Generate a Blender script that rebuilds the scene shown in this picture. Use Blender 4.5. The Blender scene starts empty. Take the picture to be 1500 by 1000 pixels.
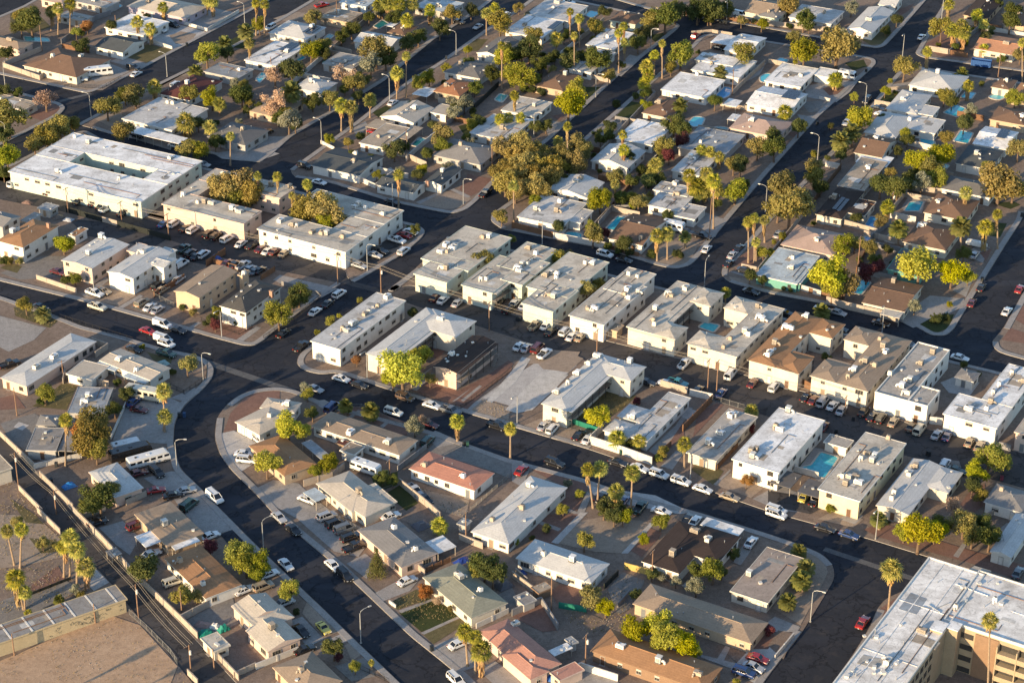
SUN_EL, SUN_HEAD, SUN_E, SUN_C, SKY_E, EXPO, HAZE = 12.5, 45, 5, (1.0, .74, .44), .15, .97, 0
import bpy, bmesh, math, random
from math import sin, cos, tan, radians, degrees, pi, atan2, hypot, sqrt
from mathutils import Vector, Matrix, noise
random.seed(7)
S = bpy.context.scene
COL = S.collection
# ------------------------------------------------------------------ camera (survey of the photograph)
F, PITCH, ROLL, H = 3165.7, radians(29.056), radians(.317), 270.0
fw = Vector((0, cos(PITCH), -sin(PITCH))); rt0 = Vector((1, 0, 0)); up0 = rt0.cross(fw)
rt = rt0*cos(ROLL) + up0*sin(ROLL); up = up0*cos(ROLL) - rt0*sin(ROLL)
cd = bpy.data.cameras.new('camera'); cam = bpy.data.objects.new('camera', cd); COL.objects.link(cam)
cd.sensor_width = 36; cd.lens = 36*F/1500; cd.clip_start = 1; cd.clip_end = 20000
M = Matrix((rt, up, -fw)).transposed().to_4x4(); M.translation = (0, 0, H); cam.matrix_world = M
S.camera = cam
def G(x, y, z=0.0):
    """ground survey: where the sight line of photo point (x, y) meets the level z"""
    d = fw*F + rt*(x-750) + up*(500-y)
    t = (z-H)/d.z
    return Vector((d.x*t, d.y*t, z))
def PX(p):
    q = Vector((p[0], p[1], p[2]-H)); w = q.dot(fw)
    return 750+F*q.dot(rt)/w, 500-F*q.dot(up)/w
def MPP(p):                       # pixels per metre at p
    q = Vector((p[0], p[1], p[2]-H)); return F/q.dot(fw)
OX = OY = 0
def T(r, c):
    global OX, OY
    OX, OY = (c-1)*375, (r-1)*250
def Q(x, y): return OX+x/4, OY+y/4
def GT(x, y, z=0.0): return G(OX+x/4, OY+y/4, z)
BASE = .12
# ------------------------------------------------------------------ materials
MATS = {}
def nd(nt, t, **kw):
    n = nt.nodes.new(t)
    for k, v in kw.items():
        if k in n.inputs: n.inputs[k].default_value = v
        else: setattr(n, k, v)
    return n
def c4(c): return (c[0], c[1], c[2], 1)
def ramp(nt, fac, p0, c0, p1, c1):
    r = nt.nodes.new('ShaderNodeValToRGB'); e = r.color_ramp.elements
    e[0].position, e[0].color, e[1].position, e[1].color = p0, c4(c0), p1, c4(c1)
    nt.links.new(fac, r.inputs[0]); return r.outputs[0]
def mix(nt, fac, a, b, mode='MIX'):
    m = nt.nodes.new('ShaderNodeMix'); m.data_type = 'RGBA'; m.blend_type = mode
    for s, v in ((m.inputs[0], fac), (m.inputs[6], a), (m.inputs[7], b)):
        if isinstance(v, (int, float)): s.default_value = v
        elif isinstance(v, tuple): s.default_value = c4(v)
        else: nt.links.new(v, s)
    return m.outputs[2]
def newmat(name, rough=.8, spec=.3):
    m = bpy.data.materials.new(name); m.use_nodes = True; nt = m.node_tree
    b = nt.nodes['Principled BSDF']; b.inputs['Roughness'].default_value = rough
    b.inputs['Specular IOR Level'].default_value = spec
    return m, nt, b
def noise_tex(nt, scale, detail=4, rough=.6, sx=1, sy=1, sz=1, rot=0, gen='Position'):
    g = nt.nodes.new('ShaderNodeNewGeometry')
    mp = nd(nt, 'ShaderNodeMapping'); mp.inputs['Scale'].default_value = (sx, sy, sz); mp.inputs['Rotation'].default_value = (0, 0, rot)
    nt.links.new(g.outputs['Position'], mp.inputs[0])
    n = nd(nt, 'ShaderNodeTexNoise', Scale=scale, Detail=detail, Roughness=rough)
    nt.links.new(mp.outputs[0], n.inputs['Vector']); return n.outputs['Fac']
def bump(nt, b, fac, strength=.3, dist=.1):
    u = nd(nt, 'ShaderNodeBump', Strength=strength, Distance=dist)
    nt.links.new(fac, u.inputs['Height']); nt.links.new(u.outputs[0], b.inputs['Normal'])
def lerp(a, b, t): return tuple(a[i]+(b[i]-a[i])*t for i in range(3))
def mul(c, k): return tuple(min(1, x*k) for x in c)
def surf(name, col, rough=.85, scale=.6, var=.25, dirt=None, dscale=.12, damt=.5, fine=3.0, spec=.25, bmp=0.0, ang=0):
    """painted / mineral surface: fine grain, broad tone change, patchy dirt with its own shape"""
    if name in MATS: return MATS[name]
    m, nt, b = newmat(name, rough, spec)
    n1 = noise_tex(nt, scale, 5, .65); n2 = noise_tex(nt, fine, 3, .6)
    c = ramp(nt, n1, .3, mul(col, 1-var), .7, mul(col, 1+var*.6))
    c = mix(nt, .35, c, ramp(nt, n2, .3, mul(col, .7), .72, mul(col, 1.15)))
    if dirt:
        n3 = noise_tex(nt, dscale, 6, .7, sx=1, sy=1)
        f = ramp(nt, n3, .48, (0, 0, 0), .72, (damt,)*3)
        c = mix(nt, f, c, dirt)
    nt.links.new(c, b.inputs['Base Color'])
    if bmp: bump(nt, b, n2, bmp, .08)
    MATS[name] = m; return m
def shingle(name, col, head=28):
    if name in MATS: return MATS[name]
    m, nt, b = newmat(name, .9, .2)
    n1 = noise_tex(nt, .35, 5, .7); n2 = noise_tex(nt, 2.6, 4, .7)
    c = ramp(nt, n1, .3, mul(col, .78), .72, mul(col, 1.18))
    c = mix(nt, .45, c, ramp(nt, n2, .35, mul(col, .62), .7, mul(col, 1.22)))
    g = nt.nodes.new('ShaderNodeNewGeometry'); sx = nt.nodes.new('ShaderNodeSeparateXYZ'); nt.links.new(g.outputs['Position'], sx.inputs[0])
    w = nd(nt, 'ShaderNodeMath', operation='MULTIPLY'); w.inputs[1].default_value = 44; nt.links.new(sx.outputs[2], w.inputs[0])
    s = nd(nt, 'ShaderNodeMath', operation='SINE'); nt.links.new(w.outputs[0], s.inputs[0])
    c = mix(nt, ramp(nt, s.outputs[0], .55, (0, 0, 0), .95, (.22,)*3), c, mul(col, .55))
    nt.links.new(c, b.inputs['Base Color']); bump(nt, b, n2, .4, .06)
    MATS[name] = m; return m
def flatroof(name, col):
    """coated flat roof: worn patches, ponding stains, seams"""
    if name in MATS: return MATS[name]
    m, nt, b = newmat(name, .9, .2)
    n1 = noise_tex(nt, .16, 6, .72); n2 = noise_tex(nt, 1.3, 5, .75); n3 = noise_tex(nt, .45, 4, .6, sx=.35, sy=1.6, rot=radians(62))
    dirt = lerp(mul(col, .6), (.22, .18, .14), .4)
    c = ramp(nt, n3, .3, mul(col, .84), .7, mul(col, 1.08))
    c = mix(nt, ramp(nt, n1, .44, (0, 0, 0), .68, (.8,)*3), c, dirt)
    c = mix(nt, ramp(nt, n2, .54, (0, 0, 0), .68, (.6,)*3), c, mul(dirt, .8))
    n6 = noise_tex(nt, .28, 3, .5); pg = nd(nt, 'ShaderNodeMath', operation='PINGPONG'); pg.inputs[1].default_value = .09; nt.links.new(n6, pg.inputs[0])
    c = mix(nt, ramp(nt, pg.outputs[0], .0, (.5,)*3, .014, (0, 0, 0)), c, mul(dirt, .75))
    g = nt.nodes.new('ShaderNodeNewGeometry')
    mp = nd(nt, 'ShaderNodeMapping'); mp.inputs['Rotation'].default_value = (0, 0, radians(29)); nt.links.new(g.outputs['Position'], mp.inputs[0])
    sx = nt.nodes.new('ShaderNodeSeparateXYZ'); nt.links.new(mp.outputs[0], sx.inputs[0])
    fr = nd(nt, 'ShaderNodeMath', operation='PINGPONG'); fr.inputs[1].default_value = 1.1; nt.links.new(sx.outputs[0], fr.inputs[0])
    c = mix(nt, ramp(nt, fr.outputs[0], .0, (.3,)*3, .05, (0, 0, 0)), c, dirt)
    nt.links.new(c, b.inputs['Base Color']); bump(nt, b, n2, .2, .05)
    MATS[name] = m; return m
def plain(name, col, rough=.5, metal=0.0, spec=.4):
    if name in MATS: return MATS[name]
    m, nt, b = newmat(name, rough, spec)
    n = noise_tex(nt, 2.0, 3); c = ramp(nt, n, .3, mul(col, .85), .7, mul(col, 1.08))
    nt.links.new(c, b.inputs['Base Color']); b.inputs['Metallic'].default_value = metal
    MATS[name] = m; return m
def paint(name, col, rough=.25):
    if name in MATS: return MATS[name]
    m, nt, b = newmat(name, rough, .5)
    n = noise_tex(nt, 1.2, 3); nt.links.new(ramp(nt, n, .3, mul(col, .86), .7, col), b.inputs['Base Color'])
    b.inputs['Coat Weight'].default_value = .6; b.inputs['Coat Roughness'].default_value = .08
    MATS[name] = m; return m
def foliage(name, col, col2, trans=.35):
    if name in MATS: return MATS[name]
    m, nt, b = newmat(name, .7, .25)
    oi = nt.nodes.new('ShaderNodeObjectInfo'); g = nt.nodes.new('ShaderNodeNewGeometry')
    c = mix(nt, g.outputs['Random Per Island'], col, col2)
    hs = nt.nodes.new('ShaderNodeHueSaturation'); nt.links.new(c, hs.inputs['Color'])
    for sock, lo, hi in (('Hue', .485, .512), ('Value', .9, 1.5), ('Saturation', .95, 1.15)):
        mr = nd(nt, 'ShaderNodeMapRange'); mr.inputs[3].default_value = lo; mr.inputs[4].default_value = hi
        mm = nd(nt, 'ShaderNodeMath', operation='MULTIPLY'); mm.inputs[1].default_value = {'Hue': 1, 'Value': 7.31, 'Saturation': 13.7}[sock]
        fr = nd(nt, 'ShaderNodeMath', operation='FRACT')
        nt.links.new(oi.outputs['Random'], mm.inputs[0]); nt.links.new(mm.outputs[0], fr.inputs[0]); nt.links.new(fr.outputs[0], mr.inputs[0]); nt.links.new(mr.outputs[0], hs.inputs[sock])
    nt.links.new(hs.outputs[0], b.inputs['Base Color'])
    tr = nt.nodes.new('ShaderNodeBsdfTranslucent'); nt.links.new(hs.outputs[0], tr.inputs[0])
    ms = nt.nodes.new('ShaderNodeMixShader'); ms.inputs[0].default_value = trans
    nt.links.new(b.outputs[0], ms.inputs[1]); nt.links.new(tr.outputs[0], ms.inputs[2])
    nt.links.new(ms.outputs[0], nt.nodes['Material Output'].inputs[0])
    MATS[name] = m; return m
def asphalt(name, col, var=.3, patch=.5):
    m, nt, b = newmat(name, .92, .15)
    n1 = noise_tex(nt, .05, 5, .6); n2 = noise_tex(nt, 1.5, 5, .75); n3 = noise_tex(nt, .25, 5, .7)
    c = ramp(nt, n1, .3, mul(col, 1-var), .7, mul(col, 1+var))
    c = mix(nt, .4, c, ramp(nt, n2, .3, mul(col, .7), .75, mul(col, 1.35)))
    c = mix(nt, ramp(nt, n3, .52, (0, 0, 0), .7, (patch,)*3), c, mul(lerp(col, (.12, .1, .085), .4), 1.0))
    n4 = noise_tex(nt, .11, 4, .6, sx=.25, sy=1.4, rot=radians(31)); c = mix(nt, ramp(nt, n4, .5, (0, 0, 0), .66, (.4,)*3), c, mul(col, 1.9))
    n5 = noise_tex(nt, .3, 3, .6); c = mix(nt, ramp(nt, n5, .62, (0, 0, 0), .7, (.6,)*3), c, mul(col, .5))
    v = nd(nt, 'ShaderNodeTexVoronoi', feature='DISTANCE_TO_EDGE', Scale=.16)
    g = nt.nodes.new('ShaderNodeNewGeometry'); mp = nd(nt, 'ShaderNodeMapping')
    nw = nd(nt, 'ShaderNodeTexNoise', Scale=.6); nt.links.new(g.outputs['Position'], nw.inputs['Vector'])
    ad = nd(nt, 'ShaderNodeVectorMath', operation='MULTIPLY_ADD'); ad.inputs[1].default_value = (4, 4, 0)
    nt.links.new(nw.outputs['Color'], ad.inputs[0]); nt.links.new(g.outputs['Position'], ad.inputs[2]); nt.links.new(ad.outputs[0], v.inputs['Vector'])
    c = mix(nt, ramp(nt, v.outputs[0], .0, (.75,)*3, .03, (0, 0, 0)), c, mul(col, .35))
    nt.links.new(c, b.inputs['Base Color']); bump(nt, b, n2, .3, .03)
    MATS[name] = m; return m
def ground_mat(name, c1, c2, c3, s1=.06, s2=.5):
    m, nt, b = newmat(name, .95, .1)
    n1 = noise_tex(nt, s1, 6, .65); n2 = noise_tex(nt, s2, 6, .75); n3 = noise_tex(nt, 4.0, 3, .7)
    c = ramp(nt, n1, .36, c1, .64, c2)
    c = mix(nt, ramp(nt, n2, .45, (0, 0, 0), .7, (.75,)*3), c, c3)
    n4 = noise_tex(nt, .9, 6, .8)
    c = mix(nt, ramp(nt, n4, .5, (0, 0, 0), .66, (.7,)*3), c, mul(c3, .75))
    c = mix(nt, ramp(nt, n4, .3, (.6,)*3, .42, (0, 0, 0)), c, mul(c2, 1.25))
    c = mix(nt, .4, c, ramp(nt, n3, .3, mul(c1, .45), .75, mul(c2, 1.4)))
    nt.links.new(c, b.inputs['Base Color']); bump(nt, b, n3, .5, .06)
    MATS[name] = m; return m
# ------------------------------------------------------------------ mesh builder
class MB:
    def __init__(s): s.v, s.f, s.m = [], [], []
    def add(s, vs, fs, mi=0):
        o = len(s.v); s.v += [tuple(p) for p in vs]
        for f in fs: s.f.append([i+o for i in f]); s.m.append(mi)
    def box(s, c, sz, mi=0, rz=0, taper=1.0):
        x, y, z = sz[0]/2, sz[1]/2, sz[2]/2; cr, sr = cos(rz), sin(rz); vs = []
        for dz, t in ((-z, 1), (z, taper)):
            for dx, dy in ((-x, -y), (x, -y), (x, y), (-x, y)):
                a, b = dx*t, dy*t; vs.append((c[0]+a*cr-b*sr, c[1]+a*sr+b*cr, c[2]+dz))
        s.add(vs, [(3, 2, 1, 0), (4, 5, 6, 7), (0, 1, 5, 4), (1, 2, 6, 5), (2, 3, 7, 6), (3, 0, 4, 7)], mi)
    def prism(s, poly, z0, z1, mi=0, mtop=None):
        """poly counter-clockwise"""
        if sum(poly[i][0]*poly[(i+1) % len(poly)][1]-poly[(i+1) % len(poly)][0]*poly[i][1] for i in range(len(poly))) < 0: poly = poly[::-1]
        n = len(poly); vs = [(p[0], p[1], z0) for p in poly]+[(p[0], p[1], z1) for p in poly]
        s.add(vs, [(i, (i+1) % n, (i+1) % n+n, i+n) for i in range(n)], mi)
        s.add(vs, [tuple(range(n, 2*n)), tuple(range(n-1, -1, -1))], mi if mtop is None else mtop)
    def tube(s, pts, rad, seg=6, mi=0, cap=True):
        rings = []
        for i, p in enumerate(pts):
            p = Vector(p); a = Vector(pts[max(0, i-1)]); b = Vector(pts[min(len(pts)-1, i+1)])
            d = (b-a).normalized(); r = rad[i] if isinstance(rad, (list, tuple)) else rad
            u = d.cross(Vector((0, 0, 1)) if abs(d.z) < .9 else Vector((1, 0, 0))).normalized(); w = d.cross(u)
            rings.append([p+u*(r*cos(2*pi*k/seg))+w*(r*sin(2*pi*k/seg)) for k in range(seg)])
        vs = [q for r in rings for q in r]; fs = []
        for i in range(len(rings)-1):
            for k in range(seg):
                a, b = i*seg+k, i*seg+(k+1) % seg; fs.append((a, a+seg, b+seg, b))
        if cap: fs += [tuple(range(seg)), tuple(range(len(vs)-1, len(vs)-seg-1, -1))]
        s.add(vs, fs, mi)
    def mesh(s, name, mats, smooth=False):
        me = bpy.data.meshes.new(name); me.from_pydata(s.v, [], s.f)
        for m in (mats if isinstance(mats, (list, tuple)) else [mats]): me.materials.append(m)
        me.polygons.foreach_set('material_index', s.m)
        if smooth: me.polygons.foreach_set('use_smooth', [True]*len(me.polygons))
        me.update(); return me
def link(name, data, parent=None, loc=(0, 0, 0), rz=0, scale=None):
    o = bpy.data.objects.new(name, data); COL.objects.link(o); o.location = loc; o.rotation_euler = (0, 0, rz)
    if scale is not None: o.scale = scale if isinstance(scale, (tuple, list)) else (scale,)*3
    if parent: o.parent = parent
    return o
THINGS = []        # (object, description, category, group, anchor) labelled at the end
def thing(name, loc, desc=None, cat=None, group=None, rz=0, label=None, noun=None):
    o = link(name, None, None, loc, rz); o.empty_display_size = .5
    reg(o, desc, cat, group, label, noun); return o
def reg(o, desc, cat, group=None, label=None, noun=None, pos=None):
    o['category'] = cat or o.name.split('.')[0].replace('_', ' ')
    if group: o['group'] = group
    if label: o['label'] = label
    THINGS.append((o, desc, label, Vector(pos) if pos is not None else o.location.copy(), noun))
def structure(name, me):
    o = link(name, me); o['kind'] = 'structure'; return o
# ------------------------------------------------------------------ buildings
M_GLASS = plain('window_glass', (.05, .048, .045), .18, 0, .6)
M_WFR = plain('window_frame', (.4, .36, .3), .6)
M_WFRD = plain('dark_window_frame', (.1, .08, .07), .6)
M_DOORS = [plain('door_brown', (.14, .075, .045), .6), plain('door_white', (.6, .58, .54), .6), plain('door_tan', (.26, .19, .13), .6), plain('door_grey', (.16, .17, .18), .6)]
M_AC = plain('cooler_metal', (.62, .6, .55), .55, 0, .4); M_ACD = plain('cooler_grille', (.12, .115, .11), .7); M_ACT = plain('cooler_tan', (.38, .32, .25), .7); M_RUST = plain('rusty_metal', (.2, .1, .05), .8)
M_METAL = plain('galvanised_metal', (.4, .41, .42), .45, .5); M_DARKMETAL = plain('dark_metal', (.03, .03, .032), .6)
M_SOLAR = None
def win_mesh(w, h, fm, bars=1, shade=None):
    b = MB(); t = .07
    b.box((0, -.02, 0), (w, .05, h), 1)
    for s in (-1, 1):
        b.box((s*(w/2+t/2), -.035, 0), (t, .09, h+2*t), 0); b.box((0, -.035, s*(h/2+t/2)), (w, .09, t), 0)
    for k in range(bars): b.box(((k+1)*w/(bars+1)-w/2, -.05, 0), (.05, .03, h), 0)
    b.box((0, -.08, -h/2-t-.03), (w+.3, .18, .06), 0)
    if shade: b.box((0, -.047, h/2-h*.2), (w*.98, .006, h*.4), 2)
    return b.mesh('window', [fm, M_GLASS, plain('window_blind', (.45, .42, .36), .8)])
WINS = [win_mesh(1.3, 1.1, M_WFR, 1), win_mesh(1.8, 1.1, M_WFR, 1, 1), win_mesh(.9, .8, M_WFRD, 0), win_mesh(1.5, 1.15, M_WFRD, 1), win_mesh(1.2, 1.2, M_WFR, 1, 1), win_mesh(2.2, 1.25, M_WFR, 2)]
def door_mesh(m):
    b = MB(); b.box((0, -.03, 1.02), (.92, .06, 2.04), 0)
    for s in (-1, 1): b.box((s*.52, -.045, 1.05), (.1, .1, 2.1), 1)
    b.box((0, -.045, 2.11), (1.14, .1, .1), 1); b.box((0, -.25, .03), (1.3, .5, .06), 2); b.box((.36, -.075, 1.0), (.06, .04, .06), 3)
    return b.mesh('door', [m, M_WFR, plain('step_concrete', (.3, .28, .26), .9), M_DARKMETAL])
DOORS = [door_mesh(m) for m in M_DOORS]
def gar_mesh():
    b = MB(); b.box((0, -.02, 1.05), (4.4, .05, 2.1), 0)
    for k in range(4): b.box((0, -.05, .52*k+.27), (4.3, .02, .42), 0)
    for s in (-1, 1): b.box((s*2.26, -.035, 1.1), (.12, .09, 2.2), 1)
    b.box((0, -.035, 2.16), (4.64, .09, .12), 1)
    return b.mesh('garage_door', [plain('garage_panel', (.42, .38, .33), .6), M_WFR])
GARAGE = gar_mesh()
def ac_meshes():
    out = []
    b = MB(); b.box((0, 0, .08), (1.2, 1.2, .16), 1); b.box((0, 0, .68), (1.0, 1.0, 1.0), 0); b.box((0, 0, 1.22), (1.08, 1.08, .1), 0)
    for s in (-1, 1):
        for k in range(5): b.box((s*.505, 0, .35+.15*k), (.03, .8, .07), 1); b.box((0, s*.505, .35+.15*k), (.8, .03, .07), 1)
    b.tube([(.5, 0, .5), (.95, 0, .5), (1.15, 0, .3), (1.15, 0, 0)], .24, 8, 0); out.append(b)
    b = MB(); b.box((0, 0, .45), (1.7, 1.0, .75), 0); b.box((0, 0, .06), (1.5, .8, .12), 1); b.tube([(-.4, 0, .8), (-.4, 0, .95)], .36, 10, 0); b.tube([(-.4, 0, .951), (-.4, 0, .97)], .3, 10, 1)
    for k in range(5): b.box((0, -.505, .25+.11*k), (1.4, .02, .05), 1); b.box((.855, 0, .25+.11*k), (.02, .8, .05), 1)
    b.tube([(.6, .45, .45), (.6, .9, .45), (.6, 1.1, .25), (.6, 1.1, 0)], .2, 8, 0); out.append(b)
    b = MB(); b.box((0, 0, .5), (.9, .9, .9), 0, taper=.9); b.tube([(0, 0, .94), (0, 0, 1.06)], .34, 10, 0); b.tube([(0, 0, 1.06), (0, 0, 1.07)], .29, 10, 1); b.box((0, 0, .05), (.8, .8, .1), 1)
    b.tube([(0, .44, .4), (0, .85, .4), (0, 1.0, 0)], .16, 8, 0); out.append(b)
    r = []
    for k, b in enumerate(out):
        for mm in (M_AC, M_ACT, plain('cooler_white', (.78, .77, .74), .5)): r.append(b.mesh('ac_unit', [mm, M_ACD]))
    return r
ACS = ac_meshes()
def vent_mesh():
    b = MB(); b.tube([(0, 0, 0), (0, 0, .5)], .07, 6); b.tube([(0, 0, .5), (0, 0, .58)], [.15, .05], 6); return b.mesh('vent_pipe', M_METAL)
VENT = vent_mesh()
def vent2_mesh():
    b = MB(); b.box((0, 0, .12), (.5, .5, .24), 0); b.box((0, 0, .27), (.6, .6, .06), 0); return b.mesh('roof_vent', M_AC)
VENT2 = vent2_mesh()
def chim_mesh():
    b = MB(); b.box((0, 0, .3), (.9, .7, 2.0), 0); b.box((0, 0, 1.35), (1.05, .85, .12), 0); b.box((0, 0, 1.45), (.4, .4, .12), 1); return b.mesh('chimney', [surf('chimney_brick', (.36, .22, .16), bmp=.3), M_ACD])
CHIM = chim_mesh()
BUILD = []
def solve_head(P0, P1, head):
    d = P1-P0; a = degrees(atan2(d.x, d.y))
    if head is not None:
        k = round((a-head)/90); a = head+90*k
    return radians(a)
def wing_rect(p0, p1, p2, h, head):
    P0, P1, P2 = G(*p0, h), G(*p1, h), G(*p2, h)
    a = solve_head(P0, P1, head); e = Vector((sin(a), cos(a), 0)); n = Vector((-e.y, e.x, 0))
    if (P2-P0).dot(n) < 0: e, n = -e, -n
    u = sorted((P0.dot(e), P1.dot(e))); v0 = (P0.dot(n)+P1.dot(n))/2; v1 = P2.dot(n)
    return e, n, u[0], u[1], v0, v1
def roof_z(w, x, y):
    e, n, u0, u1, v0, v1, h, ty, rh = w; u = x*e.x+y*e.y; v = x*n.x+y*n.y
    if not (u0 <= u <= u1 and v0 <= v <= v1): return None
    if ty in ('flat', 'par', 'port'): return h
    du, dv = min(u-u0, u1-u), min(v-v0, v1-v)
    W, D = u1-u0, v1-v0
    if ty == 'gx': return h+rh*dv/(D/2)
    if ty == 'gy': return h+rh*du/(W/2)
    return h+rh*min(du, dv)/(min(W, D)/2)
def building(ref, more, wall, roof, wings, head=28, ac=None, solar=(), nac=None, pitch=.26, cat='house', group=None, balcony=None, garage=False, windows=True, wdens=1.0, name=None, extra=None, chimney=None, trim=None):
    """wings: (p0, p1, p2, eave height, roof type[, fractions of that rectangle]); points are roof corners in the survey picture"""
    W = []; k = 0
    for w in wings:
        p0, p1, p2 = Q(*w[0]), Q(*w[1]), Q(*w[2]); h = w[3]; ty = w[4]
        r = wing_rect(p0, p1, p2, h+BASE, head)
        fr = w[5] if len(w) > 5 else [(0, 1, 0, 1)]
        for f in fr:
            e, n, u0, u1, v0, v1 = r; du, dv = u1-u0, v1-v0
            rc = [u0+du*f[0], u0+du*f[1], v0+dv*f[2], v0+dv*f[3]]
            ins = [.38 if f[0] == 0 else 0, .38 if f[1] == 1 else 0, .38 if f[2] == 0 else 0, .38 if f[3] == 1 else 0]
            t = f[4] if len(f) > 4 else ty
            hh = h+BASE+.031*k; k += 1
            rh = pitch*min(rc[1]-rc[0], rc[3]-rc[2])/2 if t == 'hip' else pitch*(rc[3]-rc[2])/2 if t == 'gx' else pitch*(rc[1]-rc[0])/2
            W.append((e, n, *rc, hh, t, rh, ins))
    e, n, u0, u1, v0, v1 = W[0][:6]
    org = e*((u0+u1)/2)+n*((v0+v1)/2); org.z = BASE
    nm = name or ('apartment_building' if W[0][6] > 4 else 'house')
    if cat == 'house' and W[0][6] > 4: cat = 'apartment building'
    root = thing(nm, org, None, cat, group, label=(ref+' '+more).strip(), noun=ref)
    wb, rb = MB(), MB(); zo = BASE
    def loc(e, n, u, v, z): p = e*u+n*v-org; return (p.x, p.y, z-zo)
    nport = 0
    for (e, n, u0, u1, v0, v1, h, t, rh, ins) in W:
        c = lambda u, v, z: loc(e, n, u, v, z)
        if t == 'port':
            pb = MB(); pb.prism([c(u0, v0, 0)[:2], c(u1, v0, 0)[:2], c(u1, v1, 0)[:2], c(u0, v1, 0)[:2]], h-.16-zo, h-zo, 0, 0)
            nu = max(2, int((u1-u0)/3.2)+1)
            for i in range(nu):
                uu = u0+.2+(u1-u0-.4)*i/(nu-1)
                for vv in (v0+.2, v1-.2): q = c(uu, vv, 0); pb.box((q[0], q[1], (h-.16-zo)/2), (.12, .12, h-.16-zo), 1)
            link('carport' if h < 3.2 else 'canopy', pb.mesh('carport', [roof if extra is None else extra, M_WFR]), root); continue
        a0, a1, b0, b1 = u0+ins[0], u1-ins[1], v0+ins[2], v1-ins[3]
        ztop = h-.14 if t != 'par' else h-.06
        wb.prism([c(a0, b0, 0)[:2], c(a1, b0, 0)[:2], c(a1, b1, 0)[:2], c(a0, b1, 0)[:2]], -.3, ztop-zo, 0)
        P = [c(u0, v0, h), c(u1, v0, h), c(u1, v1, h), c(u0, v1, h)]
        if t in ('flat', 'par'):
            if t == 'par':
                q = [c(a0-.03, b0-.03, 0), c(a1+.03, b0-.03, 0), c(a1+.03, b1+.03, 0), c(a0-.03, b1+.03, 0)]
                rb.prism([x[:2] for x in q], h-.35-zo, h-zo, 1, 0)
                th = .22
                for (x0, x1, y0, y1) in ((a0-.05, a1+.05, b0-.05, b0+th), (a0-.05, a1+.05, b1-th, b1+.05), (a0-.05, a0+th, b0+th+.002, b1-th-.002), (a1-th, a1+.05, b0+th+.002, b1-th-.002)):
                    rb.prism([c(x0, y0, 0)[:2], c(x1, y0, 0)[:2], c(x1, y1, 0)[:2], c(x0, y1, 0)[:2]], h-zo-.1, h-zo+.28, 1)
            else:
                rb.prism([x[:2] for x in P], h-.26-zo, h-zo, 1, 0)
                th = .16
                for (x0, x1, y0, y1) in ((u0+.01, u1-.01, v0+.01, v0+th), (u0+.01, u1-.01, v1-th, v1-.01), (u0+.01, u0+th, v0+th, v1-th), (u1-th, u1-.01, v0+th, v1-th)):
                    rb.prism([c(x0, y0, 0)[:2], c(x1, y0, 0)[:2], c(x1, y1, 0)[:2], c(x0, y1, 0)[:2]], h-zo-.05, h-zo+.06, 1)
        else:
            rb.prism([x[:2] for x in P], h-.18-zo, h-.002-zo, 1, 1)
            D, Wd = v1-v0, u1-u0
            if t == 'gx': R = [c(u0, (v0+v1)/2, h+rh), c(u1, (v0+v1)/2, h+rh)]
            elif t == 'gy': R = [c((u0+u1)/2, v0, h+rh), c((u0+u1)/2, v1, h+rh)]
            elif Wd >= D: R = [c(u0+D/2, (v0+v1)/2, h+rh), c(u1-D/2-.01, (v0+v1)/2, h+rh)]
            else: R = [c((u0+u1)/2, v0+Wd/2, h+rh), c((u0+u1)/2, v1-Wd/2-.01, h+rh)]
            P = [(p[0], p[1], p[2]-.0) for p in P]
            if t == 'gx' or (t == 'hip' and Wd >= D):
                em = 2 if t == 'gx' else 0
                rb.add(P+R, [(0, 1, 5, 4), (2, 3, 4, 5)], 0); rb.add(P+R, [(1, 2, 5), (3, 0, 4)], em)
            else:
                em = 2 if t == 'gy' else 0
                rb.add(P+R, [(1, 2, 5, 4), (3, 0, 4, 5)], 0); rb.add(P+R, [(0, 1, 4), (2, 3, 5)], em)
            rb.tube([R[0], R[1]], .09, 4, 0)
    link('wall', wb.mesh('wall', [wall]), root)
    fas = trim or lightmat(roof, wall)
    ro = link('roof', rb.mesh('roof', [roof, fas, wall]), root)
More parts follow.
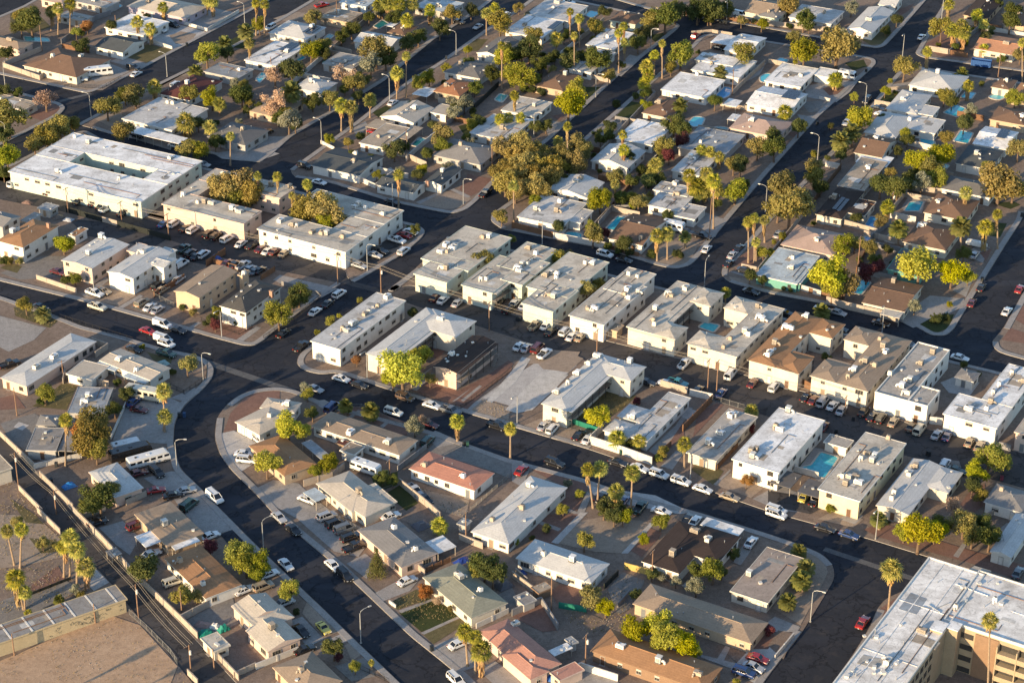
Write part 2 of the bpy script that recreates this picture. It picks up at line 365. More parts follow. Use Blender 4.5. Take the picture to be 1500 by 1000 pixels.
    # windows and doors on walls that the camera side can see
    if windows:
        rnd = random.Random(ref)
        wk = rnd.choice([0, 1, 3, 4]) ; nd_ = 0
        for wi, (e, n, u0, u1, v0, v1, h, t, rh, ins) in enumerate(W):
            if t == 'port': continue
            a0, a1, b0, b1 = u0+ins[0], u1-ins[1], v0+ins[2], v1-ins[3]
            st = max(1, int((h-BASE)/2.5))
            for side in range(4):
                nn = (-n, e, n, -e)[side]; ln = (a1-a0, b1-b0, a1-a0, b1-b0)[side]
                mid = (e*((a0+a1)/2)+n*b0, e*a1+n*((b0+b1)/2), e*((a0+a1)/2)+n*b1, e*a0+n*((b0+b1)/2))[side]
                if nn.dot(Vector((-mid.x, -mid.y, 0)).normalized()) < -.15 or ln < 1.8: continue
                tt = (e, n, -e, -n)[side]; rz = atan2(tt.y, tt.x)
                q = mid+nn*.6
                if any(roof_z(w2[:9], q.x, q.y) is not None and w2[7] != 'port' and wj != wi and w2[6] > h-.5 for wj, w2 in enumerate(W)) and ln < 5: continue
                nwin = max(1, int(ln/(3.6/wdens)))
                for s in range(st):
                    zc = BASE+s*2.6+1.55 if st > 1 else BASE+1.5
                    doorat = rnd.randrange(nwin) if (s == 0 and side in (0, 1) and nd_ < 3 and (nd_ == 0 or st > 1)) else -1
                    for i in range(nwin):
                        off = (i+.5)/nwin*ln-ln/2+rnd.uniform(-.25, .25)
                        p = mid+tt*off+nn*.0
                        q = p+nn*.35
                        if any(wj != wi and w2[7] != 'port' and w2[6] > h-1.2 and (lambda uu, vv: w2[2]+w2[9][0] < uu < w2[3]-w2[9][1] and w2[4]+w2[9][2] < vv < w2[5]-w2[9][3])(q.dot(w2[0]), q.dot(w2[1])) for wj, w2 in enumerate(W)): continue
                        if i == doorat:
                            link('door', DOORS[rnd.randrange(4)], root, (p.x-org.x, p.y-org.y, 0), rz); nd_ += 1; continue
                        if garage and side == 0 and s == 0 and wi == 0 and i == 0 and ln > 7:
                            pg = mid+tt*(-ln/2+2.9)
                            link('garage_door', GARAGE, root, (pg.x-org.x, pg.y-org.y, 0), rz); continue
                        if rnd.random() < (.22 if st == 1 or side else .5): continue
                        if garage and side == 0 and i == 1 and off < -ln/2+5.8: continue
                        me = WINS[wk if rnd.random() < .75 else rnd.choice([2, 0, 1, 5])]
                        link('window', me, root, (p.x-org.x, p.y-org.y, zc-zo), rz, rnd.uniform(.78, .95))
    # roof equipment
    rnd = random.Random(ref+'r')
    solid = [w for w in W if w[7] != 'port'] or W
    def top(x, y):
        zs = [z for z in (roof_z(w[:9], x, y) for w in W) if z is not None]; return max(zs) if zs else None
    lst = []
    for (ax, ay) in (ac or ()):
        z = solid[0][6]; ok = None
        for _ in range(4):
            p = GT(ax, ay, z); zz = top(p.x, p.y)
            if zz is None: break
            z = zz; ok = p
        if ok is not None: lst.append((ok.x, ok.y, z))
    if ac is None:
        for _ in range(nac if nac is not None else (1 if solid[0][6] < 4 else 3)):
            w = solid[rnd.randrange(len(solid))]
            p = w[0]*(w[2]+(w[3]-w[2])*rnd.uniform(.2, .8))+w[1]*(w[4]+(w[5]-w[4])*rnd.uniform(.3, .8))
            z = top(p.x, p.y)
            if z: lst.append((p.x, p.y, z))
    for (x, y, z) in lst:
        link('ac_unit', ACS[rnd.randrange(9)], ro, (x-org.x, y-org.y, z-zo-.03), atan2(e.y, e.x)+rnd.choice([0, pi/2, pi]), rnd.uniform(.95, 1.25))
    for _ in range(rnd.randint(2, 5) if solid[0][6] < 4 else rnd.randint(5, 10)):
        w = solid[rnd.randrange(len(solid))]
        p = w[0]*(w[2]+(w[3]-w[2])*rnd.uniform(.1, .9))+w[1]*(w[4]+(w[5]-w[4])*rnd.uniform(.1, .9)); z = top(p.x, p.y)
        v2 = rnd.random() < .35
        link('roof_vent' if v2 else 'vent_pipe', VENT2 if v2 else VENT, ro, (p.x-org.x, p.y-org.y, z-zo-.02), rnd.random()*3, rnd.uniform(.8, 1.3))
    big = [w for w in solid if w[7] in ('flat', 'par') and (w[3]-w[2])*(w[5]-w[4]) > 60]
    for w in big:
        L, D = w[3]-w[2], w[5]-w[4]; az = atan2(w[0].y, w[0].x); along = D > L
        for _ in range(rnd.randint(2, 4)):
            sx, sy = rnd.uniform(1, 4), rnd.uniform(1, 3); u, v = rnd.uniform(w[2]+3, w[3]-3), rnd.uniform(w[4]+3, w[5]-3); p = w[0]*u+w[1]*v-org
            pm = MB(); pm.box((p.x, p.y, w[6]-zo-.02), (sx, sy, .06+.004*rnd.random()), 0, az); link('roof_patch', pm.mesh('roof_patch', [flatroof(*rnd.choice([('patch_grey', (.3, .3, .29)), ('patch_white', (.62, .61, .58)), ('patch_tan', (.42, .36, .29))]))]), ro)
        for _ in range(rnd.randint(1, 3)):
            ln = rnd.uniform(.25, .6)*max(L, D); u, v = rnd.uniform(w[2]+1, w[3]-1), rnd.uniform(w[4]+1, w[5]-1)
            a0 = (u, max(w[4]+.5, v-ln/2)) if along else (max(w[2]+.5, u-ln/2), v); a1 = (u, min(w[5]-.5, v+ln/2)) if along else (min(w[3]-.5, u+ln/2), v); um = rnd.choice((-1, 1))*rnd.uniform(1, 2.5)
            pts = [w[0]*q[0]+w[1]*q[1]-org for q in (a0, a1)]; pts.append(pts[-1]+(w[0] if along else w[1])*um)
            pm = MB(); pm.tube([(q.x, q.y, w[6]-zo+.1) for q in pts], .07, 5); link('conduit', pm.mesh('conduit', [M_RUST if rnd.random() < .4 else M_ACD]), ro)
    if chimney:
        p = GT(*chimney, solid[0][6]+.5); z = top(p.x, p.y) or solid[0][6]
        link('chimney', CHIM, ro, (p.x-org.x, p.y-org.y, z-zo), atan2(e.y, e.x))
    for (s0, s1, s2) in solar:
        zc = GT(*s1, solid[0][6]); z = (top(zc.x, zc.y) or solid[0][6])+.25
        e2, n2, q0, q1, r0, r1 = wing_rect(Q(*s0), Q(*s1), Q(*s2), z, head)
        sb = MB(); nx = max(1, round((q1-q0)/1.1)); ny = max(1, round((r1-r0)/1.7)); cx = (q1-q0)/nx; cy = (r1-r0)/ny
        for i in range(nx):
            for j in range(ny):
                p = e2*(q0+cx*(i+.5))+n2*(r0+cy*(j+.5)); zz = max(z, (top(p.x, p.y) or z)+.15)
                sb.box((p.x-org.x, p.y-org.y, zz-zo), (cx*.95, cy*.97, .06), 0, atan2(e2.y, e2.x))
                sb.box((p.x-org.x, p.y-org.y, zz-zo-.11), (.08, cy*.8, .18), 1, atan2(e2.y, e2.x))
        link('solar_panel', sb.mesh('solar_panel', [plain('solar_cell', (.012, .014, .03), .15, 0, .6), M_METAL]), ro)
    # outside galleries
    for (wi, side, zb) in (balcony or ()):
        e, n, u0, u1, v0, v1, h, t, rh, ins = W[wi]
        nn = (-n, e, n, -e)[side]; tt = (e, n, -e, -n)[side]
        L = (u1-u0, v1-v0, u1-u0, v1-v0)[side]-.8
        mid = (e*((u0+u1)/2)+n*(v0+ins[2]), e*(u1-ins[1])+n*((v0+v1)/2), e*((u0+u1)/2)+n*(v1-ins[3]), e*(u0+ins[0])+n*((v0+v1)/2))[side]
        b = MB(); rz = atan2(tt.y, tt.x)
        def bp(off, out, z): p = mid+tt*off+nn*out-org; return (p.x, p.y, z)
        b.box(bp(0, .7, zb), (L, 1.35, .14), 0, rz)
        b.box(bp(0, 1.36, zb+1.05), (L, .06, .07), 1, rz); b.box(bp(0, 1.36, zb+.25), (L, .04, .04), 1, rz)
        ns = int(L/.6)
        for i in range(ns): b.box(bp(-L/2+L*(i+.5)/ns, 1.36, zb+.6), (.025, .025, .95), 1, rz)
        npst = max(2, int(L/3.2)+1)
        for i in range(npst): b.box(bp(-L/2+.08+(L-.16)*i/(npst-1), 1.34, (h-zo-.2)/2), (.11, .11, h-zo-.2), 1, rz)
        b.box(bp(0, .7, h-zo-.19), (L+.2, 1.5, .1), 2, rz)
        st = 10
        for i in range(st): b.box(bp(L/2-1-.28*i, 1.95, zb-.1-(zb-.2)/st*i), (.3, .9, .07), 0, rz)
        link('balcony', b.mesh('balcony', [plain('gallery_concrete', (.26, .23, .2), .9), M_DARKMETAL, roof]), root)
    BUILD.append((ref, org, W)); return root
def lightmat(roof, wall): return wall
def inside_building(x, y, m=0.0):
    for ref, o, W in BUILD:
        for w in W:
            u = x*w[0].x+y*w[0].y; v = x*w[1].x+y*w[1].y
            if w[2]-m < u < w[3]+m and w[4]-m < v < w[5]+m: return ref
    return None
# ------------------------------------------------------------------ the buildings of the neighbourhood
def wl(n, c): return surf('wall_'+n, c, .9, .5, .12, mul(c, .6), .35, .3, bmp=.1)
wWhite = wl('white', (.68, .655, .6)); wCream = wl('cream', (.6, .55, .46)); wGreen = wl('pale_green', (.53, .56, .48)); wLemon = wl('lemon', (.66, .58, .38)); wOchre = wl('ochre', (.38, .3, .2)); wTan = wl('tan', (.48, .37, .26))
wPink = wl('pink', (.6, .46, .38)); wYellow = wl('yellow', (.5, .41, .26)); wGrey = wl('grey', (.4, .39, .37)); wTeal = wl('teal', (.14, .34, .29)); wBrown = wl('brown', (.27, .19, .13)); wLav = wl('lavender', (.45, .4, .46)); wBrick = wl('brick', (.24, .155, .1)); wMint = wl('mint', (.5, .56, .48)); wBlue = wl('blue_white', (.5, .56, .6))
fl = lambda n, c: flatroof('roof_'+n, c)
rGrey = fl('grey', (.42, .395, .36)); rLGrey = fl('light_grey', (.56, .555, .54)); rCream = fl('cream', (.57, .52, .44)); rWhite = fl('white', (.84, .84, .83)); rPaleBlue = fl('pale_blue', (.5, .57, .6)); rTan = fl('tan', (.42, .35, .27)); rBig = fl('patched_white', (.86, .84, .8)); rPinkG = fl('pink_grey', (.36, .3, .26)); rDk = fl('dark', (.13, .13, .135)); rBlueG = fl('blue_grey', (.3, .33, .36)); rOld = fl('weathered', (.3, .29, .28))
sh = lambda n, c: shingle('shingle_'+n, c)
sBrown = sh('brown', (.2, .125, .085)); sOrange = sh('orange', (.36, .2, .105)); sTan = sh('tan', (.34, .26, .19)); sGrey = sh('grey', (.25, .24, .23)); sDark = sh('dark', (.055, .04, .035)); sSlate = sh('slate', (.085, .095, .1)); sRed = sh('red', (.5, .235, .165)); sCoral = sh('coral', (.47, .245, .185)); sGreen = sh('green', (.27, .27, .21)); sPink = sh('pink', (.42, .31, .26)); sCream = sh('cream', (.52, .46, .38)); sPale = sh('pale', (.54, .54, .525)); sRust = sh('rust', (.36, .17, .09)); sMaroon = sh('maroon', (.12, .045, .04)); sChar = sh('charcoal', (.085, .082, .078)); sMid = sh('middle_grey', (.17, .165, .16)); sTile = sh('clay', (.55, .28, .16))
b = building
# ---- upper left
T(1, 1)
b('brown hip-roofed corner house', 'with a motorhome parked in front', wCream, sBrown, [((130, 385), (450, 455), (635, 345), 2.7, 'hip')], ac=[(475, 335), (310, 335)], garage=True)
b('slate gable house', 'behind the corner house with the motorhome', wWhite, sSlate, [((530, 285), (740, 300), (820, 235), 2.7, 'gx')], ac=[(590, 235)])
b('white flat house', 'beside the round gravel drive', wWhite, rWhite, [((600, 165), (850, 205), (955, 120), 2.8, 'flat')])
b('lavender house with a beige roof', 'near the top edge', wLav, sCream, [((735, 40), (1095, 105), (1220, 40), 2.7, 'hip')])
b('tan hip-roofed house', 'cut by the upper left edge', wPink, sTan, [((-160, 230), (110, 295), (190, 250), 2.7, 'hip')])
b('beige flat house', 'left of the pink leafless tree', wCream, rTan, [((-60, 590), (125, 655), (240, 605), 2.7, 'flat')])
b('pale grey house with a long carport', 'across from the white courtyard block', wWhite, rLGrey, [((720, 690), (1000, 770), (1235, 640), 2.9, 'flat'), ((755, 765), (1035, 850), (1060, 800), 2.7, 'port')], ac=[(985, 605), (1015, 610)], extra=rWhite)
b('maroon-roofed house', 'with a white arched gable', wWhite, sMaroon, [((930, 550), (1110, 590), (1330, 480), 2.7, 'hip')])
b('blue-grey flat house', 'behind the maroon roof', wGrey, rBlueG, [((1190, 420), (1395, 462), (1480, 405), 2.8, 'flat')])
b('dark grey house', 'with a blue tarp at its roof edge', wGrey, sMid, [((1230, 790), (1420, 865), (1560, 760), 2.7, 'hip')])
b('tan house behind the pink bare tree', 'by the second street', wTan, sTan, [((1450, 650), (1640, 690), (1790, 600), 2.7, 'hip')])
b('grey-beige house', 'at the top edge beside the small pool', wGrey, rGrey, [((430, 5), (620, 50), (720, 10), 2.7, 'flat')])
b('grey back-yard house', 'behind the cluster of tall palms', wGrey, rGrey, [((340, 90), (480, 130), (560, 100), 2.6, 'flat')], nac=0)
b('pink-roofed house', 'half cut by the top edge', wPink, sPink, [((230, 0), (370, 25), (480, -60), 2.7, 'hip')])
b('white courtyard apartment block', 'at upper left with a slot-shaped court', wMint, rWhite, [((100, 972), (775, 1220), (1170, 940), 5.4, 'flat', [(0, 1, 0, .42), (0, 1, .66, 1), (0, .26, .42, .66), (.82, 1, .42, .66)])], head=26, ac=[(440, 805), (520, 840), (340, 1010), (700, 1050), (1000, 930), (880, 1000)], trim=wWhite)
# ---- upper second
T(1, 2)
b('white house with one black solar array', '', wWhite, rWhite, [((-60, 345), (105, 395), (280, 270), 2.8, 'flat')], solar=[((135, 290), (185, 305), (245, 255))], head=26)
b('grey-white hip house with blue solar panels', '', wWhite, sPale, [((75, 190), (290, 238), (410, 160), 2.7, 'hip')], solar=[((275, 190), (310, 205), (390, 160))], head=26)
b('tan flat house', 'near the red pickup at the top', wTan, rTan, [((380, 95), (530, 140), (610, 75), 2.7, 'flat')], head=26)
b('pale blue flat house', 'on the top edge left of the palm grove', wBlue, rPaleBlue, [((490, 10), (640, 45), (740, 0), 2.7, 'flat')], head=26)
b('blue-grey flat house at the top edge', 'left of the second street', wGrey, rPaleBlue, [((940, 30), (1115, 90), (1210, 15), 2.8, 'flat')], head=26)
b('small dark brown house', 'beside the teal back-yard pool', wTan, sBrown, [((775, 185), (865, 215), (915, 150), 2.6, 'hip'), ((760, 150), (800, 160), (865, 130), 2.5, 'port')], extra=rWhite, head=26)
b('L-shaped pale grey house', 'right of the dark hedge trees', wWhite, sPale, [((565, 245), (790, 280), (850, 220), 2.7, 'gx')], head=26)
b('shaded grey flat house', 'with a green tarp behind it', wGrey, rGrey, [((390, 370), (560, 410), (640, 335), 2.7, 'flat')], head=26)
b('white-blue hip house', 'between two leafless trees', wWhite, sPale, [((235, 500), (370, 560), (455, 480), 2.7, 'hip')], head=26)
b('beige house with a white front gable', 'on the right of the second street', wWhite, sCream, [((735, 675), (915, 730), (1080, 640), 2.8, 'gy'), ((1020, 655), (1110, 680), (1195, 630), 2.6, 'flat')], head=26, ac=[(930, 640), (1050, 625)])
b('tan flat house with an open carport', 'beside the twin palms', wWhite, rTan, [((605, 835), (745, 870), (905, 750), 2.8, 'flat'), ((640, 742), (745, 764), (840, 725), 2.7, 'port'), ((840, 805), (880, 825), (985, 750), 2.5, 'port')], head=26, ac=[(720, 805)])
b('dark slate low gabled house', 'at the street corner with white walls', wWhite, sSlate, [((330, 965), (600, 1035), (745, 920), 2.8, 'gx')], head=26, ac=[(585, 905), (575, 945)], pitch=.14, trim=wWhite)
b('grey-green house with a stone chimney', 'on the corner lot with gravel rings', wWhite, sSlate, [((695, 1085), (930, 1128), (985, 1070), 2.7, 'gx'), ((990, 1060), (1080, 1095), (1245, 1000), 2.8, 'gy')], head=26, chimney=(1005, 1075))
b('grey hip house behind the gravel rings', '', wGrey, sGrey, [((1035, 905), (1315, 970), (1390, 860), 2.7, 'hip')], head=26)
b('broad grey house', 'beside the golden tree grove', wWhite, rLGrey, [((1240, 785), (1480, 820), (1560, 700), 2.8, 'flat')], head=26)
b('rust-roofed house with a white carport', '', wTan, sRust, [((1030, 540), (1200, 560), (1260, 480), 2.7, 'hip'), ((915, 550), (1000, 570), (1045, 520), 2.5, 'port')], extra=rWhite, head=26)
b('grey-brown hip house', 'with a white window band', wWhite, sMid, [((1100, 420), (1310, 465), (1390, 370), 2.7, 'hip')], head=26)
b('olive-brown gable house', 'near the top right of the second street', wWhite, sMid, [((1290, 310), (1420, 335), (1540, 240), 2.7, 'gy')], head=26)
# ---- upper third
T(1, 3)
b('cream flat house with a small gable', 'left of the yellow-green trees', wWhite, rCream, [((-60, 640), (130, 690), (235, 600), 2.8, 'flat'), ((-30, 740), (70, 755), (125, 700), 2.5, 'port')], extra=rWhite, head=26)
b('light grey flat house with two coolers', 'on the top edge', wWhite, rLGrey, [((80, 85), (330, 125), (445, 35), 2.8, 'flat')], head=26, ac=[(245, 50), (265, 20)])
b('white flat house with a striped solar row', '', wWhite, rWhite, [((-40, 180), (170, 230), (330, 130), 2.8, 'flat')], head=26, solar=[((205, 165), (235, 175), (300, 130))])
b('brown hip house with pale green walls', 'under the big dark trees', wMint, sBrown, [((575, 115), (720, 150), (800, 90), 2.7, 'hip')], head=26)
b('white flat house behind the thin palms', '', wWhite, rWhite, [((440, 255), (590, 300), (720, 195), 2.8, 'flat')], head=26, ac=[(560, 220)])
b('narrow pale grey house', 'left of the round dark tree', wWhite, rLGrey, [((340, 390), (450, 440), (560, 300), 2.8, 'flat')], head=26)
b('dark brown house', 'behind the yellow-green trees', wTan, sBrown, [((130, 500), (300, 535), (345, 430), 2.7, 'hip')], head=26, chimney=(215, 400))
b('white house with an open white carport', 'right of the red car', wWhite, rWhite, [((1240, 290), (1390, 320), (1480, 220), 2.8, 'gx'), ((1165, 245), (1270, 270), (1330, 215), 2.6, 'port')], head=26, extra=rWhite, pitch=.15)
b('stepped white flat house', 'right of the third street', wWhite, rWhite, [((1048, 408), (1330, 460), (1110, 300), 2.8, 'flat'), ((1075, 345), (1290, 395), (1330, 345), 3.0, 'flat')], head=26)
b('large white flat house', 'beside the round-ended blue pool', wWhite, rWhite, [((870, 525), (1140, 575), (1225, 465), 2.8, 'flat')], head=26, ac=[(1085, 440)])
b('brown house with an orange dormer', 'above the striped lawn', wCream, sBrown, [((755, 665), (930, 690), (1090, 600), 2.7, 'hip')], head=26)
b('bright white flat house', 'behind the row of clipped shrubs', wWhite, rWhite, [((600, 815), (830, 850), (880, 725), 2.8, 'flat')], head=26, nac=0)
b('white house with a grey right slope', 'among tall palms', wWhite, sPale, [((455, 945), (680, 985), (810, 890), 2.8, 'gy')], head=26)
b('blue-grey long flat house', 'below the pink tiled roof', wGrey, rBlueG, [((950, 880), (1260, 900), (1410, 800), 2.8, 'flat')], head=26)
b('white-grey house', 'behind the palm cluster', wWhite, rLGrey, [((930, 1000), (1100, 1030), (1250, 900), 2.8, 'flat')], head=26)
b('pink tile-roofed house', 'right of the white shade roof', wPink, sPink, [((1265, 755), (1570, 800), (1330, 655), 2.8, 'hip')], head=26)
b('small white pavilion', 'beside the blue pool', wWhite, rWhite, [((1235, 610), (1310, 630), (1350, 590), 2.5, 'port')], head=26, nac=0, name='pavilion', cat='pavilion', extra=rWhite)
b('white shade roof', 'left of the pink tiled house', wWhite, rWhite, [((1258, 700), (1310, 708), (1345, 675), 2.5, 'port')], head=26, nac=0, name='shade_roof', cat='shade roof', extra=rWhite)
b('orange-tan house with a porch', 'at the top edge above the cross street', wCream, sTan, [((1360, 70), (1530, 100), (1600, 20), 2.7, 'gx')], head=26)
# ---- upper right
T(1, 4)
b('grey hip house with green walls', 'at the top edge', wMint, sGrey, [((-60, 90), (60, 115), (100, 60), 2.7, 'hip')], head=26)
b('pale grey house behind the dark tree', 'above the cross street', wWhite, rLGrey, [((120, 100), (370, 145), (435, 65), 2.7, 'flat')], head=26)
b('white gabled corner house with blue trim', '', wWhite, sPale, [((475, 155), (600, 210), (760, 70), 2.8, 'gy')], head=26)
b('white-roofed house cut by the top edge', 'beside the fourth street', wWhite, sPale, [((650, 20), (740, 50), (830, 0), 2.7, 'gx')], head=26)
b('white rambling house', 'beside the big golden tree', wWhite, rWhite, [((-20, 470), (190, 515), (275, 400), 2.8, 'flat'), ((260, 440), (370, 455), (400, 410), 2.6, 'flat')], head=26)
b('white house with a square solar panel', 'on its front slope', wWhite, rWhite, [((-135, 610), (140, 650), (205, 545), 2.8, 'gx')], head=26, pitch=.15, solar=[((80, 565), (150, 590), (165, 530))], nac=0)
b('dark brown hip house', 'at the top right behind trees', wTan, sDark, [((1140, 90), (1290, 110), (1390, 0), 2.8, 'hip')], head=26)
b('bright orange tiled building', 'behind the blue dumpster', wCream, sTile, [((1200, 285), (1440, 325), (1490, 235), 2.8, 'gx')], head=26, pitch=.15)
b('shaded brown house', 'in the top right corner', wTan, sBrown, [((1380, 130), (1500, 165), (1560, 60), 2.8, 'hip')], head=26)
b('pale hip house with a split lit roof', '', wWhite, sPale, [((820, 500), (1100, 545), (1190, 450), 2.8, 'hip')], head=26)
b('grey hip house with a white porch roof', '', wWhite, sPale, [((690, 635), (870, 670), (985, 560), 2.8, 'hip'), ((845, 650), (960, 690), (1010, 630), 2.7, 'flat')], head=26, trim=wWhite)
b('long grey house', 'in front of the square teal pool', wWhite, sPale, [((560, 775), (750, 810), (880, 690), 2.8, 'hip'), ((760, 745), (980, 785), (1010, 700), 2.7, 'flat')], head=26, ac=[(830, 705)])
b('red-brown house', 'right of the fourth street', wCream, sBrown, [((510, 885), (660, 935), (745, 820), 2.8, 'gx'), ((515, 945), (690, 985), (770, 930), 2.5, 'port')], head=26, extra=rWhite)
b('grey-tan flat house', 'behind the dark brown solar roof', wGrey, rTan, [((410, 1080), (560, 1125), (650, 940), 2.8, 'flat')], head=26)
b('white house with a black solar slope', 'on the right edge', wWhite, rWhite, [((1195, 845), (1400, 875), (1500, 780), 2.8, 'gx')], head=26, pitch=.15, solar=[((1335, 800), (1385, 815), (1420, 760))], nac=0)
b('dark slate house with a white gable', 'at right', wWhite, sSlate, [((1100, 950), (1300, 1000), (1405, 890), 2.8, 'hip')], head=26)
b('tan-brown hip house', 'at the right edge above the solar slope', wTan, sBrown, [((1300, 690), (1500, 745), (1570, 660), 2.8, 'hip')], head=26)
b('small cream house with a brown roof', 'behind the kidney pool', wCream, sBrown, [((1305, 510), (1420, 530), (1455, 470), 2.7, 'hip')], head=26)
b('orange-roofed house', 'at the right edge', wTan, sOrange, [((1425, 560), (1520, 590), (1580, 500), 2.8, 'hip')], head=26)
# ---- second row of tiles
T(2, 1)
b('left courtyard apartments', 'with a tree-filled court behind the parked row', wPink, rCream, [((945, 195), (1430, 312), (1320, 0), 5.3, 'flat', [(0, 1, 0, .34), (0, .22, .34, .68), (0, 1, .68, 1)])], head=27, ac=[(1075, 145), (1160, 190), (1200, 190), (1240, 195), (1360, 230), (1310, 20), (1400, 245), (1590, 90), (1700, 100)])
b('grey two-storey building', 'cut by the left edge', wGrey, sGrey, [((-90, 300), (10, 335), (130, 270), 5, 'gx')], head=28, nac=0)
b('grey back-yard shed', 'by the alley fence at left', wGrey, rGrey, [((120, 290), (160, 305), (230, 250), 2.6, 'flat')], head=28, nac=0, name='shed', cat='shed')
b('green-grey shed', 'beside the alley with clutter around it', wGrey, rBlueG, [((220, 215), (290, 240), (330, 200), 2.5, 'flat')], head=28, nac=0, name='shed', cat='shed')
b('orange hip-roofed two-storey house', 'with a tall chimney', wWhite, sOrange, [((-20, 410), (135, 452), (395, 335), 5, 'hip'), ((395, 375), (440, 390), (495, 335), 2.8, 'flat')], head=28, chimney=(285, 330), ac=[(75, 365), (105, 350)], cat='apartment building')
b('grey low-gabled apartments', 'with cream walls and outside stairs', wPink, sPale, [((365, 520), (530, 580), (750, 430), 5, 'gy'), ((745, 465), (790, 485), (845, 430), 4.6, 'flat')], head=28, ac=[(520, 490), (595, 395)], pitch=.12, wdens=1.2)
b('white gabled apartments', 'with a side wing', wWhite, sPale, [((625, 590), (780, 635), (900, 450), 5, 'gy'), ((880, 545), (955, 575), (1030, 515), 5.1, 'gx'), ((900, 490), (980, 505), (1000, 455), 4.8, 'flat')], head=28, pitch=.16, nac=1, wdens=1.2)
b('tan gabled apartments', 'with a lit end wall', wTan, sTan, [((1015, 705), (1170, 745), (1390, 590), 5, 'gy'), ((1390, 610), (1420, 620), (1480, 590), 4.6, 'flat')], head=28, pitch=.2, nac=1, wdens=1.2)
b('white two-storey house with a charcoal hip roof', 'on the corner', wWhite, sChar, [((1285, 790), (1440, 835), (1690, 690), 5, 'hip')], head=28, nac=0, pitch=.4, wdens=1.5, chimney=(1590, 720))
T(2, 2)
b('right courtyard apartments', 'with a white lit front beside the cross street', wWhite, rCream, [((5, 340), (525, 480), (890, 240), 5.3, 'flat', [(0, 1, 0, .36), (.62, 1, .36, .66), (0, 1, .66, 1)])], head=29, ac=[(145, 300), (215, 325), (240, 325), (330, 365), (390, 370), (415, 375), (510, 395), (745, 260), (380, 150), (430, 185), (460, 180), (575, 215), (600, 205), (640, 220)], trim=wWhite)
b('first pale green flat apartment row', 'nearest the cross street', wGreen, rCream, [((918, 605), (1122, 655), (1270, 535), 5.2, 'flat'), ((958, 518), (1250, 585), (1478, 388), 5.2, 'flat')], head=30, ac=[(1090, 570), (1115, 578), (1115, 440), (1150, 460), (1165, 445), (1120, 480), (1330, 395), (1365, 395), (1080, 480)])
b('second pale green flat apartment row', '', wGreen, rCream, [((1195, 670), (1390, 715), (1600, 540), 5.2, 'flat'), ((1440, 640), (1562, 672), (1722, 540), 5.25, 'flat'), ((1400, 560), (1600, 600), (1735, 455), 5.2, 'flat')], head=30, ac=[(1320, 640), (1350, 640), (1550, 435), (1600, 460), (1535, 570), (1560, 555), (1590, 550), (1540, 590), (1640, 490)], balcony=[(0, 1, 2.7)])
T(2, 3)
b('third pale green flat apartment row', 'with a tree in its right notch', wGreen, rCream, [((60, 768), (235, 833), (402, 705), 5.2, 'flat'), ((75, 682), (330, 740), (600, 545), 5.2, 'flat')], head=30, ac=[(200, 620), (230, 605), (265, 610), (260, 630), (215, 730), (245, 745), (430, 545), (475, 550)])
b('fourth flat apartment row', 'with three cooler groups', wWhite, rCream, [((330, 845), (540, 905), (865, 700), 5.2, 'flat'), ((535, 690), (700, 735), (868, 612), 5.25, 'flat')], head=30, ac=[(450, 810), (485, 810), (660, 730), (685, 750), (740, 715), (685, 610), (735, 625), (680, 700)])
b('white-patched flat apartments', 'with a dark notch and lit front', wCream, rCream, [((665, 915), (960, 988), (975, 645), 5.2, 'flat', [(0, .56, 0, 1), (.56, 1, 0, .26, 'hip'), (.56, 1, .7, 1, 'hip')])], head=30, ac=[(840, 815), (930, 735), (1020, 695), (830, 880), (835, 905), (920, 720)], balcony=[(0, 1, 2.7)])
b('apartments around a small pool', 'with a lit L-shaped roof', wCream, rCream, [((1020, 1010), (1318, 1092), (1335, 740), 5.2, 'flat', [(.5, 1, 0, 1), (0, .5, 0, .27, 'hip'), (0, .5, .74, 1, 'hip')])], head=30, ac=[(1440, 800), (1455, 860), (1365, 950), (1385, 965), (1280, 990), (1240, 1040), (1470, 880)], wdens=1.1)
b('white low-roofed house', 'beside the kidney pool and corner fence', wWhite, rLGrey, [((25, 272), (300, 325), (435, 190), 2.8, 'flat'), ((325, 290), (400, 310), (480, 235), 2.7, 'flat')], head=26, ac=[(140, 230), (280, 185), (262, 240)])
b('brown-roofed house', 'right of the long teal pool', wWhite, sBrown, [((565, 390), (760, 445), (905, 290), 2.8, 'gx')], head=26, ac=[(755, 400)], pitch=.18)
b('grey house with a wide carport', 'left of the dense palm clump', wWhite, rLGrey, [((790, 200), (980, 240), (1045, 150), 2.8, 'flat'), ((820, 115), (1030, 150), (1050, 95), 2.9, 'flat'), ((950, 250), (1060, 300), (1120, 210), 2.6, 'flat')], head=26, ac=[(965, 140), (960, 80)])
b('grey-white gabled house', 'above the kidney pool', wWhite, sPale, [((210, 110), (440, 165), (575, 75), 2.8, 'gy')], head=26, ac=[(375, 65), (405, 50)], pitch=.2)
T(2, 4)
b('dark brown house with roof solar panels', '', wCream, sDark, [((280, 250), (430, 290), (560, 120), 2.8, 'hip'), ((440, 245), (570, 265), (620, 180), 2.7, 'flat')], head=26, solar=[((375, 225), (420, 240), (465, 165))], ac=[(388, 165)])
b('pink-grey hip house', 'with a long tree shadow on its roof', wPink, sPink, [((65, 440), (390, 490), (440, 370), 2.8, 'hip')], head=26, ac=[(285, 310), (290, 405)])
b('pale blue flat house with teal walls', '', wTeal, rPaleBlue, [((-85, 620), (180, 655), (400, 520), 2.8, 'flat'), ((95, 640), (190, 665), (255, 570), 2.6, 'flat')], head=26, ac=[(145, 515), (140, 575)], trim=wWhite)
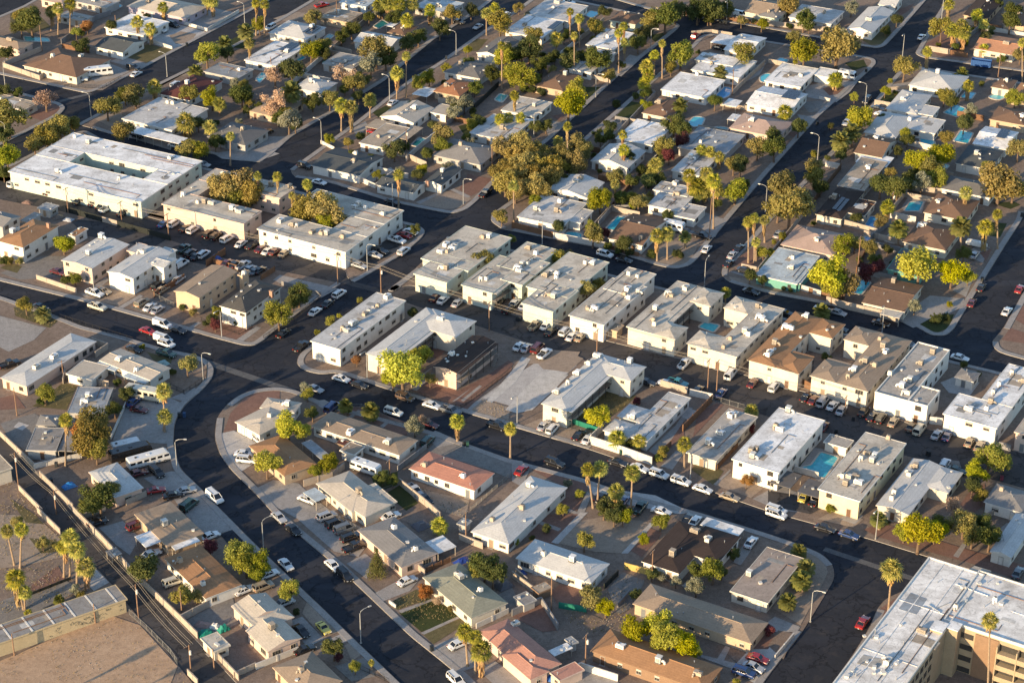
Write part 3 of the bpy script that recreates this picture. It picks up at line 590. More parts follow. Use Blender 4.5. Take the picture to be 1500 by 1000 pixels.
b('brown house with a white dormer gable', 'behind the walled pool', wCream, sBrown, [((905, 250), (1165, 288), (1290, 185), 2.8, 'hip')], head=26, ac=[(1000, 185)])
b('brown gabled house', 'below the walled pool', wCream, sBrown, [((790, 415), (1045, 470), (1085, 335), 2.8, 'hip')], head=26, ac=[(895, 325), (910, 320)])
b('dark green-grey flat house', 'behind the bright yellow-green tree', wTeal, rDk, [((690, 580), (900, 615), (1060, 510), 2.8, 'flat')], head=26)
b('low brown house with a cream carport', 'at the right corner of the upper street', wCream, sBrown, [((550, 770), (800, 830), (990, 690), 2.8, 'gx'), ((655, 840), (770, 865), (820, 790), 2.6, 'port')], head=26, pitch=.12, ac=[(735, 655), (760, 630)], extra=rCream)
b('dark grey house under golden trees', 'near the right edge', wWhite, sMid, [((1015, 100), (1300, 165), (1340, 80), 2.8, 'hip')], head=26)
# ---- third row
T(3, 1)
b('long grey hip-roofed building', 'by the left edge of the main street', wPink, sPale, [((-5, 215), (160, 262), (540, -10), 2.9, 'hip')], head=30, ac=[(215, 155), (318, 95)], pitch=.16, wdens=1.3)
b('white ridge-roofed house', 'with three attached porch roofs', wWhite, sCream, [((580, 110), (880, 228), (990, 150), 2.8, 'gx'), ((385, 190), (540, 228), (560, 125), 2.6, 'flat'), ((550, 137), (672, 175), (705, 150), 2.5, 'port'), ((720, 205), (850, 250), (880, 225), 2.5, 'port')], head=None, pitch=.12, ac=[(700, 115), (800, 170)], extra=rPaleBlue)
b('grey flat house', 'behind the big golden tree', wGrey, rBlueG, [((392, 420), (605, 425), (670, 270), 2.8, 'flat')], head=None, ac=[(495, 355), (515, 325)])
b('weathered grey shed-roofed house', 'left of the tall palm', wGrey, rOld, [((150, 637), (330, 640), (360, 505), 2.7, 'flat'), ((335, 640), (470, 645), (450, 520), 2.4, 'port')], head=None, nac=0, extra=rOld)
b('grey canvas gazebo', 'behind the weathered house', wGrey, sGrey, [((210, 490), (330, 492), (320, 430), 2.4, 'hip')], head=None, nac=0, name='gazebo', cat='gazebo', windows=False)
b('white hip-roofed house', 'beside the parked white limousine', wPink, sPale, [((500, 770), (690, 910), (845, 858), 2.8, 'hip')], head=144, ac=[(505, 735)], pitch=.18)
b('cream metal-roofed building', 'on the left edge by the alley', wCream, rTan, [((-150, 815), (75, 738), (30, 650), 3.8, 'flat')], head=54, nac=0, windows=False, name='warehouse', cat='warehouse')
T(4, 1)
b('wide tan flat-hipped house', 'with a white pergola at its back', wTan, sTan, [((800, 5), (965, 205), (1190, 115), 2.8, 'hip'), ((790, 140), (850, 205), (940, 165), 2.5, 'port'), ((1000, 195), (1025, 222), (1165, 160), 2.5, 'port')], head=144, pitch=.08, ac=[(965, 75)], extra=rWhite)
b('orange-tan hip house', 'with a bright lit rear slope', wWhite, sOrange, [((960, 270), (1205, 505), (1420, 425), 2.8, 'hip')], head=144, ac=[(1055, 290), (1190, 425)], pitch=.14)
b('cream cross-gabled house', 'beside the yellow car', wPink, sCream, [((1360, 545), (1450, 650), (1560, 470), 2.9, 'gx'), ((1440, 690), (1565, 820), (1760, 725), 2.9, 'gx'), ((1440, 620), (1510, 700), (1690, 580), 2.95, 'hip')], head=144, nac=1)
b('brown house cut by the bottom edge', 'below the cream cross-gabled house', wTan, sTan, [((1610, 900), (1760, 1090), (1820, 805), 2.8, 'hip')], head=144, ac=[(1765, 930)])
b('flat cream shed', 'at the alley wall beside green tarps', wCream, rCream, [((1165, 740), (1260, 815), (1345, 770), 2.6, 'flat')], head=144, nac=0, name='shed', cat='shed')
b('long yellow storage row', 'with graffiti on its wall', wYellow, rOld, [((-120, 815), (745, 503), (655, 430), 3.5, 'flat')], head=56.5, nac=0, windows=False, name='storage_building', cat='storage building', trim=wYellow)
# ---- lower middle block
T(3, 2)
b('white hip-roofed corner house', 'inside the street bend', wWhite, sCream, [((-125, 470), (20, 548), (150, 400), 2.8, 'hip'), ((20, 388), (225, 420), (335, 368), 2.85, 'hip')], head=None, ac=[(185, 375), (80, 440)], pitch=.2)
b('orange-brown hip house', 'between two yellow-green trees', wTan, sOrange, [((0, 595), (120, 805), (340, 700), 2.8, 'hip'), ((275, 590), (380, 700), (430, 662), 2.6, 'port')], head=144, ac=[(345, 690)], pitch=.2, extra=rBlueG)
b('long tan hip-roofed building', 'with three roof coolers by the main street', wWhite, sTan, [((330, 490), (835, 672), (945, 575), 2.8, 'hip'), ((495, 632), (570, 672), (660, 622), 2.5, 'flat')], head=121, ac=[(425, 490), (555, 540), (775, 600)], pitch=.12, wdens=1.2)
b('red hip-roofed building', 'beside the wide grey drive', wWhite, sRed, [((890, 748), (1285, 870), (1400, 770), 2.8, 'hip')], head=121, ac=[(990, 730), (1215, 795)], pitch=.16, wdens=1.3)
b('large cream cross-hipped house', 'with a white carport', wCream, sCream, [((350, 830), (560, 1000), (560, 765), 2.8, 'hip'), ((470, 920), (640, 1030), (800, 955), 2.85, 'hip'), ((640, 850), (770, 960), (825, 935), 2.6, 'flat'), ((275, 885), (350, 940), (420, 910), 2.5, 'port')], head=None, nac=1, pitch=.2, extra=rPaleBlue)
T(4, 2)
b('tan-grey hip house', 'behind the tall conifer', wPink, sGrey, [((595, 105), (850, 325), (1070, 240), 2.8, 'hip'), ((990, 175), (1060, 245), (1175, 200), 2.4, 'port')], head=144, ac=[(810, 95), (935, 220)], pitch=.18, extra=rWhite)
b('green-grey hip house', 'with a square lawn in front', wCream, sGreen, [((960, 385), (1275, 615), (1490, 540), 2.8, 'hip')], head=144, ac=[(1190, 380), (1315, 460)], pitch=.2)
b('coral hip-roofed house', 'behind the three shaggy palms', wPink, sCoral, [((1315, 690), (1600, 970), (1800, 890), 2.9, 'hip'), ((1440, 830), (1600, 985), (1720, 930), 2.95, 'hip'), ((1720, 940), (1780, 990), (1900, 900), 2.5, 'flat')], head=144, ac=[(1520, 660)], pitch=.3)
b('white two-slope building', 'beside the red gravel paths', wWhite, sPale, [((1260, 110), (1480, 190), (1800, -155), 2.8, 'hip')], head=30, ac=[(1385, 50), (1600, -150), (1560, -20)], pitch=.25, wdens=1.2)
T(4, 3)
b('white hip-roofed duplex', 'with a lit ridge and blue skylight', wWhite, sPale, [((20, 268), (465, 415), (575, 300), 2.8, 'hip')], head=120, ac=[(185, 250), (355, 285)], pitch=.25, wdens=1.3)
b('dark brown L-shaped building', 'with a bright white street canopy', wWhite, sDark, [((755, 290), (985, 358), (985, 50), 2.8, 'hip'), ((985, 240), (1215, 290), (1345, 145), 2.85, 'hip'), ((1095, 80), (1330, 135), (1372, 100), 2.6, 'port')], head=30, ac=[(940, 250), (1070, 115), (1150, 165), (1060, 275)], pitch=.16, extra=rWhite)
b('pinkish-grey flat building', 'beside the street-corner agaves', wCream, rPinkG, [((1275, 460), (1500, 535), (1445, 185), 2.8, 'flat')], head=30, ac=[(1390, 370), (1430, 270)])
b('long tan hip building', 'with white stripes painted on the roof', wTan, sTan, [((710, 530), (1400, 775), (1490, 640), 2.8, 'hip')], head=120, ac=[(935, 455), (1125, 510), (1395, 600)], pitch=.2)
b('long orange shingled building', 'on the bottom edge', wBrick, sOrange, [((455, 815), (1130, 1040), (1300, 930), 2.8, 'hip')], head=120, ac=[(635, 790), (860, 875), (1090, 950)], pitch=.25)
# ---- middle block
T(3, 2)
b('long white flat apartments', 'between the cross street and the gabled court', wWhite, rLGrey, [((310, 1000-1000), (500, 45), (895, -235), 5.2, 'flat')], head=30, ac=[(510, -70), (560, -90), (580, -100), (640, -155), (665, -170), (715, -200), (770, -255), (530, -60)], wdens=1.2)
b('pale hip-roofed court apartments', 'behind the bright street tree', wCream, sPale, [((635, 75), (800, 110), (1000, -200), 5, 'hip'), ((900, -88), (1184, -32), (1275, -125), 5.05, 'hip')], head=30, nac=1, balcony=[(0, 1, 2.6)], pitch=.2)
b('pink apartments with a dark brown roof', 'and black-railed gallery', wPink, sDark, [((1035, 150), (1180, 184), (1410, 3), 5, 'gy')], head=30, ac=[(1150, 80)], balcony=[(0, 1, 2.6)], pitch=.2)
T(3, 3)
b('white L-shaped hip-roofed apartments', 'around a bare courtyard', wCream, sPale, [((170, 362), (325, 410), (500, 70), 5, 'hip'), ((420, 170), (710, 222), (795, 150), 5.05, 'hip')], head=30, ac=[(265, 305), (330, 245), (385, 195), (450, 135), (500, 90), (690, 125)], balcony=[(0, 1, 2.6)], pitch=.2)
b('low white flat building with a zigzag front', '', wWhite, rLGrey, [((660, 545), (790, 590), (1030, 325), 2.9, 'flat'), ((525, 525), (690, 560), (700, 480), 2.95, 'hip'), ((605, 445), (760, 470), (790, 395), 2.95, 'hip')], head=30, ac=[(710, 450), (785, 390), (860, 305)], pitch=.15)
b('long grey low building', 'with a green awning at its front', wCream, rGrey, [((1020, 650), (1200, 700), (1440, 440), 2.9, 'flat')], head=30, ac=[(1150, 600), (1220, 540), (1285, 440), (1310, 435)])
b('bright white two-storey apartments', 'left of the L-shaped pool', wWhite, rWhite, [((1280, 692), (1570, 765), (1565, 385), 5.2, 'flat')], head=30, ac=[(1430, 640), (1410, 680), (1570, 520), (1545, 505), (1400, 650), (1620, 410)], wdens=1.1, trim=wWhite)
T(3, 4)
b('first dark-roofed carport', 'by the pool gate', wWhite, rDk, [((10, 822), (130, 862), (190, 778), 2.6, 'port')], head=30, nac=0, name='carport_shelter', cat='carport', extra=rDk)
b('dark-roofed carport over a yellow car', '', wWhite, rDk, [((170, 880), (335, 925), (345, 832), 2.6, 'port')], head=30, nac=0, name='carport_shelter', cat='carport', extra=rDk)
b('small flat pool house', 'behind the L-shaped pool', wWhite, rGrey, [((325, 585), (462, 630), (490, 575), 2.6, 'flat')], head=30, nac=0, name='pool_house', cat='pool house')
b('long flat apartments with a yellow side wall', 'right of the L-shaped pool', wLemon, rCream, [((290, 862), (540, 937), (560, 525), 5.2, 'flat')], head=30, ac=[(435, 795), (470, 795), (515, 795), (455, 840), (530, 830), (545, 690), (580, 660), (625, 680), (610, 705), (705, 570), (680, 550)], trim=wWhite)
b('grey-white gabled house with a side wing', 'right of the yellow-sided apartments', wCream, sPale, [((625, 965), (830, 1010), (875, 690), 2.9, 'gy'), ((900, 850), (1060, 885), (1135, 765), 2.9, 'hip')], head=30, ac=[(830, 780), (740, 890), (725, 925), (865, 740)], pitch=.18)
b('blue-grey hip building', 'on the lower right edge', wWhite, sGrey, [((1265, 935), (1500, 1010), (1365, 835), 2.9, 'hip')], head=30)
b('pale blue-grey roofed building', 'behind the dark trees at lower right', wWhite, sPale, [((1300, 1225), (1425, 1270), (1500, 1020), 2.9, 'gy')], head=30, nac=0)
b('orange-brown hip-roofed court apartments', 'beside the poolside apartments', wCream, sOrange, [((-125, 110), (185, 190), (150, -180), 5.1, 'hip', [(0, .55, 0, 1), (.55, 1, 0, .3), (.55, 1, .7, 1)])], head=30, ac=[(15, 70), (40, 15), (110, -80), (140, -70), (225, -140), (0, 85)], pitch=.24, balcony=[(1, 2, 2.6)])
b('tan hip-roofed court apartments', 'with a double cooler on the ridge', wCream, sTan, [((240, 205), (590, 290), (540, -85), 5.1, 'hip', [(.45, 1, 0, 1), (0, .45, 0, .32), (0, .45, .72, 1)])], head=30, ac=[(470, 210), (505, 175), (570, 125), (625, 145), (675, 35), (690, 65), (655, -10)], pitch=.2, balcony=[(1, 2, 2.6)])
b('grey parapet-roofed apartments', 'right of the tan court apartments', wWhite, rGrey, [((615, 300), (940, 390), (875, 0), 5.2, 'par', [(0, .62, 0, 1), (.62, 1, 0, .3)])], head=30, ac=[(810, 305), (785, 270), (830, 235), (895, 135), (965, 70), (715, 195), (785, 95)], trim=wWhite)
b('bright white L-shaped flat apartments', 'on the right edge', wWhite, rWhite, [((1015, 432), (1350, 500), (1340, 110), 5.2, 'flat', [(0, 1, 0, .36), (.42, 1, .36, 1)])], head=30, ac=[(1175, 400), (1305, 360), (1280, 400), (1320, 300), (1355, 255), (1430, 185), (1495, 240)], trim=wWhite)
b('little hip-roofed court house', 'between the two right-hand apartment blocks', wWhite, sGrey, [((1090, 208), (1205, 238), (1250, 185), 2.6, 'hip')], head=30, nac=0)
b('pink-walled building', 'cut by the right edge beside the white apartments', wPink, rCream, [((1440, 530), (1560, 560), (1540, 440), 5, 'flat')], head=30, nac=0)
# ---- small back-yard sheds
T(4, 3)
b('orange-brown tin shed', 'beside the leaning pole behind the white duplex', wBrick, rTan, [((105, 440), (160, 475), (230, 430), 2.2, 'flat')], head=144, nac=0, name='shed', cat='shed', windows=False)
b('rusty patched shed', 'against the grey block wall', wGrey, rOld, [((15, 490), (60, 550), (145, 510), 2.2, 'flat')], head=144, nac=0, name='shed', cat='shed', windows=False)
b('corrugated lean-to', 'behind the coral hip-roofed house', wGrey, rBlueG, [((310, 740), (345, 780), (400, 765), 2.2, 'flat')], head=144, nac=0, name='shed', cat='shed', windows=False)
b('white awning shed', 'right behind the coral hip-roofed house', wWhite, rWhite, [((210, 810), (250, 840), (355, 790), 2.3, 'port')], head=144, nac=0, name='shed', cat='shed', windows=False, extra=rWhite)
T(4, 2)
b('grey garden shed', 'beside the tall pole left of the white two-slope building', wGrey, rBlueG, [((1180, 60), (1225, 90), (1270, 50), 2.2, 'flat')], head=30, nac=0, name='shed', cat='shed', windows=False)
T(3, 2)
b('maroon awning shed', 'behind the long tan hip-roofed building', wBrown, sMaroon, [((470, 590), (510, 615), (545, 585), 2.3, 'flat')], head=121, nac=0, name='shed', cat='shed', windows=False)
T(2, 3)
b('tan storage shed', 'in front of the fourth flat apartment row', wTan, rTan, [((550, 920), (615, 945), (655, 905), 2.4, 'flat')], head=30, nac=0, name='shed', cat='shed', windows=False)
T(4, 1)
b('wire-roofed pen', 'behind the wide tan flat-hipped house', wGrey, rOld, [((610, 230), (660, 262), (700, 225), 2.0, 'port')], head=144, nac=0, name='pen', cat='pen', extra=rOld)
# ---- big white-roofed building at the lower right
T(4, 4)
BIG = b('big white-roofed building', 'with a cream stair tower and brick panel', wOchre, rBig, [((200, 1220), (585, 1345), (972, 268), 11, 'par'), ((1010, 640), (1850, 900), (1340, 370), 11, 'par')], head=31, ac=[(1100, 560), (1330, 520), (700, 880), (900, 700)], cat='office building', name='office_building', windows=False, trim=wWhite)

# ------------------------------------------------------------------ ground, roads, blocks, pavements
asphalt('asphalt', (.028, .031, .04)); asphalt('old_asphalt', (.064, .06, .06), .3, .5)
ground_mat('dirt', (.18, .135, .108), (.29, .225, .18), (.11, .083, .066)); ground_mat('sand', (.42, .28, .18), (.52, .365, .245), (.26, .17, .11), .15, .5)
ground_mat('red_gravel', (.2, .115, .09), (.26, .155, .12), (.14, .085, .07), .2, 1.0); ground_mat('tan_gravel', (.3, .235, .18), (.36, .29, .23), (.22, .17, .135), .2, 1)
ground_mat('grey_gravel', (.2, .185, .17), (.27, .25, .23), (.14, .13, .12), .2, 1)
ground_mat('concrete', (.3, .28, .265), (.37, .35, .33), (.22, .2, .185), .12, .5); ground_mat('pale_concrete', (.42, .4, .38), (.5, .48, .46), (.3, .28, .26), .15, .6)
ground_mat('grass', (.035, .05, .018), (.055, .068, .025), (.09, .08, .04), .2, 1.2); ground_mat('dry_grass', (.11, .1, .045), (.17, .14, .075), (.07, .065, .03), .2, 1.0)
ground_mat('kerb', (.36, .34, .32), (.42, .4, .375), (.28, .26, .24), .3, 1)
def sheet(name, pts, z, mat, world=False):
    b = MB(); P = [p if world else G(p[0], p[1], z) for p in pts]
    poly = [(p[0], p[1]) for p in P]
    if sum(poly[i][0]*poly[(i+1) % len(poly)][1]-poly[(i+1) % len(poly)][0]*poly[i][1] for i in range(len(poly))) < 0: poly = poly[::-1]
    b.add([(p[0], p[1], z) for p in poly], [tuple(range(len(poly)))])
    return structure(name, b.mesh(name, MATS[mat]))
structure('ground', (lambda b: (b.add([(-6000, -6000, -.3), (6000, -6000, -.3), (6000, 6000, -.3), (-6000, 6000, -.3)], [(0, 1, 2, 3)]), b.mesh('ground', MATS['dirt']))[1])(MB()))
sheet('road', [(-430, 180), (430, 180), (430, 980), (-430, 980)], 0, 'asphalt', True)
def smooth(pts, r=3.0, closed=True):
    """round the corners of a polygon in world space"""
    out = []; n = len(pts)
    for i in range(n):
        a, p, c = Vector(pts[i-1]), Vector(pts[i]), Vector(pts[(i+1) % n])
        if not closed and i in (0, n-1): out.append(p); continue
        d1, d2 = (a-p), (c-p); k = min(r, d1.length*.45, d2.length*.45)
        q1, q2 = p+d1.normalized()*k, p+d2.normalized()*k
        for t in (0, .33, .67, 1): out.append(q1*(1-t)**2+p*(2*t*(1-t))+q2*t*t)
    return out
def block(pts, name='city_block', mat='dirt'):
    P = smooth([G(x, y, BASE).to_2d() for x, y in pts])
    b = MB(); b.prism([(p.x, p.y) for p in P], -.2, BASE, 0, 1); structure(name, b.mesh(name, [MATS['kerb'], MATS[mat]]))
def strip(name, pts, width, mat, z, off=0.0, r=2.0, thick=.06, tile=False):
    """ribbon following a kerb line, 'off' to its left"""
    P = smooth([(GT(x, y, z) if tile else G(x, y, z)).to_2d() for x, y in pts], r, False)
    L, R = [], []
    for i, p in enumerate(P):
        d = (P[min(i+1, len(P)-1)]-P[max(i-1, 0)]).normalized(); n = Vector((-d.y, d.x))
        L.append(p+n*(off+width)); R.append(p+n*off)
    b = MB(); k = len(P); vs = [(p.x, p.y, z) for p in L+R]+[(p.x, p.y, z-thick) for p in L+R]; fs = []
    for i in range(k-1):
        fs += [(i, k+i, k+i+1, i+1), (2*k+i, i, i+1, 2*k+i+1), (3*k+i, 3*k+i+1, k+i+1, k+i)]
    fs += [(0, 2*k, 3*k, k), (k-1, 2*k-1, 4*k-1, 3*k-1)]
    b.add(vs, fs); return structure(name, b.mesh(name, MATS[mat]))
K = {}
K[1] = [(-80, 88), (0, 109), (125, 136), (137, 134), (187, 112), (375, 12), (420, -14), (300, -60), (-80, -60)]
K['1b'] = [(-80, 108), (0, 127), (60, 143), (88, 150), (97, 157), (88, 168), (10, 208), (-60, 244)]
K[2] = [(-60, 254), (10, 243), (105, 195), (125, 190), (160, 209), (320, 250), (375, 262), (482, 292), (575, 320), (612, 329), (624, 337), (619, 347), (592, 371), (520, 413), (508, 406), (506, 394), (380, 353), (240, 324), (190, 310), (30, 264), (-60, 240)]
K[3] = [(112, 182), (187, 143), (292, 92), (375, 47), (455, 0), (500, -25), (760, -25), (722, 0), (700, 17), (637, 57), (600, 87), (565, 117), (495, 160), (427, 200), (396, 228), (380, 238), (365, 236), (160, 196), (133, 187)]
K[4] = [(424, 248), (474, 212), (525, 175), (600, 116), (637, 95), (712, 42), (745, 22), (775, 0), (795, -14), (825, -4), (937, 20), (985, 32), (998, 37), (990, 45), (905, 112), (805, 205), (725, 267), (697, 296), (683, 307), (662, 313), (640, 309), (575, 296), (482, 267), (432, 260)]
K[5] = [(735, 335), (718, 323), (720, 313), (750, 292), (857, 200), (967, 105), (1012, 67), (1026, 52), (1040, 49), (1125, 60), (1265, 82), (1282, 86), (1284, 93), (1275, 102), (1200, 170), (1125, 253), (1042, 352), (1027, 373), (1012, 388), (990, 394), (965, 389), (885, 364), (750, 338)]
K[6] = [(1057, 403), (1057, 393), (1065, 385), (1090, 357), (1125, 318), (1207, 232), (1277, 152), (1305, 117), (1318, 102), (1330, 96), (1345, 97), (1400, 106), (1560, 130), (1600, 200), (1500, 310), (1497, 322), (1475, 355), (1435, 420), (1397, 482), (1386, 491), (1365, 491), (1337, 475), (1210, 445), (1125, 429), (1068, 413)]
K[7] = [(870, -10), (947, 13), (1010, 24), (1125, 42), (1255, 66), (1286, 71), (1297, 67), (1325, 37), (1357, 0), (1380, -25), (870, -50)]
K[8] = [(1398, -20), (1368, 28), (1347, 66), (1340, 78), (1350, 84), (1400, 91), (1560, 113), (1600, -20)]
K[9] = [(655, 346), (690, 350), (897, 402), (975, 422), (1057, 442), (1290, 500), (1400, 529), (1455, 542), (1600, 579), (1600, 690), (1460, 652), (1357, 628), (1262, 597), (1077, 545), (885, 498), (807, 476), (655, 433), (601, 417), (588, 420), (575, 427), (567, 425), (610, 392)]
K[10] = [(-60, 276), (0, 292), (97, 311), (250, 352), (340, 382), (490, 413), (500, 415), (465, 438), (400, 486), (385, 499), (372, 506), (355, 505), (320, 496), (255, 478), (130, 443), (0, 411), (-60, 397)]
K[11] = [(566, 432), (600, 445), (750, 494), (900, 541), (1045, 587), (1200, 631), (1330, 668), (1600, 742), (1600, 890), (1520, 862), (1370, 818), (1275, 789), (1125, 748), (950, 687), (862, 657), (675, 602), (600, 580), (492, 545), (470, 548), (445, 542), (434, 532), (437, 520), (450, 508), (545, 443)]
K[12] = [(332, 592), (350, 578), (375, 569), (407, 566), (435, 571), (462, 584), (500, 597), (555, 610), (630, 630), (745, 671), (855, 700), (912, 720), (1025, 750), (1125, 781), (1170, 796), (1205, 811), (1220, 826), (1223, 845), (1210, 868), (1175, 925), (1125, 990), (1070, 1070), (740, 1070), (682, 997), (650, 970), (600, 930), (550, 882), (495, 830), (450, 793), (400, 751), (375, 723), (337, 686), (322, 665), (314, 640), (317, 612)]
K[13] = [(-60, 418), (0, 433), (70, 457), (120, 477), (180, 492), (240, 510), (285, 519), (305, 527), (314, 538), (312, 552), (299, 568), (270, 593), (256, 618), (254, 650), (264, 686), (295, 715), (325, 747), (375, 797), (425, 845), (475, 892), (525, 941), (587, 1000), (650, 1060), (400, 1060), (347, 1000), (262, 910), (150, 795), (107, 750), (47, 685), (0, 637), (-60, 580)]
K[14] = [(-60, 610), (0, 668), (27, 712), (55, 745), (90, 782), (155, 845), (188, 886), (215, 918), (262, 975), (290, 1010), (330, 1060), (-60, 1060)]
K[15] = [(1330, 862), (1345, 858), (1365, 862), (1420, 882), (1600, 940), (1600, 1080), (1170, 1080), (1232, 982), (1250, 957), (1272, 921), (1285, 891), (1297, 876)]
K[16] = [(1453, 500), (1455, 508), (1463, 515), (1475, 519), (1500, 526), (1600, 553), (1640, 250), (1560, 335), (1500, 425), (1470, 480)]
for k, p in K.items(): block(p, mat={14: 'dirt'}.get(k, 'dirt'))
SW = .235
def side(pts, w=1.5, tile=False): strip('sidewalk', pts, w, 'concrete', SW, .12, tile=tile)
# kerb-side pavements (block lies to the left of the line's direction)
def pave(k, i, j, w=1.5):
    p = K[k]; seq = p[i:j+1] if j > i else p[i:]+p[:j+1]
    c = sum((G(*q).to_2d() for q in p), Vector((0, 0)))/len(p)
    A = [G(*q).to_2d() for q in p]; area = sum(A[n].x*A[(n+1) % len(A)].y-A[(n+1) % len(A)].x*A[n].y for n in range(len(A)))
    if area < 0: seq = seq[::-1]
    side(seq, w)
pave(1, 0, 6); pave('1b', 0, 7); pave(2, 0, 13, 1.4); pave(3, 0, 4); pave(3, 7, 18); pave(4, 0, 8); pave(4, 9, 23); pave(5, 0, 22); pave(6, 0, 12); pave(6, 14, 24); pave(7, 0, 8); pave(8, 0, 6)
pave(9, 0, 8, 1.3); pave(9, 18, 22, 1.8); pave(10, 6, 16); pave(11, 14, 23); pave(12, 0, 16); pave(12, 19, 34); pave(13, 0, 22); pave(15, 5, 10); pave(15, 0, 3); pave(16, 0, 5); pave(16, 8, 10)
PZ = [BASE+.012]
def patch(mat, pts, name=None, tile=True, over=False):
    PZ[0] += .0004; z = PZ[0] if not over else SW+.006+PZ[0]*.02
    q = [Q(*p) for p in pts] if tile else pts
    nm = name or {'concrete': 'driveway', 'pale_concrete': 'concrete_pad', 'grass': 'lawn', 'dry_grass': 'dry_lawn', 'asphalt': 'parking_bay', 'old_asphalt': 'parking_bay'}.get(mat, 'gravel_yard')
    return sheet(nm, q, z, mat)
# alleys: older, browner asphalt on the road base
def low(mat, pts, name, z=.012): return sheet(name, pts, z, mat)
low('old_asphalt', [(-60, 246), (30, 264), (190, 310), (240, 324), (380, 353), (506, 394), (520, 413), (567, 425), (601, 417), (655, 433), (807, 476), (885, 498), (1077, 545), (1262, 597), (1460, 652), (1600, 690), (1600, 742), (1330, 668), (1200, 631), (1045, 587), (900, 541), (750, 494), (600, 445), (566, 432), (500, 415), (340, 382), (250, 352), (97, 311), (0, 292), (-60, 276)], 'alley')
low('old_asphalt', [(-60, 580), (0, 637), (47, 685), (107, 750), (150, 795), (262, 910), (347, 1000), (400, 1060), (330, 1060), (290, 1010), (262, 975), (215, 918), (188, 886), (155, 845), (90, 782), (55, 745), (27, 712), (0, 668), (-60, 610)], 'alley')
# concrete valley gutters across the side streets
ground_mat('worn_gutter', (.1, .1, .105), (.14, .14, .14), (.07, .07, .075), .3, 1); ground_mat('slab', (.48, .46, .43), (.58, .56, .53), (.3, .28, .25), .3, .5)
def gutter(pts): strip('valley_gutter', pts, 1.6, 'worn_gutter', .02, 0, thick=.01, tile=False)
strip('valley_gutter', [(435, 571), (305, 527)], 2.2, 'worn_gutter', .02, 0, thick=.01)
gutter([(1205, 806), (1345, 853)]); gutter([(88, 150), (135, 138)]); 
# ---- yards, drives and lawns
T(1, 1)
patch('tan_gravel', [(240, 470), (440, 480), (700, 440), (720, 460), (600, 530), (460, 530), (300, 490)]); patch('concrete', [(520, 450), (640, 370), (760, 420), (700, 450), (560, 480)])
patch('pale_concrete', [(860, 250), (900, 190), (1000, 130), (1210, 190), (1060, 280), (1000, 290)], 'driveway'); patch('tan_gravel', [(990, 210), (1060, 185), (1150, 200), (1120, 250), (1030, 260)])
patch('dry_grass', [(720, 330), (860, 260), (1010, 290), (870, 370)]); patch('concrete', [(640, 360), (720, 330), (860, 375), (800, 400)])
patch('concrete', [(1080, 140), (1260, 50), (1400, 80), (1230, 170)]); patch('grass', [(1340, 240), (1420, 200), (1500, 240), (1440, 290), (1370, 280)])
patch('red_gravel', [(160, 680), (260, 620), (340, 610), (360, 640), (250, 710)]); patch('tan_gravel', [(540, 690), (700, 640), (740, 720), (640, 740)])
patch('concrete', [(760, 780), (1010, 850), (1000, 880), (740, 800)]); patch('concrete', [(1250, 900), (1480, 860), (1640, 900), (1500, 950), (1300, 930)])
patch('tan_gravel', [(880, 540), (960, 470), (1100, 440), (1180, 380), (1000, 450)]); patch('dry_grass', [(60, 20), (200, 60), (300, 160), (180, 200), (60, 130)])
T(1, 2)
patch('concrete', [(0, 870), (60, 800), (200, 800), (150, 840), (40, 920)]); patch('dirt', [(260, 690), (420, 640), (380, 700), (280, 760)]); patch('tan_gravel', [(100, 110), (220, 70), (330, 80), (200, 130)])
patch('grass', [(1185, 740), (1290, 710), (1290, 760), (1220, 790)]); patch('dry_grass', [(1180, 300), (1290, 230), (1360, 230), (1300, 300)]); patch('grass', [(680, 660), (760, 620), (800, 640), (720, 690)])
patch('concrete', [(560, 760), (640, 710), (660, 740), (600, 800)]); patch('concrete', [(770, 620), (830, 590), (880, 600), (820, 640)])
T(1, 3)
patch('grass', [(430, 510), (530, 510), (470, 590), (430, 580)]); patch('grass', [(610, 680), (700, 595), (790, 610), (760, 640), (680, 700)]); patch('concrete', [(500, 790), (560, 700), (660, 710), (600, 800)])
patch('concrete', [(590, 430), (690, 320), (760, 340), (640, 450)]); patch('dirt', [(1050, 270), (1130, 220), (1170, 240), (1130, 280)]); patch('red_gravel', [(230, 680), (330, 660), (280, 710)]); patch('concrete', [(180, 700), (300, 720), (220, 820)])
patch('concrete', [(1310, 410), (1490, 370), (1450, 440), (1370, 480)]); patch('grass', [(800, 210), (900, 190), (930, 200), (850, 260)])
T(1, 4)
patch('dry_grass', [(540, 230), (640, 180), (730, 190), (680, 260), (600, 265)]); patch('red_gravel', [(760, 60), (860, 20), (830, 60), (770, 100)]); patch('red_gravel', [(920, 260), (1050, 180), (1180, 340), (1000, 330)])
patch('grass', [(625, 600), (690, 540), (760, 550), (720, 600), (650, 620)]); patch('concrete', [(210, 510), (330, 480), (500, 470), (540, 460), (480, 540), (400, 600), (230, 570)]); patch('red_gravel', [(320, 520), (400, 490), (450, 510), (430, 550), (360, 560)])
patch('grey_gravel', [(190, 600), (310, 590), (360, 590), (320, 650), (240, 660)]); patch('concrete', [(170, 670), (230, 680), (300, 670), (220, 740)]); patch('grass', [(450, 370), (560, 350), (580, 390), (500, 415)])
patch('concrete', [(690, 500), (830, 480), (880, 500), (820, 540), (720, 530)]); patch('dirt', [(740, 440), (850, 410), (840, 470), (760, 470)]); patch('red_gravel', [(110, 780), (210, 760), (170, 820)])
T(2, 2)
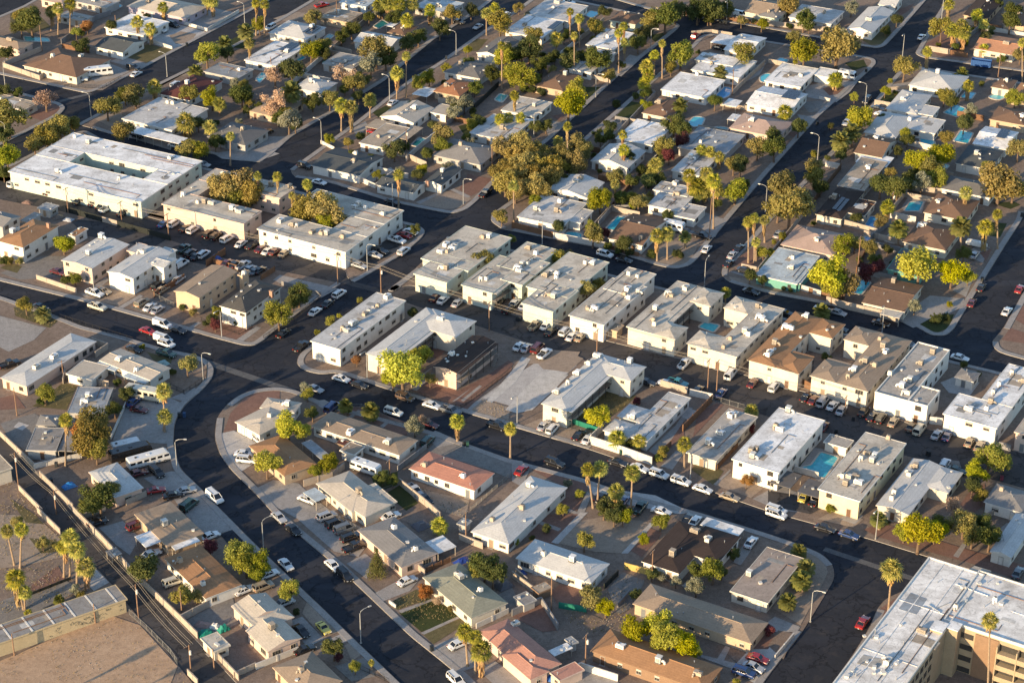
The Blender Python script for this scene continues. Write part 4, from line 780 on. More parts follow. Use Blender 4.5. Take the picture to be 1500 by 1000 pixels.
patch('tan_gravel', [(945, 195), (1080, 110), (1250, 150), (1260, 165), (1200, 215), (1110, 225)]); patch('red_gravel', [(1190, 110), (1240, 20), (1400, 50), (1370, 90), (1260, 150)]); patch('concrete', [(1130, 110), (1160, 105), (1255, 150), (1240, 160)])
patch('concrete', [(935, 185), (1060, 130), (1070, 140), (960, 195)]); patch('pale_concrete', [(590, 60), (700, 20), (790, -20), (810, 0), (660, 80)], 'driveway'); patch('dirt', [(420, 60), (590, 60), (640, 130), (480, 70)])
patch('concrete', [(100, 640), (140, 610), (480, 690), (380, 745), (230, 700)]); patch('grass', [(880, 310), (960, 330), (970, 360), (890, 390)]); patch('old_asphalt', [(700, 420), (880, 330), (900, 380), (830, 450), (750, 470)])
patch('old_asphalt', [(560, 560), (640, 500), (760, 470), (800, 480), (620, 590)])
T(2, 3)
patch('concrete', [(1050, 290), (1120, 240), (1250, 285), (1190, 390), (1080, 320)]); patch('tan_gravel', [(760, 500), (930, 410), (1100, 420), (1030, 560), (900, 560)]); patch('dirt', [(1180, 240), (1250, 200), (1340, 170), (1260, 280)])
patch('pale_concrete', [(560, 350), (620, 260), (700, 260), (640, 350), (600, 370)], 'pool_deck'); patch('concrete', [(280, 370), (330, 350), (420, 350), (420, 410), (330, 415)], 'pool_deck'); patch('red_gravel', [(1290, 540), (1420, 440), (1480, 460), (1400, 580)])
patch('concrete', [(1270, 590), (1400, 590), (1360, 620)]); patch('tan_gravel', [(1270, 620), (1380, 640), (1500, 670), (1430, 690), (1300, 655)])
T(2, 4)
patch('concrete', [(950, 730), (1150, 750), (1150, 790), (980, 880), (850, 920), (790, 890), (820, 820)]); patch('grass', [(870, 910), (960, 860), (1090, 840), (1060, 920), (990, 950)]); patch('concrete', [(1080, 700), (1140, 640), (1200, 640), (1160, 740)])
patch('concrete', [(1160, 500), (1230, 420), (1290, 460), (1260, 540)]); patch('grass', [(1310, 300), (1400, 310), (1360, 390), (1290, 380)]); patch('red_gravel', [(1240, 480), (1310, 460), (1280, 530)]); patch('red_gravel', [(1000, 690), (1150, 740), (1080, 720)])
patch('grass', [(1310, 190), (1440, 180), (1480, 200), (1420, 225)]); patch('dirt', [(50, 690), (170, 690), (310, 740), (200, 730)]); patch('concrete', [(780, 220), (830, 140), (930, 160), (900, 250)], 'pool_deck')
patch('red_gravel', [(1430, 860), (1480, 790), (1530, 800), (1500, 900)]); patch('red_gravel', [(1370, 990), (1420, 920), (1540, 960), (1500, 1010)])
T(2, 1)
patch('concrete', [(-100, 820), (0, 850), (270, 920), (200, 990), (50, 1060), (-100, 980)], 'concrete_pad'); patch('dry_grass', [(80, 800), (150, 790), (340, 880), (290, 920), (90, 850)]); patch('tan_gravel', [(470, 720), (640, 660), (800, 730), (700, 790), (520, 760)])
patch('concrete', [(480, 730), (620, 620), (640, 640), (520, 740)]); patch('grey_gravel', [(760, 800), (860, 740), (1010, 800), (930, 865)]); patch('concrete', [(1100, 920), (1160, 885), (1180, 890), (1120, 930)]); patch('concrete', [(690, 800), (820, 725), (840, 735), (715, 810)])
patch('red_gravel', [(1150, 950), (1290, 870), (1500, 920), (1380, 1010)]); patch('concrete', [(1370, 1000), (1500, 910), (1530, 920), (1410, 1010)]); patch('grey_gravel', [(0, 600), (230, 500), (380, 500), (370, 620), (220, 630), (120, 640)]); patch('old_asphalt', [(400, 280), (600, 300), (980, 400), (900, 450), (500, 380)])
patch('old_asphalt', [(1000, 450), (1100, 420), (1330, 480), (1250, 560), (1100, 530)]); patch('dry_grass', [(0, 570), (60, 540), (130, 560), (100, 600)])
T(3, 1)
patch('dry_grass', [(190, 380), (370, 240), (450, 260), (390, 400)]); patch('concrete', [(740, 370), (780, 340), (1000, 330), (1060, 360), (1020, 440), (1010, 600), (840, 590), (660, 580), (690, 500)], 'concrete_pad'); patch('concrete', [(840, 800), (1000, 760), (1050, 760), (1160, 850), (1280, 970), (1330, 1030), (1180, 1130), (1000, 900)], 'concrete_pad')
patch('grey_gravel', [(0, 480), (200, 420), (330, 500), (150, 640), (60, 580)]); patch('red_gravel', [(0, 330), (90, 310), (150, 390), (0, 400)]); patch('concrete', [(360, 100), (420, 30), (540, 10), (530, 80), (400, 150)], 'concrete_pad'); patch('dry_grass', [(860, 60), (960, 90), (1020, 70), (1000, 130), (900, 110)])
patch('dirt', [(990, 240), (1060, 200), (1190, 230), (1090, 310)]); patch('concrete', [(1000, 330), (1140, 270), (1170, 300), (1080, 350)])
patch('red_gravel', [(1350, 420), (1450, 310), (1640, 280), (1640, 420), (1370, 520), (1310, 530)]); patch('pale_concrete', [(1290, 540), (1370, 520), (1500, 590), (1510, 700), (1400, 770), (1330, 690)], 'driveway')
patch('pale_concrete', [(110, 470), (170, 490), (130, 520), (80, 500)], 'concrete_pad')
T(3, 2)
patch('concrete', [(0, 860), (100, 810), (250, 830), (320, 900), (450, 1000), (640, 1100), (500, 1180), (120, 970)], 'concrete_pad'); patch('concrete', [(330, 350), (400, 340), (500, 390), (430, 420)]); patch('red_gravel', [(500, 380), (620, 380), (900, 480), (880, 560), (640, 460), (520, 430)])
patch('concrete', [(725, 495), (770, 460), (790, 468), (745, 505)]); patch('concrete', [(540, 440), (600, 400), (615, 407), (560, 450)]); patch('grey_gravel', [(1000, 640), (1060, 580), (1200, 610), (1500, 700), (1620, 750), (1480, 800), (1390, 760)], 'parking_bay')
patch('concrete', [(1000, 560), (1050, 520), (1210, 590), (1060, 620)]); patch('grass', [(680, 800), (830, 760), (830, 840), (700, 880)]); patch('grass', [(760, 890), (850, 835), (950, 945), (880, 990)])
patch('tan_gravel', [(870, 840), (1250, 930), (1230, 1040), (1000, 960)]); patch('red_gravel', [(900, 280), (1040, 190), (1180, 290), (1500, 130), (1500, 170), (1210, 390), (1100, 370)]); patch('concrete', [(910, 280), (1030, 180), (1045, 190), (940, 290)])
patch('concrete', [(1150, 350), (1450, 140), (1480, 150), (1180, 360)]); patch('concrete', [(1220, 400), (1500, 200), (1530, 210), (1260, 410)]); patch('pale_concrete', [(1330, 330), (1500, 210), (1740, 60), (1880, 140), (1740, 260), (1500, 380)], 'concrete_pad')
patch('tan_gravel', [(1260, 400), (1330, 340), (1490, 385), (1480, 470)]); patch('dirt', [(280, 110), (420, 140), (640, 150), (650, 240), (480, 190), (310, 120)]); patch('tan_gravel', [(1520, 130), (1600, 40), (1900, 60), (1850, 140), (1650, 130)])
patch('red_gravel', [(950, 60), (1050, 20), (1150, 20), (1060, 100)])
T(3, 3)
patch('tan_gravel', [(70, 490), (170, 450), (310, 490), (500, 560), (440, 620), (300, 590)], 'parking_bay'); patch('dry_grass', [(420, 360), (560, 280), (730, 320), (640, 400), (520, 480), (380, 460)]); patch('red_gravel', [(770, 670), (880, 600), (1010, 470), (1010, 560), (830, 690)])
patch('red_gravel', [(1090, 420), (1200, 360), (1240, 370), (1060, 560)]); patch('concrete', [(800, 640), (960, 490), (1030, 380), (1060, 390), (930, 580), (850, 670)]); patch('concrete', [(870, 730), (960, 640), (1010, 650), (940, 750)])
patch('dry_grass', [(1050, 750), (1100, 680), (1240, 760), (1180, 840)]); patch('tan_gravel', [(1190, 840), (1280, 770), (1470, 860), (1400, 915)]); patch('pale_concrete', [(980, 430), (1040, 390), (1090, 410), (1030, 460)], 'concrete_pad')
patch('concrete', [(1410, 920), (1560, 840), (1800, 930), (1700, 1000), (1560, 990)]); patch('concrete', [(1180, 835), (1275, 750), (1285, 755), (1195, 842)])
patch('red_gravel', [(100, 740), (140, 735), (420, 810), (450, 840), (380, 990), (250, 960), (300, 850)]); patch('concrete', [(0, 690), (60, 700), (100, 760), (60, 850), (0, 820)]); patch('pale_concrete', [(430, 830), (560, 860), (840, 900), (1050, 1000), (980, 1010), (700, 960), (480, 900)], 'parking_bay')
patch('concrete', [(240, 945), (420, 1010), (390, 1020), (230, 955)]); patch('concrete', [(380, 1000), (440, 880), (470, 890), (420, 1010)])
T(3, 4)
patch('concrete', [(180, 740), (270, 620), (440, 650), (430, 700), (340, 830), (300, 820)], 'pool_deck'); patch('grass', [(130, 720), (200, 600), (285, 605), (180, 740)]); patch('old_asphalt', [(0, 870), (300, 920), (340, 960), (250, 1010), (0, 960)]); patch('pale_concrete', [(1010, 240), (1110, 200), (1240, 240), (1180, 320), (1060, 300)], 'courtyard')
patch('red_gravel', [(1090, 1000), (1180, 880), (1270, 830), (1290, 940), (1200, 1010)]); patch('grey_gravel', [(1040, 690), (1120, 700), (1140, 760), (1090, 780)])
T(4, 1)
patch('concrete', [(580, 90), (720, 50), (820, 150), (760, 250), (680, 190)], 'concrete_pad'); patch('grey_gravel', [(0, 520), (370, 390), (480, 450), (200, 590), (0, 660)]); patch('red_gravel', [(160, 480), (190, 420), (340, 310), (380, 390)]); patch('pale_concrete', [(520, 430), (560, 330), (640, 410), (550, 460)], 'concrete_pad')
patch('dirt', [(1270, 850), (1400, 780), (1500, 900), (1400, 960)]); patch('grey_gravel', [(1080, 640), (1360, 480), (1400, 650), (1300, 700), (1160, 700)]); patch('asphalt', [(1290, 130), (1360, 100), (1450, 170), (1350, 200)], 'driveway')
patch('concrete', [(1100, 0), (1310, 0), (1400, 90), (1200, 150), (1130, 60)])
T(4, 2)
patch('concrete', [(190, 640), (270, 610), (400, 740), (300, 790)]); patch('tan_gravel', [(270, 590), (300, 520), (480, 700), (400, 740)]); patch('concrete', [(370, 770), (500, 710), (550, 750), (420, 790)]); patch('grass', [(840, 590), (1010, 500), (1220, 600), (970, 700)])
patch('dry_grass', [(780, 530), (940, 450), (1030, 500), (830, 570)]); patch('dry_grass', [(980, 715), (1210, 615), (1230, 650), (1040, 770)]); patch('concrete', [(530, 300), (640, 240), (680, 270), (650, 390)]); patch('dirt', [(650, 400), (780, 330), (840, 390), (720, 450)])
patch('concrete', [(700, 470), (830, 400), (960, 390), (900, 460), (720, 530)]); patch('concrete', [(1040, 780), (1190, 720), (1300, 900), (1210, 930)]); patch('concrete', [(200, 0), (480, 10), (660, 180), (600, 260), (460, 230)], 'concrete_pad'); patch('concrete', [(835, 575), (1030, 505), (1040, 515), (850, 590)])
patch('concrete', [(965, 705), (1210, 595), (1220, 605), (985, 715)]); patch('tan_gravel', [(520, 780), (560, 755), (620, 830), (560, 870)]); patch('grey_gravel', [(460, 900), (640, 850), (700, 960), (560, 990)]); patch('concrete', [(1300, 920), (1400, 870), (1600, 1000), (1450, 1060)], 'driveway')
patch('dirt', [(870, 50), (1080, 0), (1230, 170), (1180, 200)]); patch('grey_gravel', [(1380, 500), (1500, 440), (1560, 560), (1500, 600)])
T(4, 3)
patch('tan_gravel', [(270, 180), (400, 50), (560, 20), (820, 60), (640, 240), (480, 230)]); patch('red_gravel', [(60, 100), (160, 10), (330, 10), (390, 10), (270, 170), (200, 200)]); patch('pale_concrete', [(230, 175), (400, 0), (445, 0), (270, 185)], 'footpath'); patch('red_gravel', [(690, 220), (810, 90), (880, 120), (860, 150), (760, 260)])
patch('pale_concrete', [(640, 240), (810, 60), (830, 70), (680, 240)], 'footpath'); patch('concrete', [(140, 60), (170, 50), (290, 95), (270, 110)], 'footpath'); patch('red_gravel', [(230, 470), (280, 420), (420, 450), (430, 560), (260, 530)]); patch('red_gravel', [(0, 610), (170, 530), (260, 690), (180, 700)])
patch('grey_gravel', [(560, 450), (650, 350), (780, 400), (700, 560), (620, 600)]); patch('concrete', [(290, 1000), (400, 910), (560, 960), (720, 1050), (400, 1060)], 'concrete_pad'); patch('concrete', [(1100, 830), (1380, 900), (1330, 930), (1110, 850)]); patch('dirt', [(1230, 800), (1290, 780), (1390, 830), (1330, 890)])
patch('concrete', [(1200, 860), (1250, 780), (1280, 790), (1240, 870)]); patch('pale_concrete', [(1280, 920), (1420, 770), (1500, 780), (1560, 830), (1420, 1000)], 'driveway'); patch('red_gravel', [(1400, 800), (1480, 700), (1560, 720), (1500, 800)]); patch('concrete', [(1290, 290), (1380, 150), (1430, 180), (1340, 310)])
patch('dirt', [(300, 600), (450, 590), (560, 640), (500, 720), (360, 740)])
T(4, 4)
patch('tan_gravel', [(30, 560), (120, 400), (160, 230), (250, 230), (330, 270), (350, 350), (300, 460), (190, 660)]); patch('concrete', [(0, 640), (40, 610), (190, 670), (170, 700), (20, 700)]); patch('dirt', [(0, 780), (60, 690), (160, 710), (90, 860)]); patch('red_gravel', [(560, 100), (660, 60), (760, 90), (1180, 220), (1500, 310), (1480, 400), (1200, 300), (800, 190), (640, 140)])
patch('concrete', [(1085, 255), (1140, 180), (1165, 190), (1115, 265)]); patch('tan_gravel', [(290, 40), (400, -20), (560, 40), (500, 90)]); patch('concrete', [(420, 40), (480, -10), (560, 20), (510, 70)]); patch('red_gravel', [(590, 700), (660, 560), (830, 450), (860, 470), (700, 640), (560, 780)])
patch('concrete', [(1330, 120), (1400, 60), (1500, 90), (1420, 210)])
T(4, 1)
patch('sand', [(0, 870), (640, 600), (820, 660), (1040, 900), (1000, 1000), (0, 1000)])

T(3, 3); patch('slab', [(70, 280), (160, 190), (250, 165), (330, 195), (250, 280), (120, 400), (30, 420), (-40, 400)], 'concrete_pad'); patch('slab', [(0, 170), (60, 90), (110, 100), (20, 240), (-120, 360), (-150, 350)], 'concrete_pad'); patch('tan_gravel', [(110, 80), (330, 60), (420, 100), (330, 180), (180, 160)])
T(4, 1); patch('tan_gravel', [(0, 10), (210, 20), (350, 150), (370, 260), (200, 300), (0, 330)]); patch('dry_grass', [(170, 150), (330, 160), (350, 230), (240, 240)]); patch('dry_grass', [(60, -80), (200, 10), (260, 70), (150, 60)])

T(3, 2); patch('red_gravel', [(1180, 340), (1300, 240), (1480, 110), (1510, 130), (1240, 395), (1110, 375)]); patch('concrete', [(1200, 345), (1310, 255), (1325, 262), (1215, 352)])

T(1, 1); patch('asphalt', [(-100, 125), (0, 92), (140, 32), (250, -30), (80, -60), (-100, 20)], 'road'); patch('concrete', [(-100, 140), (0, 104), (145, 43), (262, -24), (250, -30), (140, 32), (0, 92), (-100, 125)], 'sidewalk')
# ------------------------------------------------------------------ vegetation
FOL = {
 'Y': foliage('leaf_yellow_green', (.24, .25, .022), (.38, .36, .045)), 'y': foliage('leaf_light_green', (.16, .18, .025), (.28, .26, .045)), 'd': foliage('leaf_dark', (.05, .066, .018), (.105, .11, .03), .25),
 'o': foliage('leaf_olive', (.14, .135, .035), (.24, .2, .065), .25), 'g': foliage('leaf_golden', (.17, .145, .045), (.32, .25, .085), .3), 'k': foliage('leaf_pink', (.3, .21, .14), (.42, .3, .21), .2),
 'w': foliage('leaf_silver', (.12, .13, .085), (.27, .26, .18), .2), 'm': foliage('leaf_maroon', (.08, .025, .03), (.13, .04, .04), .2), 'r': foliage('leaf_rust', (.22, .1, .035), (.27, .15, .05), .2), 'c': foliage('leaf_conifer', (.05, .058, .02), (.11, .1, .035), .15), 'h': foliage('leaf_hedge', (.035, .05, .016), (.075, .085, .025), .2)}
KINDW = {'Y': 'yellow-green', 'y': 'light green', 'd': 'dark green', 'o': 'olive green', 'g': 'golden', 'k': 'pale pinkish', 'w': 'silvery', 'm': 'maroon', 'r': 'rust-orange', 'c': 'bushy conifer', 'h': 'dark clipped'}
M_BARK = surf('bark', (.16, .11, .075), .95, 2, .3, bmp=.4); M_PALMT = surf('palm_trunk', (.3, .22, .15), .95, 3, .3, bmp=.5)
M_SKIRT = foliage('dead_frond', (.3, .2, .1), (.42, .29, .15), .15); M_PALM = foliage('palm_leaf', (.12, .14, .028), (.38, .34, .08), .25); M_DATE = foliage('date_leaf', (.09, .105, .03), (.18, .175, .055), .25)
def crown_mesh(kind, seed):
    """leaf clumps through several limbs' volumes, gaps between them; unit radius, centred on the origin"""
    r = random.Random(seed); b = MB(); flat = .82
    lobes = []
    if kind == 'c':
        for i in range(16):
            t = i/15; a = i*2.4; lobes.append((Vector((cos(a)*.42*(1-t), sin(a)*.42*(1-t), -.9+t*2.3)), .5*(1-t)+.16))
    else:
        nl = {'k': 12}.get(kind, 23)
        for i in range(nl):
            while True:
                p = Vector((r.uniform(-1, 1), r.uniform(-1, 1), r.uniform(-.75, .95)))
                if p.length < 1: break
            p *= r.uniform(.6, .78); p.z *= flat; lobes.append((p, r.choice((.16, .22, .3, .36, .42))))
    n = {'k': 2000, 'c': 3600, 'w': 3600, 'o': 3800}.get(kind, 4800)
    sz = {'k': .042, 'c': .046}.get(kind, .05)
    tot = sum(l[1]**2 for l in lobes)
    for (c, R) in lobes:
        for _ in range(int(n*R*R/tot)):
            d = Vector((r.gauss(0, 1), r.gauss(0, 1), r.gauss(0, 1)+.15)).normalized()
            p = c+d*R*(r.random()**.35)*r.uniform(.8, 1.12)
            nrm = (d+Vector((r.gauss(0, .55), r.gauss(0, .55), r.gauss(0, .55)+.25))).normalized()
            u = nrm.orthogonal().normalized(); w = nrm.cross(u); a = r.random()*6.28
            u, w = u*cos(a)+w*sin(a), w*cos(a)-u*sin(a); s = sz*r.uniform(.6, 1.5); k = r.uniform(.5, .9)
            b.add([p-u*s, p-w*s*k+nrm*s*.2, p+u*s, p+w*s*k+nrm*s*.2], [(0, 1, 2, 3)])
    if kind in ('k', 'g'):
        for (c, R) in lobes[:10]: b.tube([(0, 0, -.9), c*.5+Vector((0, 0, -.2)), c*.95], [.035, .02, .008], 4, 1)
    return b.mesh('crown', [FOL[kind], M_BARK])
CROWN = {k: [crown_mesh(k, i*7+ord(k)) for i in range(3)] for k in FOL}
def trunk_mesh(seed):
    r = random.Random(seed); b = MB()
    b.tube([(0, 0, -.05), (.02, .01, .35), (.03, .02, .7)], [.085, .06, .05], 7)
    for i in range(5):
        a = i*1.3+r.random(); l = r.uniform(.3, .5); b.tube([(.03, .02, .62+r.uniform(-.1, .05)), (cos(a)*l*.5, sin(a)*l*.5, .9), (cos(a)*l, sin(a)*l, 1.3+r.uniform(-.1, .2))], [.04, .028, .012], 5)
    return b.mesh('trunk', M_BARK)
TRUNK = [trunk_mesh(i) for i in range(3)]
def fan_crown(seed, n=34):
    r = random.Random(seed); b = MB()
    for i in range(n):
        az = i*2.39996+r.uniform(-.2, .2); el = radians(82-(i/n)**.8*128+r.uniform(-8, 8))
        d = Vector((cos(az)*cos(el), sin(az)*cos(el), sin(el))); L = r.uniform(.42, .56)
        p = d*L; p.z -= .05*(1-sin(el))*L
        side = d.cross(Vector((0, 0, 1)));  side = side.normalized() if side.length > .01 else Vector((1, 0, 0)); nn = side.cross(d).normalized()
        b.tube([(0, 0, 0), p], [.016, .01], 3, 0, False)
        R = r.uniform(.42, .54); nb = 9; tw = r.uniform(-.3, .3); side2 = side*cos(tw)+nn*sin(tw); nn2 = nn*cos(tw)-side*sin(tw)
        for k in range(nb):
            a = radians(-105+210*k/(nb-1)); q = d*cos(a)+side2*sin(a)
            e = side2*cos(a)-d*sin(a); tip = p+q*R*(1.12-.2*abs(k-4)/4)+nn2*(-.10+.06*cos(a))+Vector((0, 0, -.2*R))
            m = p+q*R*.55+nn2*.02
            b.add([p, m-e*.06, tip, m+e*.06], [(0, 1, 2, 3)])
    return b.mesh('crown', [M_PALM])
def skirt_mesh(seed):
    r = random.Random(seed); b = MB()
    for i in range(70):
        az = r.random()*6.28; z0 = -r.random()**1.2*1.0; o = Vector((cos(az), sin(az), 0)); t = Vector((-o.y, o.x, 0))
        p = o*.1+Vector((0, 0, z0)); q = p+o*r.uniform(.12, .3)*(1+z0*.5)+Vector((0, 0, -r.uniform(.2, .4))); s = r.uniform(.05, .1)
        b.add([p-t*.02, q-t*s, q+Vector((0, 0, -.16))+t*r.uniform(-.05, .05), q+t*s], [(0, 1, 2, 3)])
    return b.mesh('frond_skirt', [M_SKIRT])
def date_crown(seed, n=44):
    r = random.Random(seed); b = MB()
    for i in range(n):
        az = i*2.39996+r.uniform(-.2, .2); el = radians(80-(i/n)*105+r.uniform(-8, 8)); o = Vector((cos(az), sin(az), 0)); t = Vector((-o.y, o.x, 0))
        p = Vector((0, 0, 0)); d = o*cos(el)+Vector((0, 0, sin(el))); L = r.uniform(.85, 1.05); pts = [p]
        for k in range(6):
            p = p+d*L/6; d = (d+Vector((0, 0, -.17))).normalized(); pts.append(p)
        for k in range(1, 6):
            for s in (-1, 1):
                for j in (0, .5):
                    q = pts[k]+(pts[k+1]-pts[k])*j; dd = (pts[k+1]-pts[k]).normalized(); w = .24*sin(pi*(k+j)/6.6)+.06
                    tip = q+t*s*w+dd*.12+Vector((0, 0, -.05)); b.add([q-dd*.03, q+dd*.1, tip+dd*.05, tip-dd*.02], [(0, 1, 2, 3)])
        b.tube(pts[::2], [.014, .01, .007, .003], 3, 0, False)
    return b.mesh('crown', [M_DATE])
def ptrunk(seed):
    r = random.Random(seed); b = MB(); pts = []; rad = []
    for k in range(9):
        t = k/8; pts.append((sin(t*2+seed)*.0, 0, t)); rad.append(1.25-.5*t if k else 1.7)
    b.tube(pts, rad, 8); return b.mesh('trunk', M_PALMT)
FANS = [fan_crown(i) for i in range(4)]; DATES = [date_crown(i) for i in range(3)]; SKIRTS = [skirt_mesh(i) for i in range(3)]; PTR = [ptrunk(i) for i in range(2)]
def local(x, y): return OX+x/4, OY+y/4
NT = [0]
def tree(kind, cx, cy, rpx):
    NT[0] += 1; rnd = random.Random(NT[0]*31)
    gx, gy = Q(cx, cy); p = G(gx, gy, 2.5); rm = rpx/4/MPP(p)*(1.27 if kind != 'h' else 1.1)
    low_ = rm < 1.55
    hc = BASE+(rm*.85 if low_ else max(rm*1.12, 1.1)+.25)
    if kind == 'c': hc = BASE+rm*1.35
    if kind == 'h': hc = BASE+rm*.75
    p = G(gx, gy, hc)
    if low_ or kind == 'h':
        nm, cat = 'shrub', 'shrub'
    else: nm, cat = {'c': ('conifer', 'conifer'), 'k': ('leafless_tree', 'bare tree'), 'Y': ('yellow_green_tree', 'mesquite tree'), 'y': ('yellow_green_tree', 'mesquite tree'), 'g': ('golden_tree', 'eucalyptus tree'), 'o': ('olive_green_tree', 'olive green tree'), 'w': ('silvery_tree', 'silver_leaf_tree')}.get(kind, ('shade_tree', 'tree'))  # species unknown: broadleaf names and categories only sort crowns by leaf colour
    size = '' if low_ else ('large ' if rm > 3.2 else 'small ' if rm < 1.7 else '')
    o = thing(nm, (p.x, p.y, BASE), size+KINDW[kind]+' '+('shrub' if nm == 'shrub' else 'bare-branched tree' if kind == 'k' else 'conifer' if kind == 'c' else 'tree'), cat, 'shrubs in the yards' if nm == 'shrub' else 'trees in the neighbourhood')
    if kind == 'c': o['label_noun'] = 1
    c = link('crown', CROWN[kind][rnd.randrange(3)], o, (0, 0, hc-BASE), rnd.random()*6.28, (rm*rnd.uniform(.98, 1.1), rm*rnd.uniform(.98, 1.1), rm*(1.0 if kind == 'c' else rnd.uniform(1.05, 1.25) if kind == 'g' else rnd.uniform(.9, 1.05)))); c.rotation_euler.x = 0
    if nm != 'shrub' or rm > .7: link('trunk' if nm != 'shrub' else 'stem', TRUNK[rnd.randrange(3)], o, (0, 0, 0), rnd.random()*6, (rm, rm, (hc-BASE)/1.05))
    return o
def trees(s):
    for t in s.split(): k, x, y, r = t.split(','); tree(k, float(x), float(y), float(r))
def palm(cx, cy, by, rpx, kind='f', bx=None):
    NT[0] += 1; rnd = random.Random(NT[0]*17)
    bxx = cx if bx is None else bx
    g = GT(bxx, by, BASE); s = MPP(g+Vector((0, 0, 5)))
    px, py = Q(cx, cy); lo, hi = .3, 30      # height whose top falls on the crown
    for _ in range(40):
        m = (lo+hi)/2
        if PX((g.x, g.y, BASE+m))[1] > py: lo = m
        else: hi = m
    h = lo; rm = rpx/4/s*1.2
    tall = h > 9
    if kind == 'f': nm, desc = 'fan_palm', ('tall ' if tall else 'short ' if h < 4 else '')+'fan palm'
    else: nm, desc = ('date_palm', 'feathery date palm') if h > 2 else ('palm_plant', 'low spiky palm plant')
    o = thing(nm, tuple(g), desc, 'palm tree' if h > 2 else 'palm plant', 'palms in the neighbourhood', noun=None)
    off = Vector((0, 0, 0))
    q = G(px, py, BASE+h); dx = q-g; dx.z = 0
    if dx.length > 2.5: dx = dx.normalized()*2.5
    tr = link('trunk', PTR[rnd.randrange(2)], o, (0, 0, 0), 0, (.2 if kind == 'f' else .28, .2 if kind == 'f' else .28, h))
    if dx.length > .05:
        ang = atan2(dx.length, h); ax = Vector((-dx.y, dx.x, 0)).normalized(); tr.rotation_mode = 'QUATERNION'; tr.rotation_quaternion = Matrix.Rotation(ang, 3, ax).to_quaternion(); tr.scale.z = hypot(h, dx.length)
    top = (dx.x, dx.y, h)
    link('crown', (FANS[rnd.randrange(4)] if kind == 'f' else DATES[rnd.randrange(3)]), o, top, rnd.random()*6, rm)
    if kind == 'f' and h > 2.5: link('frond_skirt', SKIRTS[rnd.randrange(3)], o, (top[0], top[1], h-.05), rnd.random()*6, (rm*.95, rm*.95, rm*rnd.choice([.7, 1.0, 1.5, 2.0])))
    return o
def palms(s, kind='f'):
    for t in s.split():
        a = [float(q) for q in t.split(',')]; palm(a[0], a[1], a[2], a[3], kind, a[4] if len(a) > 4 else None)
# ------------------------------------------------------------------ vehicles
M_TYRE = plain('tyre', (.015, .015, .016), .9); M_HUB = plain('wheel_rim', (.35, .36, .37), .35, .7); M_CGL = plain('car_glass', (.012, .015, .02), .08, 0, .7); M_HL = plain('headlight_glass', (.6, .6, .58), .1); M_TL = plain('taillight_glass', (.3, .02, .015), .2); M_TRIM = plain('bumper_trim', (.03, .03, .033), .6); M_PLATE = plain('plate', (.6, .6, .58), .5)
CARC = {'white': (.74, .74, .72), 'black': (.012, .012, .014), 'silver': (.42, .43, .44), 'grey': (.14, .15, .16), 'red': (.32, .02, .02), 'maroon': (.11, .018, .02), 'blue': (.02, .05, .16), 'tan': (.36, .29, .2), 'green': (.02, .06, .05), 'teal': (.05, .25, .28), 'yellow': (.62, .52, .12), 'brown': (.13, .085, .055), 'cream': (.62, .57, .45), 'orange': (.42, .15, .04), 'dark': (.022, .024, .03)}
# half profiles: lower body outline (x, z), glasshouse base and top
SPEC = {  # length, width, body outline, cabin base x0 x1, cabin top x0 x1, belt z, roof z, wheel x
 'sedan': (4.75, 1.8, [(-2.37, .42), (-2.3, .82), (-1.55, .93), (1.0, .95), (2.15, .78), (2.37, .6), (2.37, .32), (-2.3, .3)], (-1.65, 1.05), (-.95, .25), .93, 1.43, 1.42),
 'coupe': (4.4, 1.78, [(-2.2, .45), (-2.15, .86), (-1.5, .9), (.8, .9), (1.95, .72), (2.2, .56), (2.2, .32), (-2.1, .3)], (-1.75, .75), (-.75, .0), .89, 1.32, 1.3),
 'suv': (4.8, 1.9, [(-2.38, .5), (-2.38, 1.05), (-2.2, 1.1), (1.0, 1.1), (2.25, .98), (2.4, .8), (2.4, .4), (-2.3, .38)], (-2.32, 1.25), (-2.1, .45), 1.09, 1.75, 1.45),
 'van': (5.3, 1.98, [(-2.6, .5), (-2.62, 1.15), (1.4, 1.2), (2.5, .98), (2.65, .8), (2.65, .4), (-2.5, .38)], (-2.58, 1.75), (-2.5, .85), 1.17, 2.05, 1.6),
 'pickup': (5.5, 1.95, [(-2.75, .55), (-2.75, 1.05), (1.1, 1.1), (2.55, 1.02), (2.75, .85), (2.75, .42), (-2.65, .42)], (-.75, 1.3), (-.5, .55), 1.09, 1.8, 1.68)}
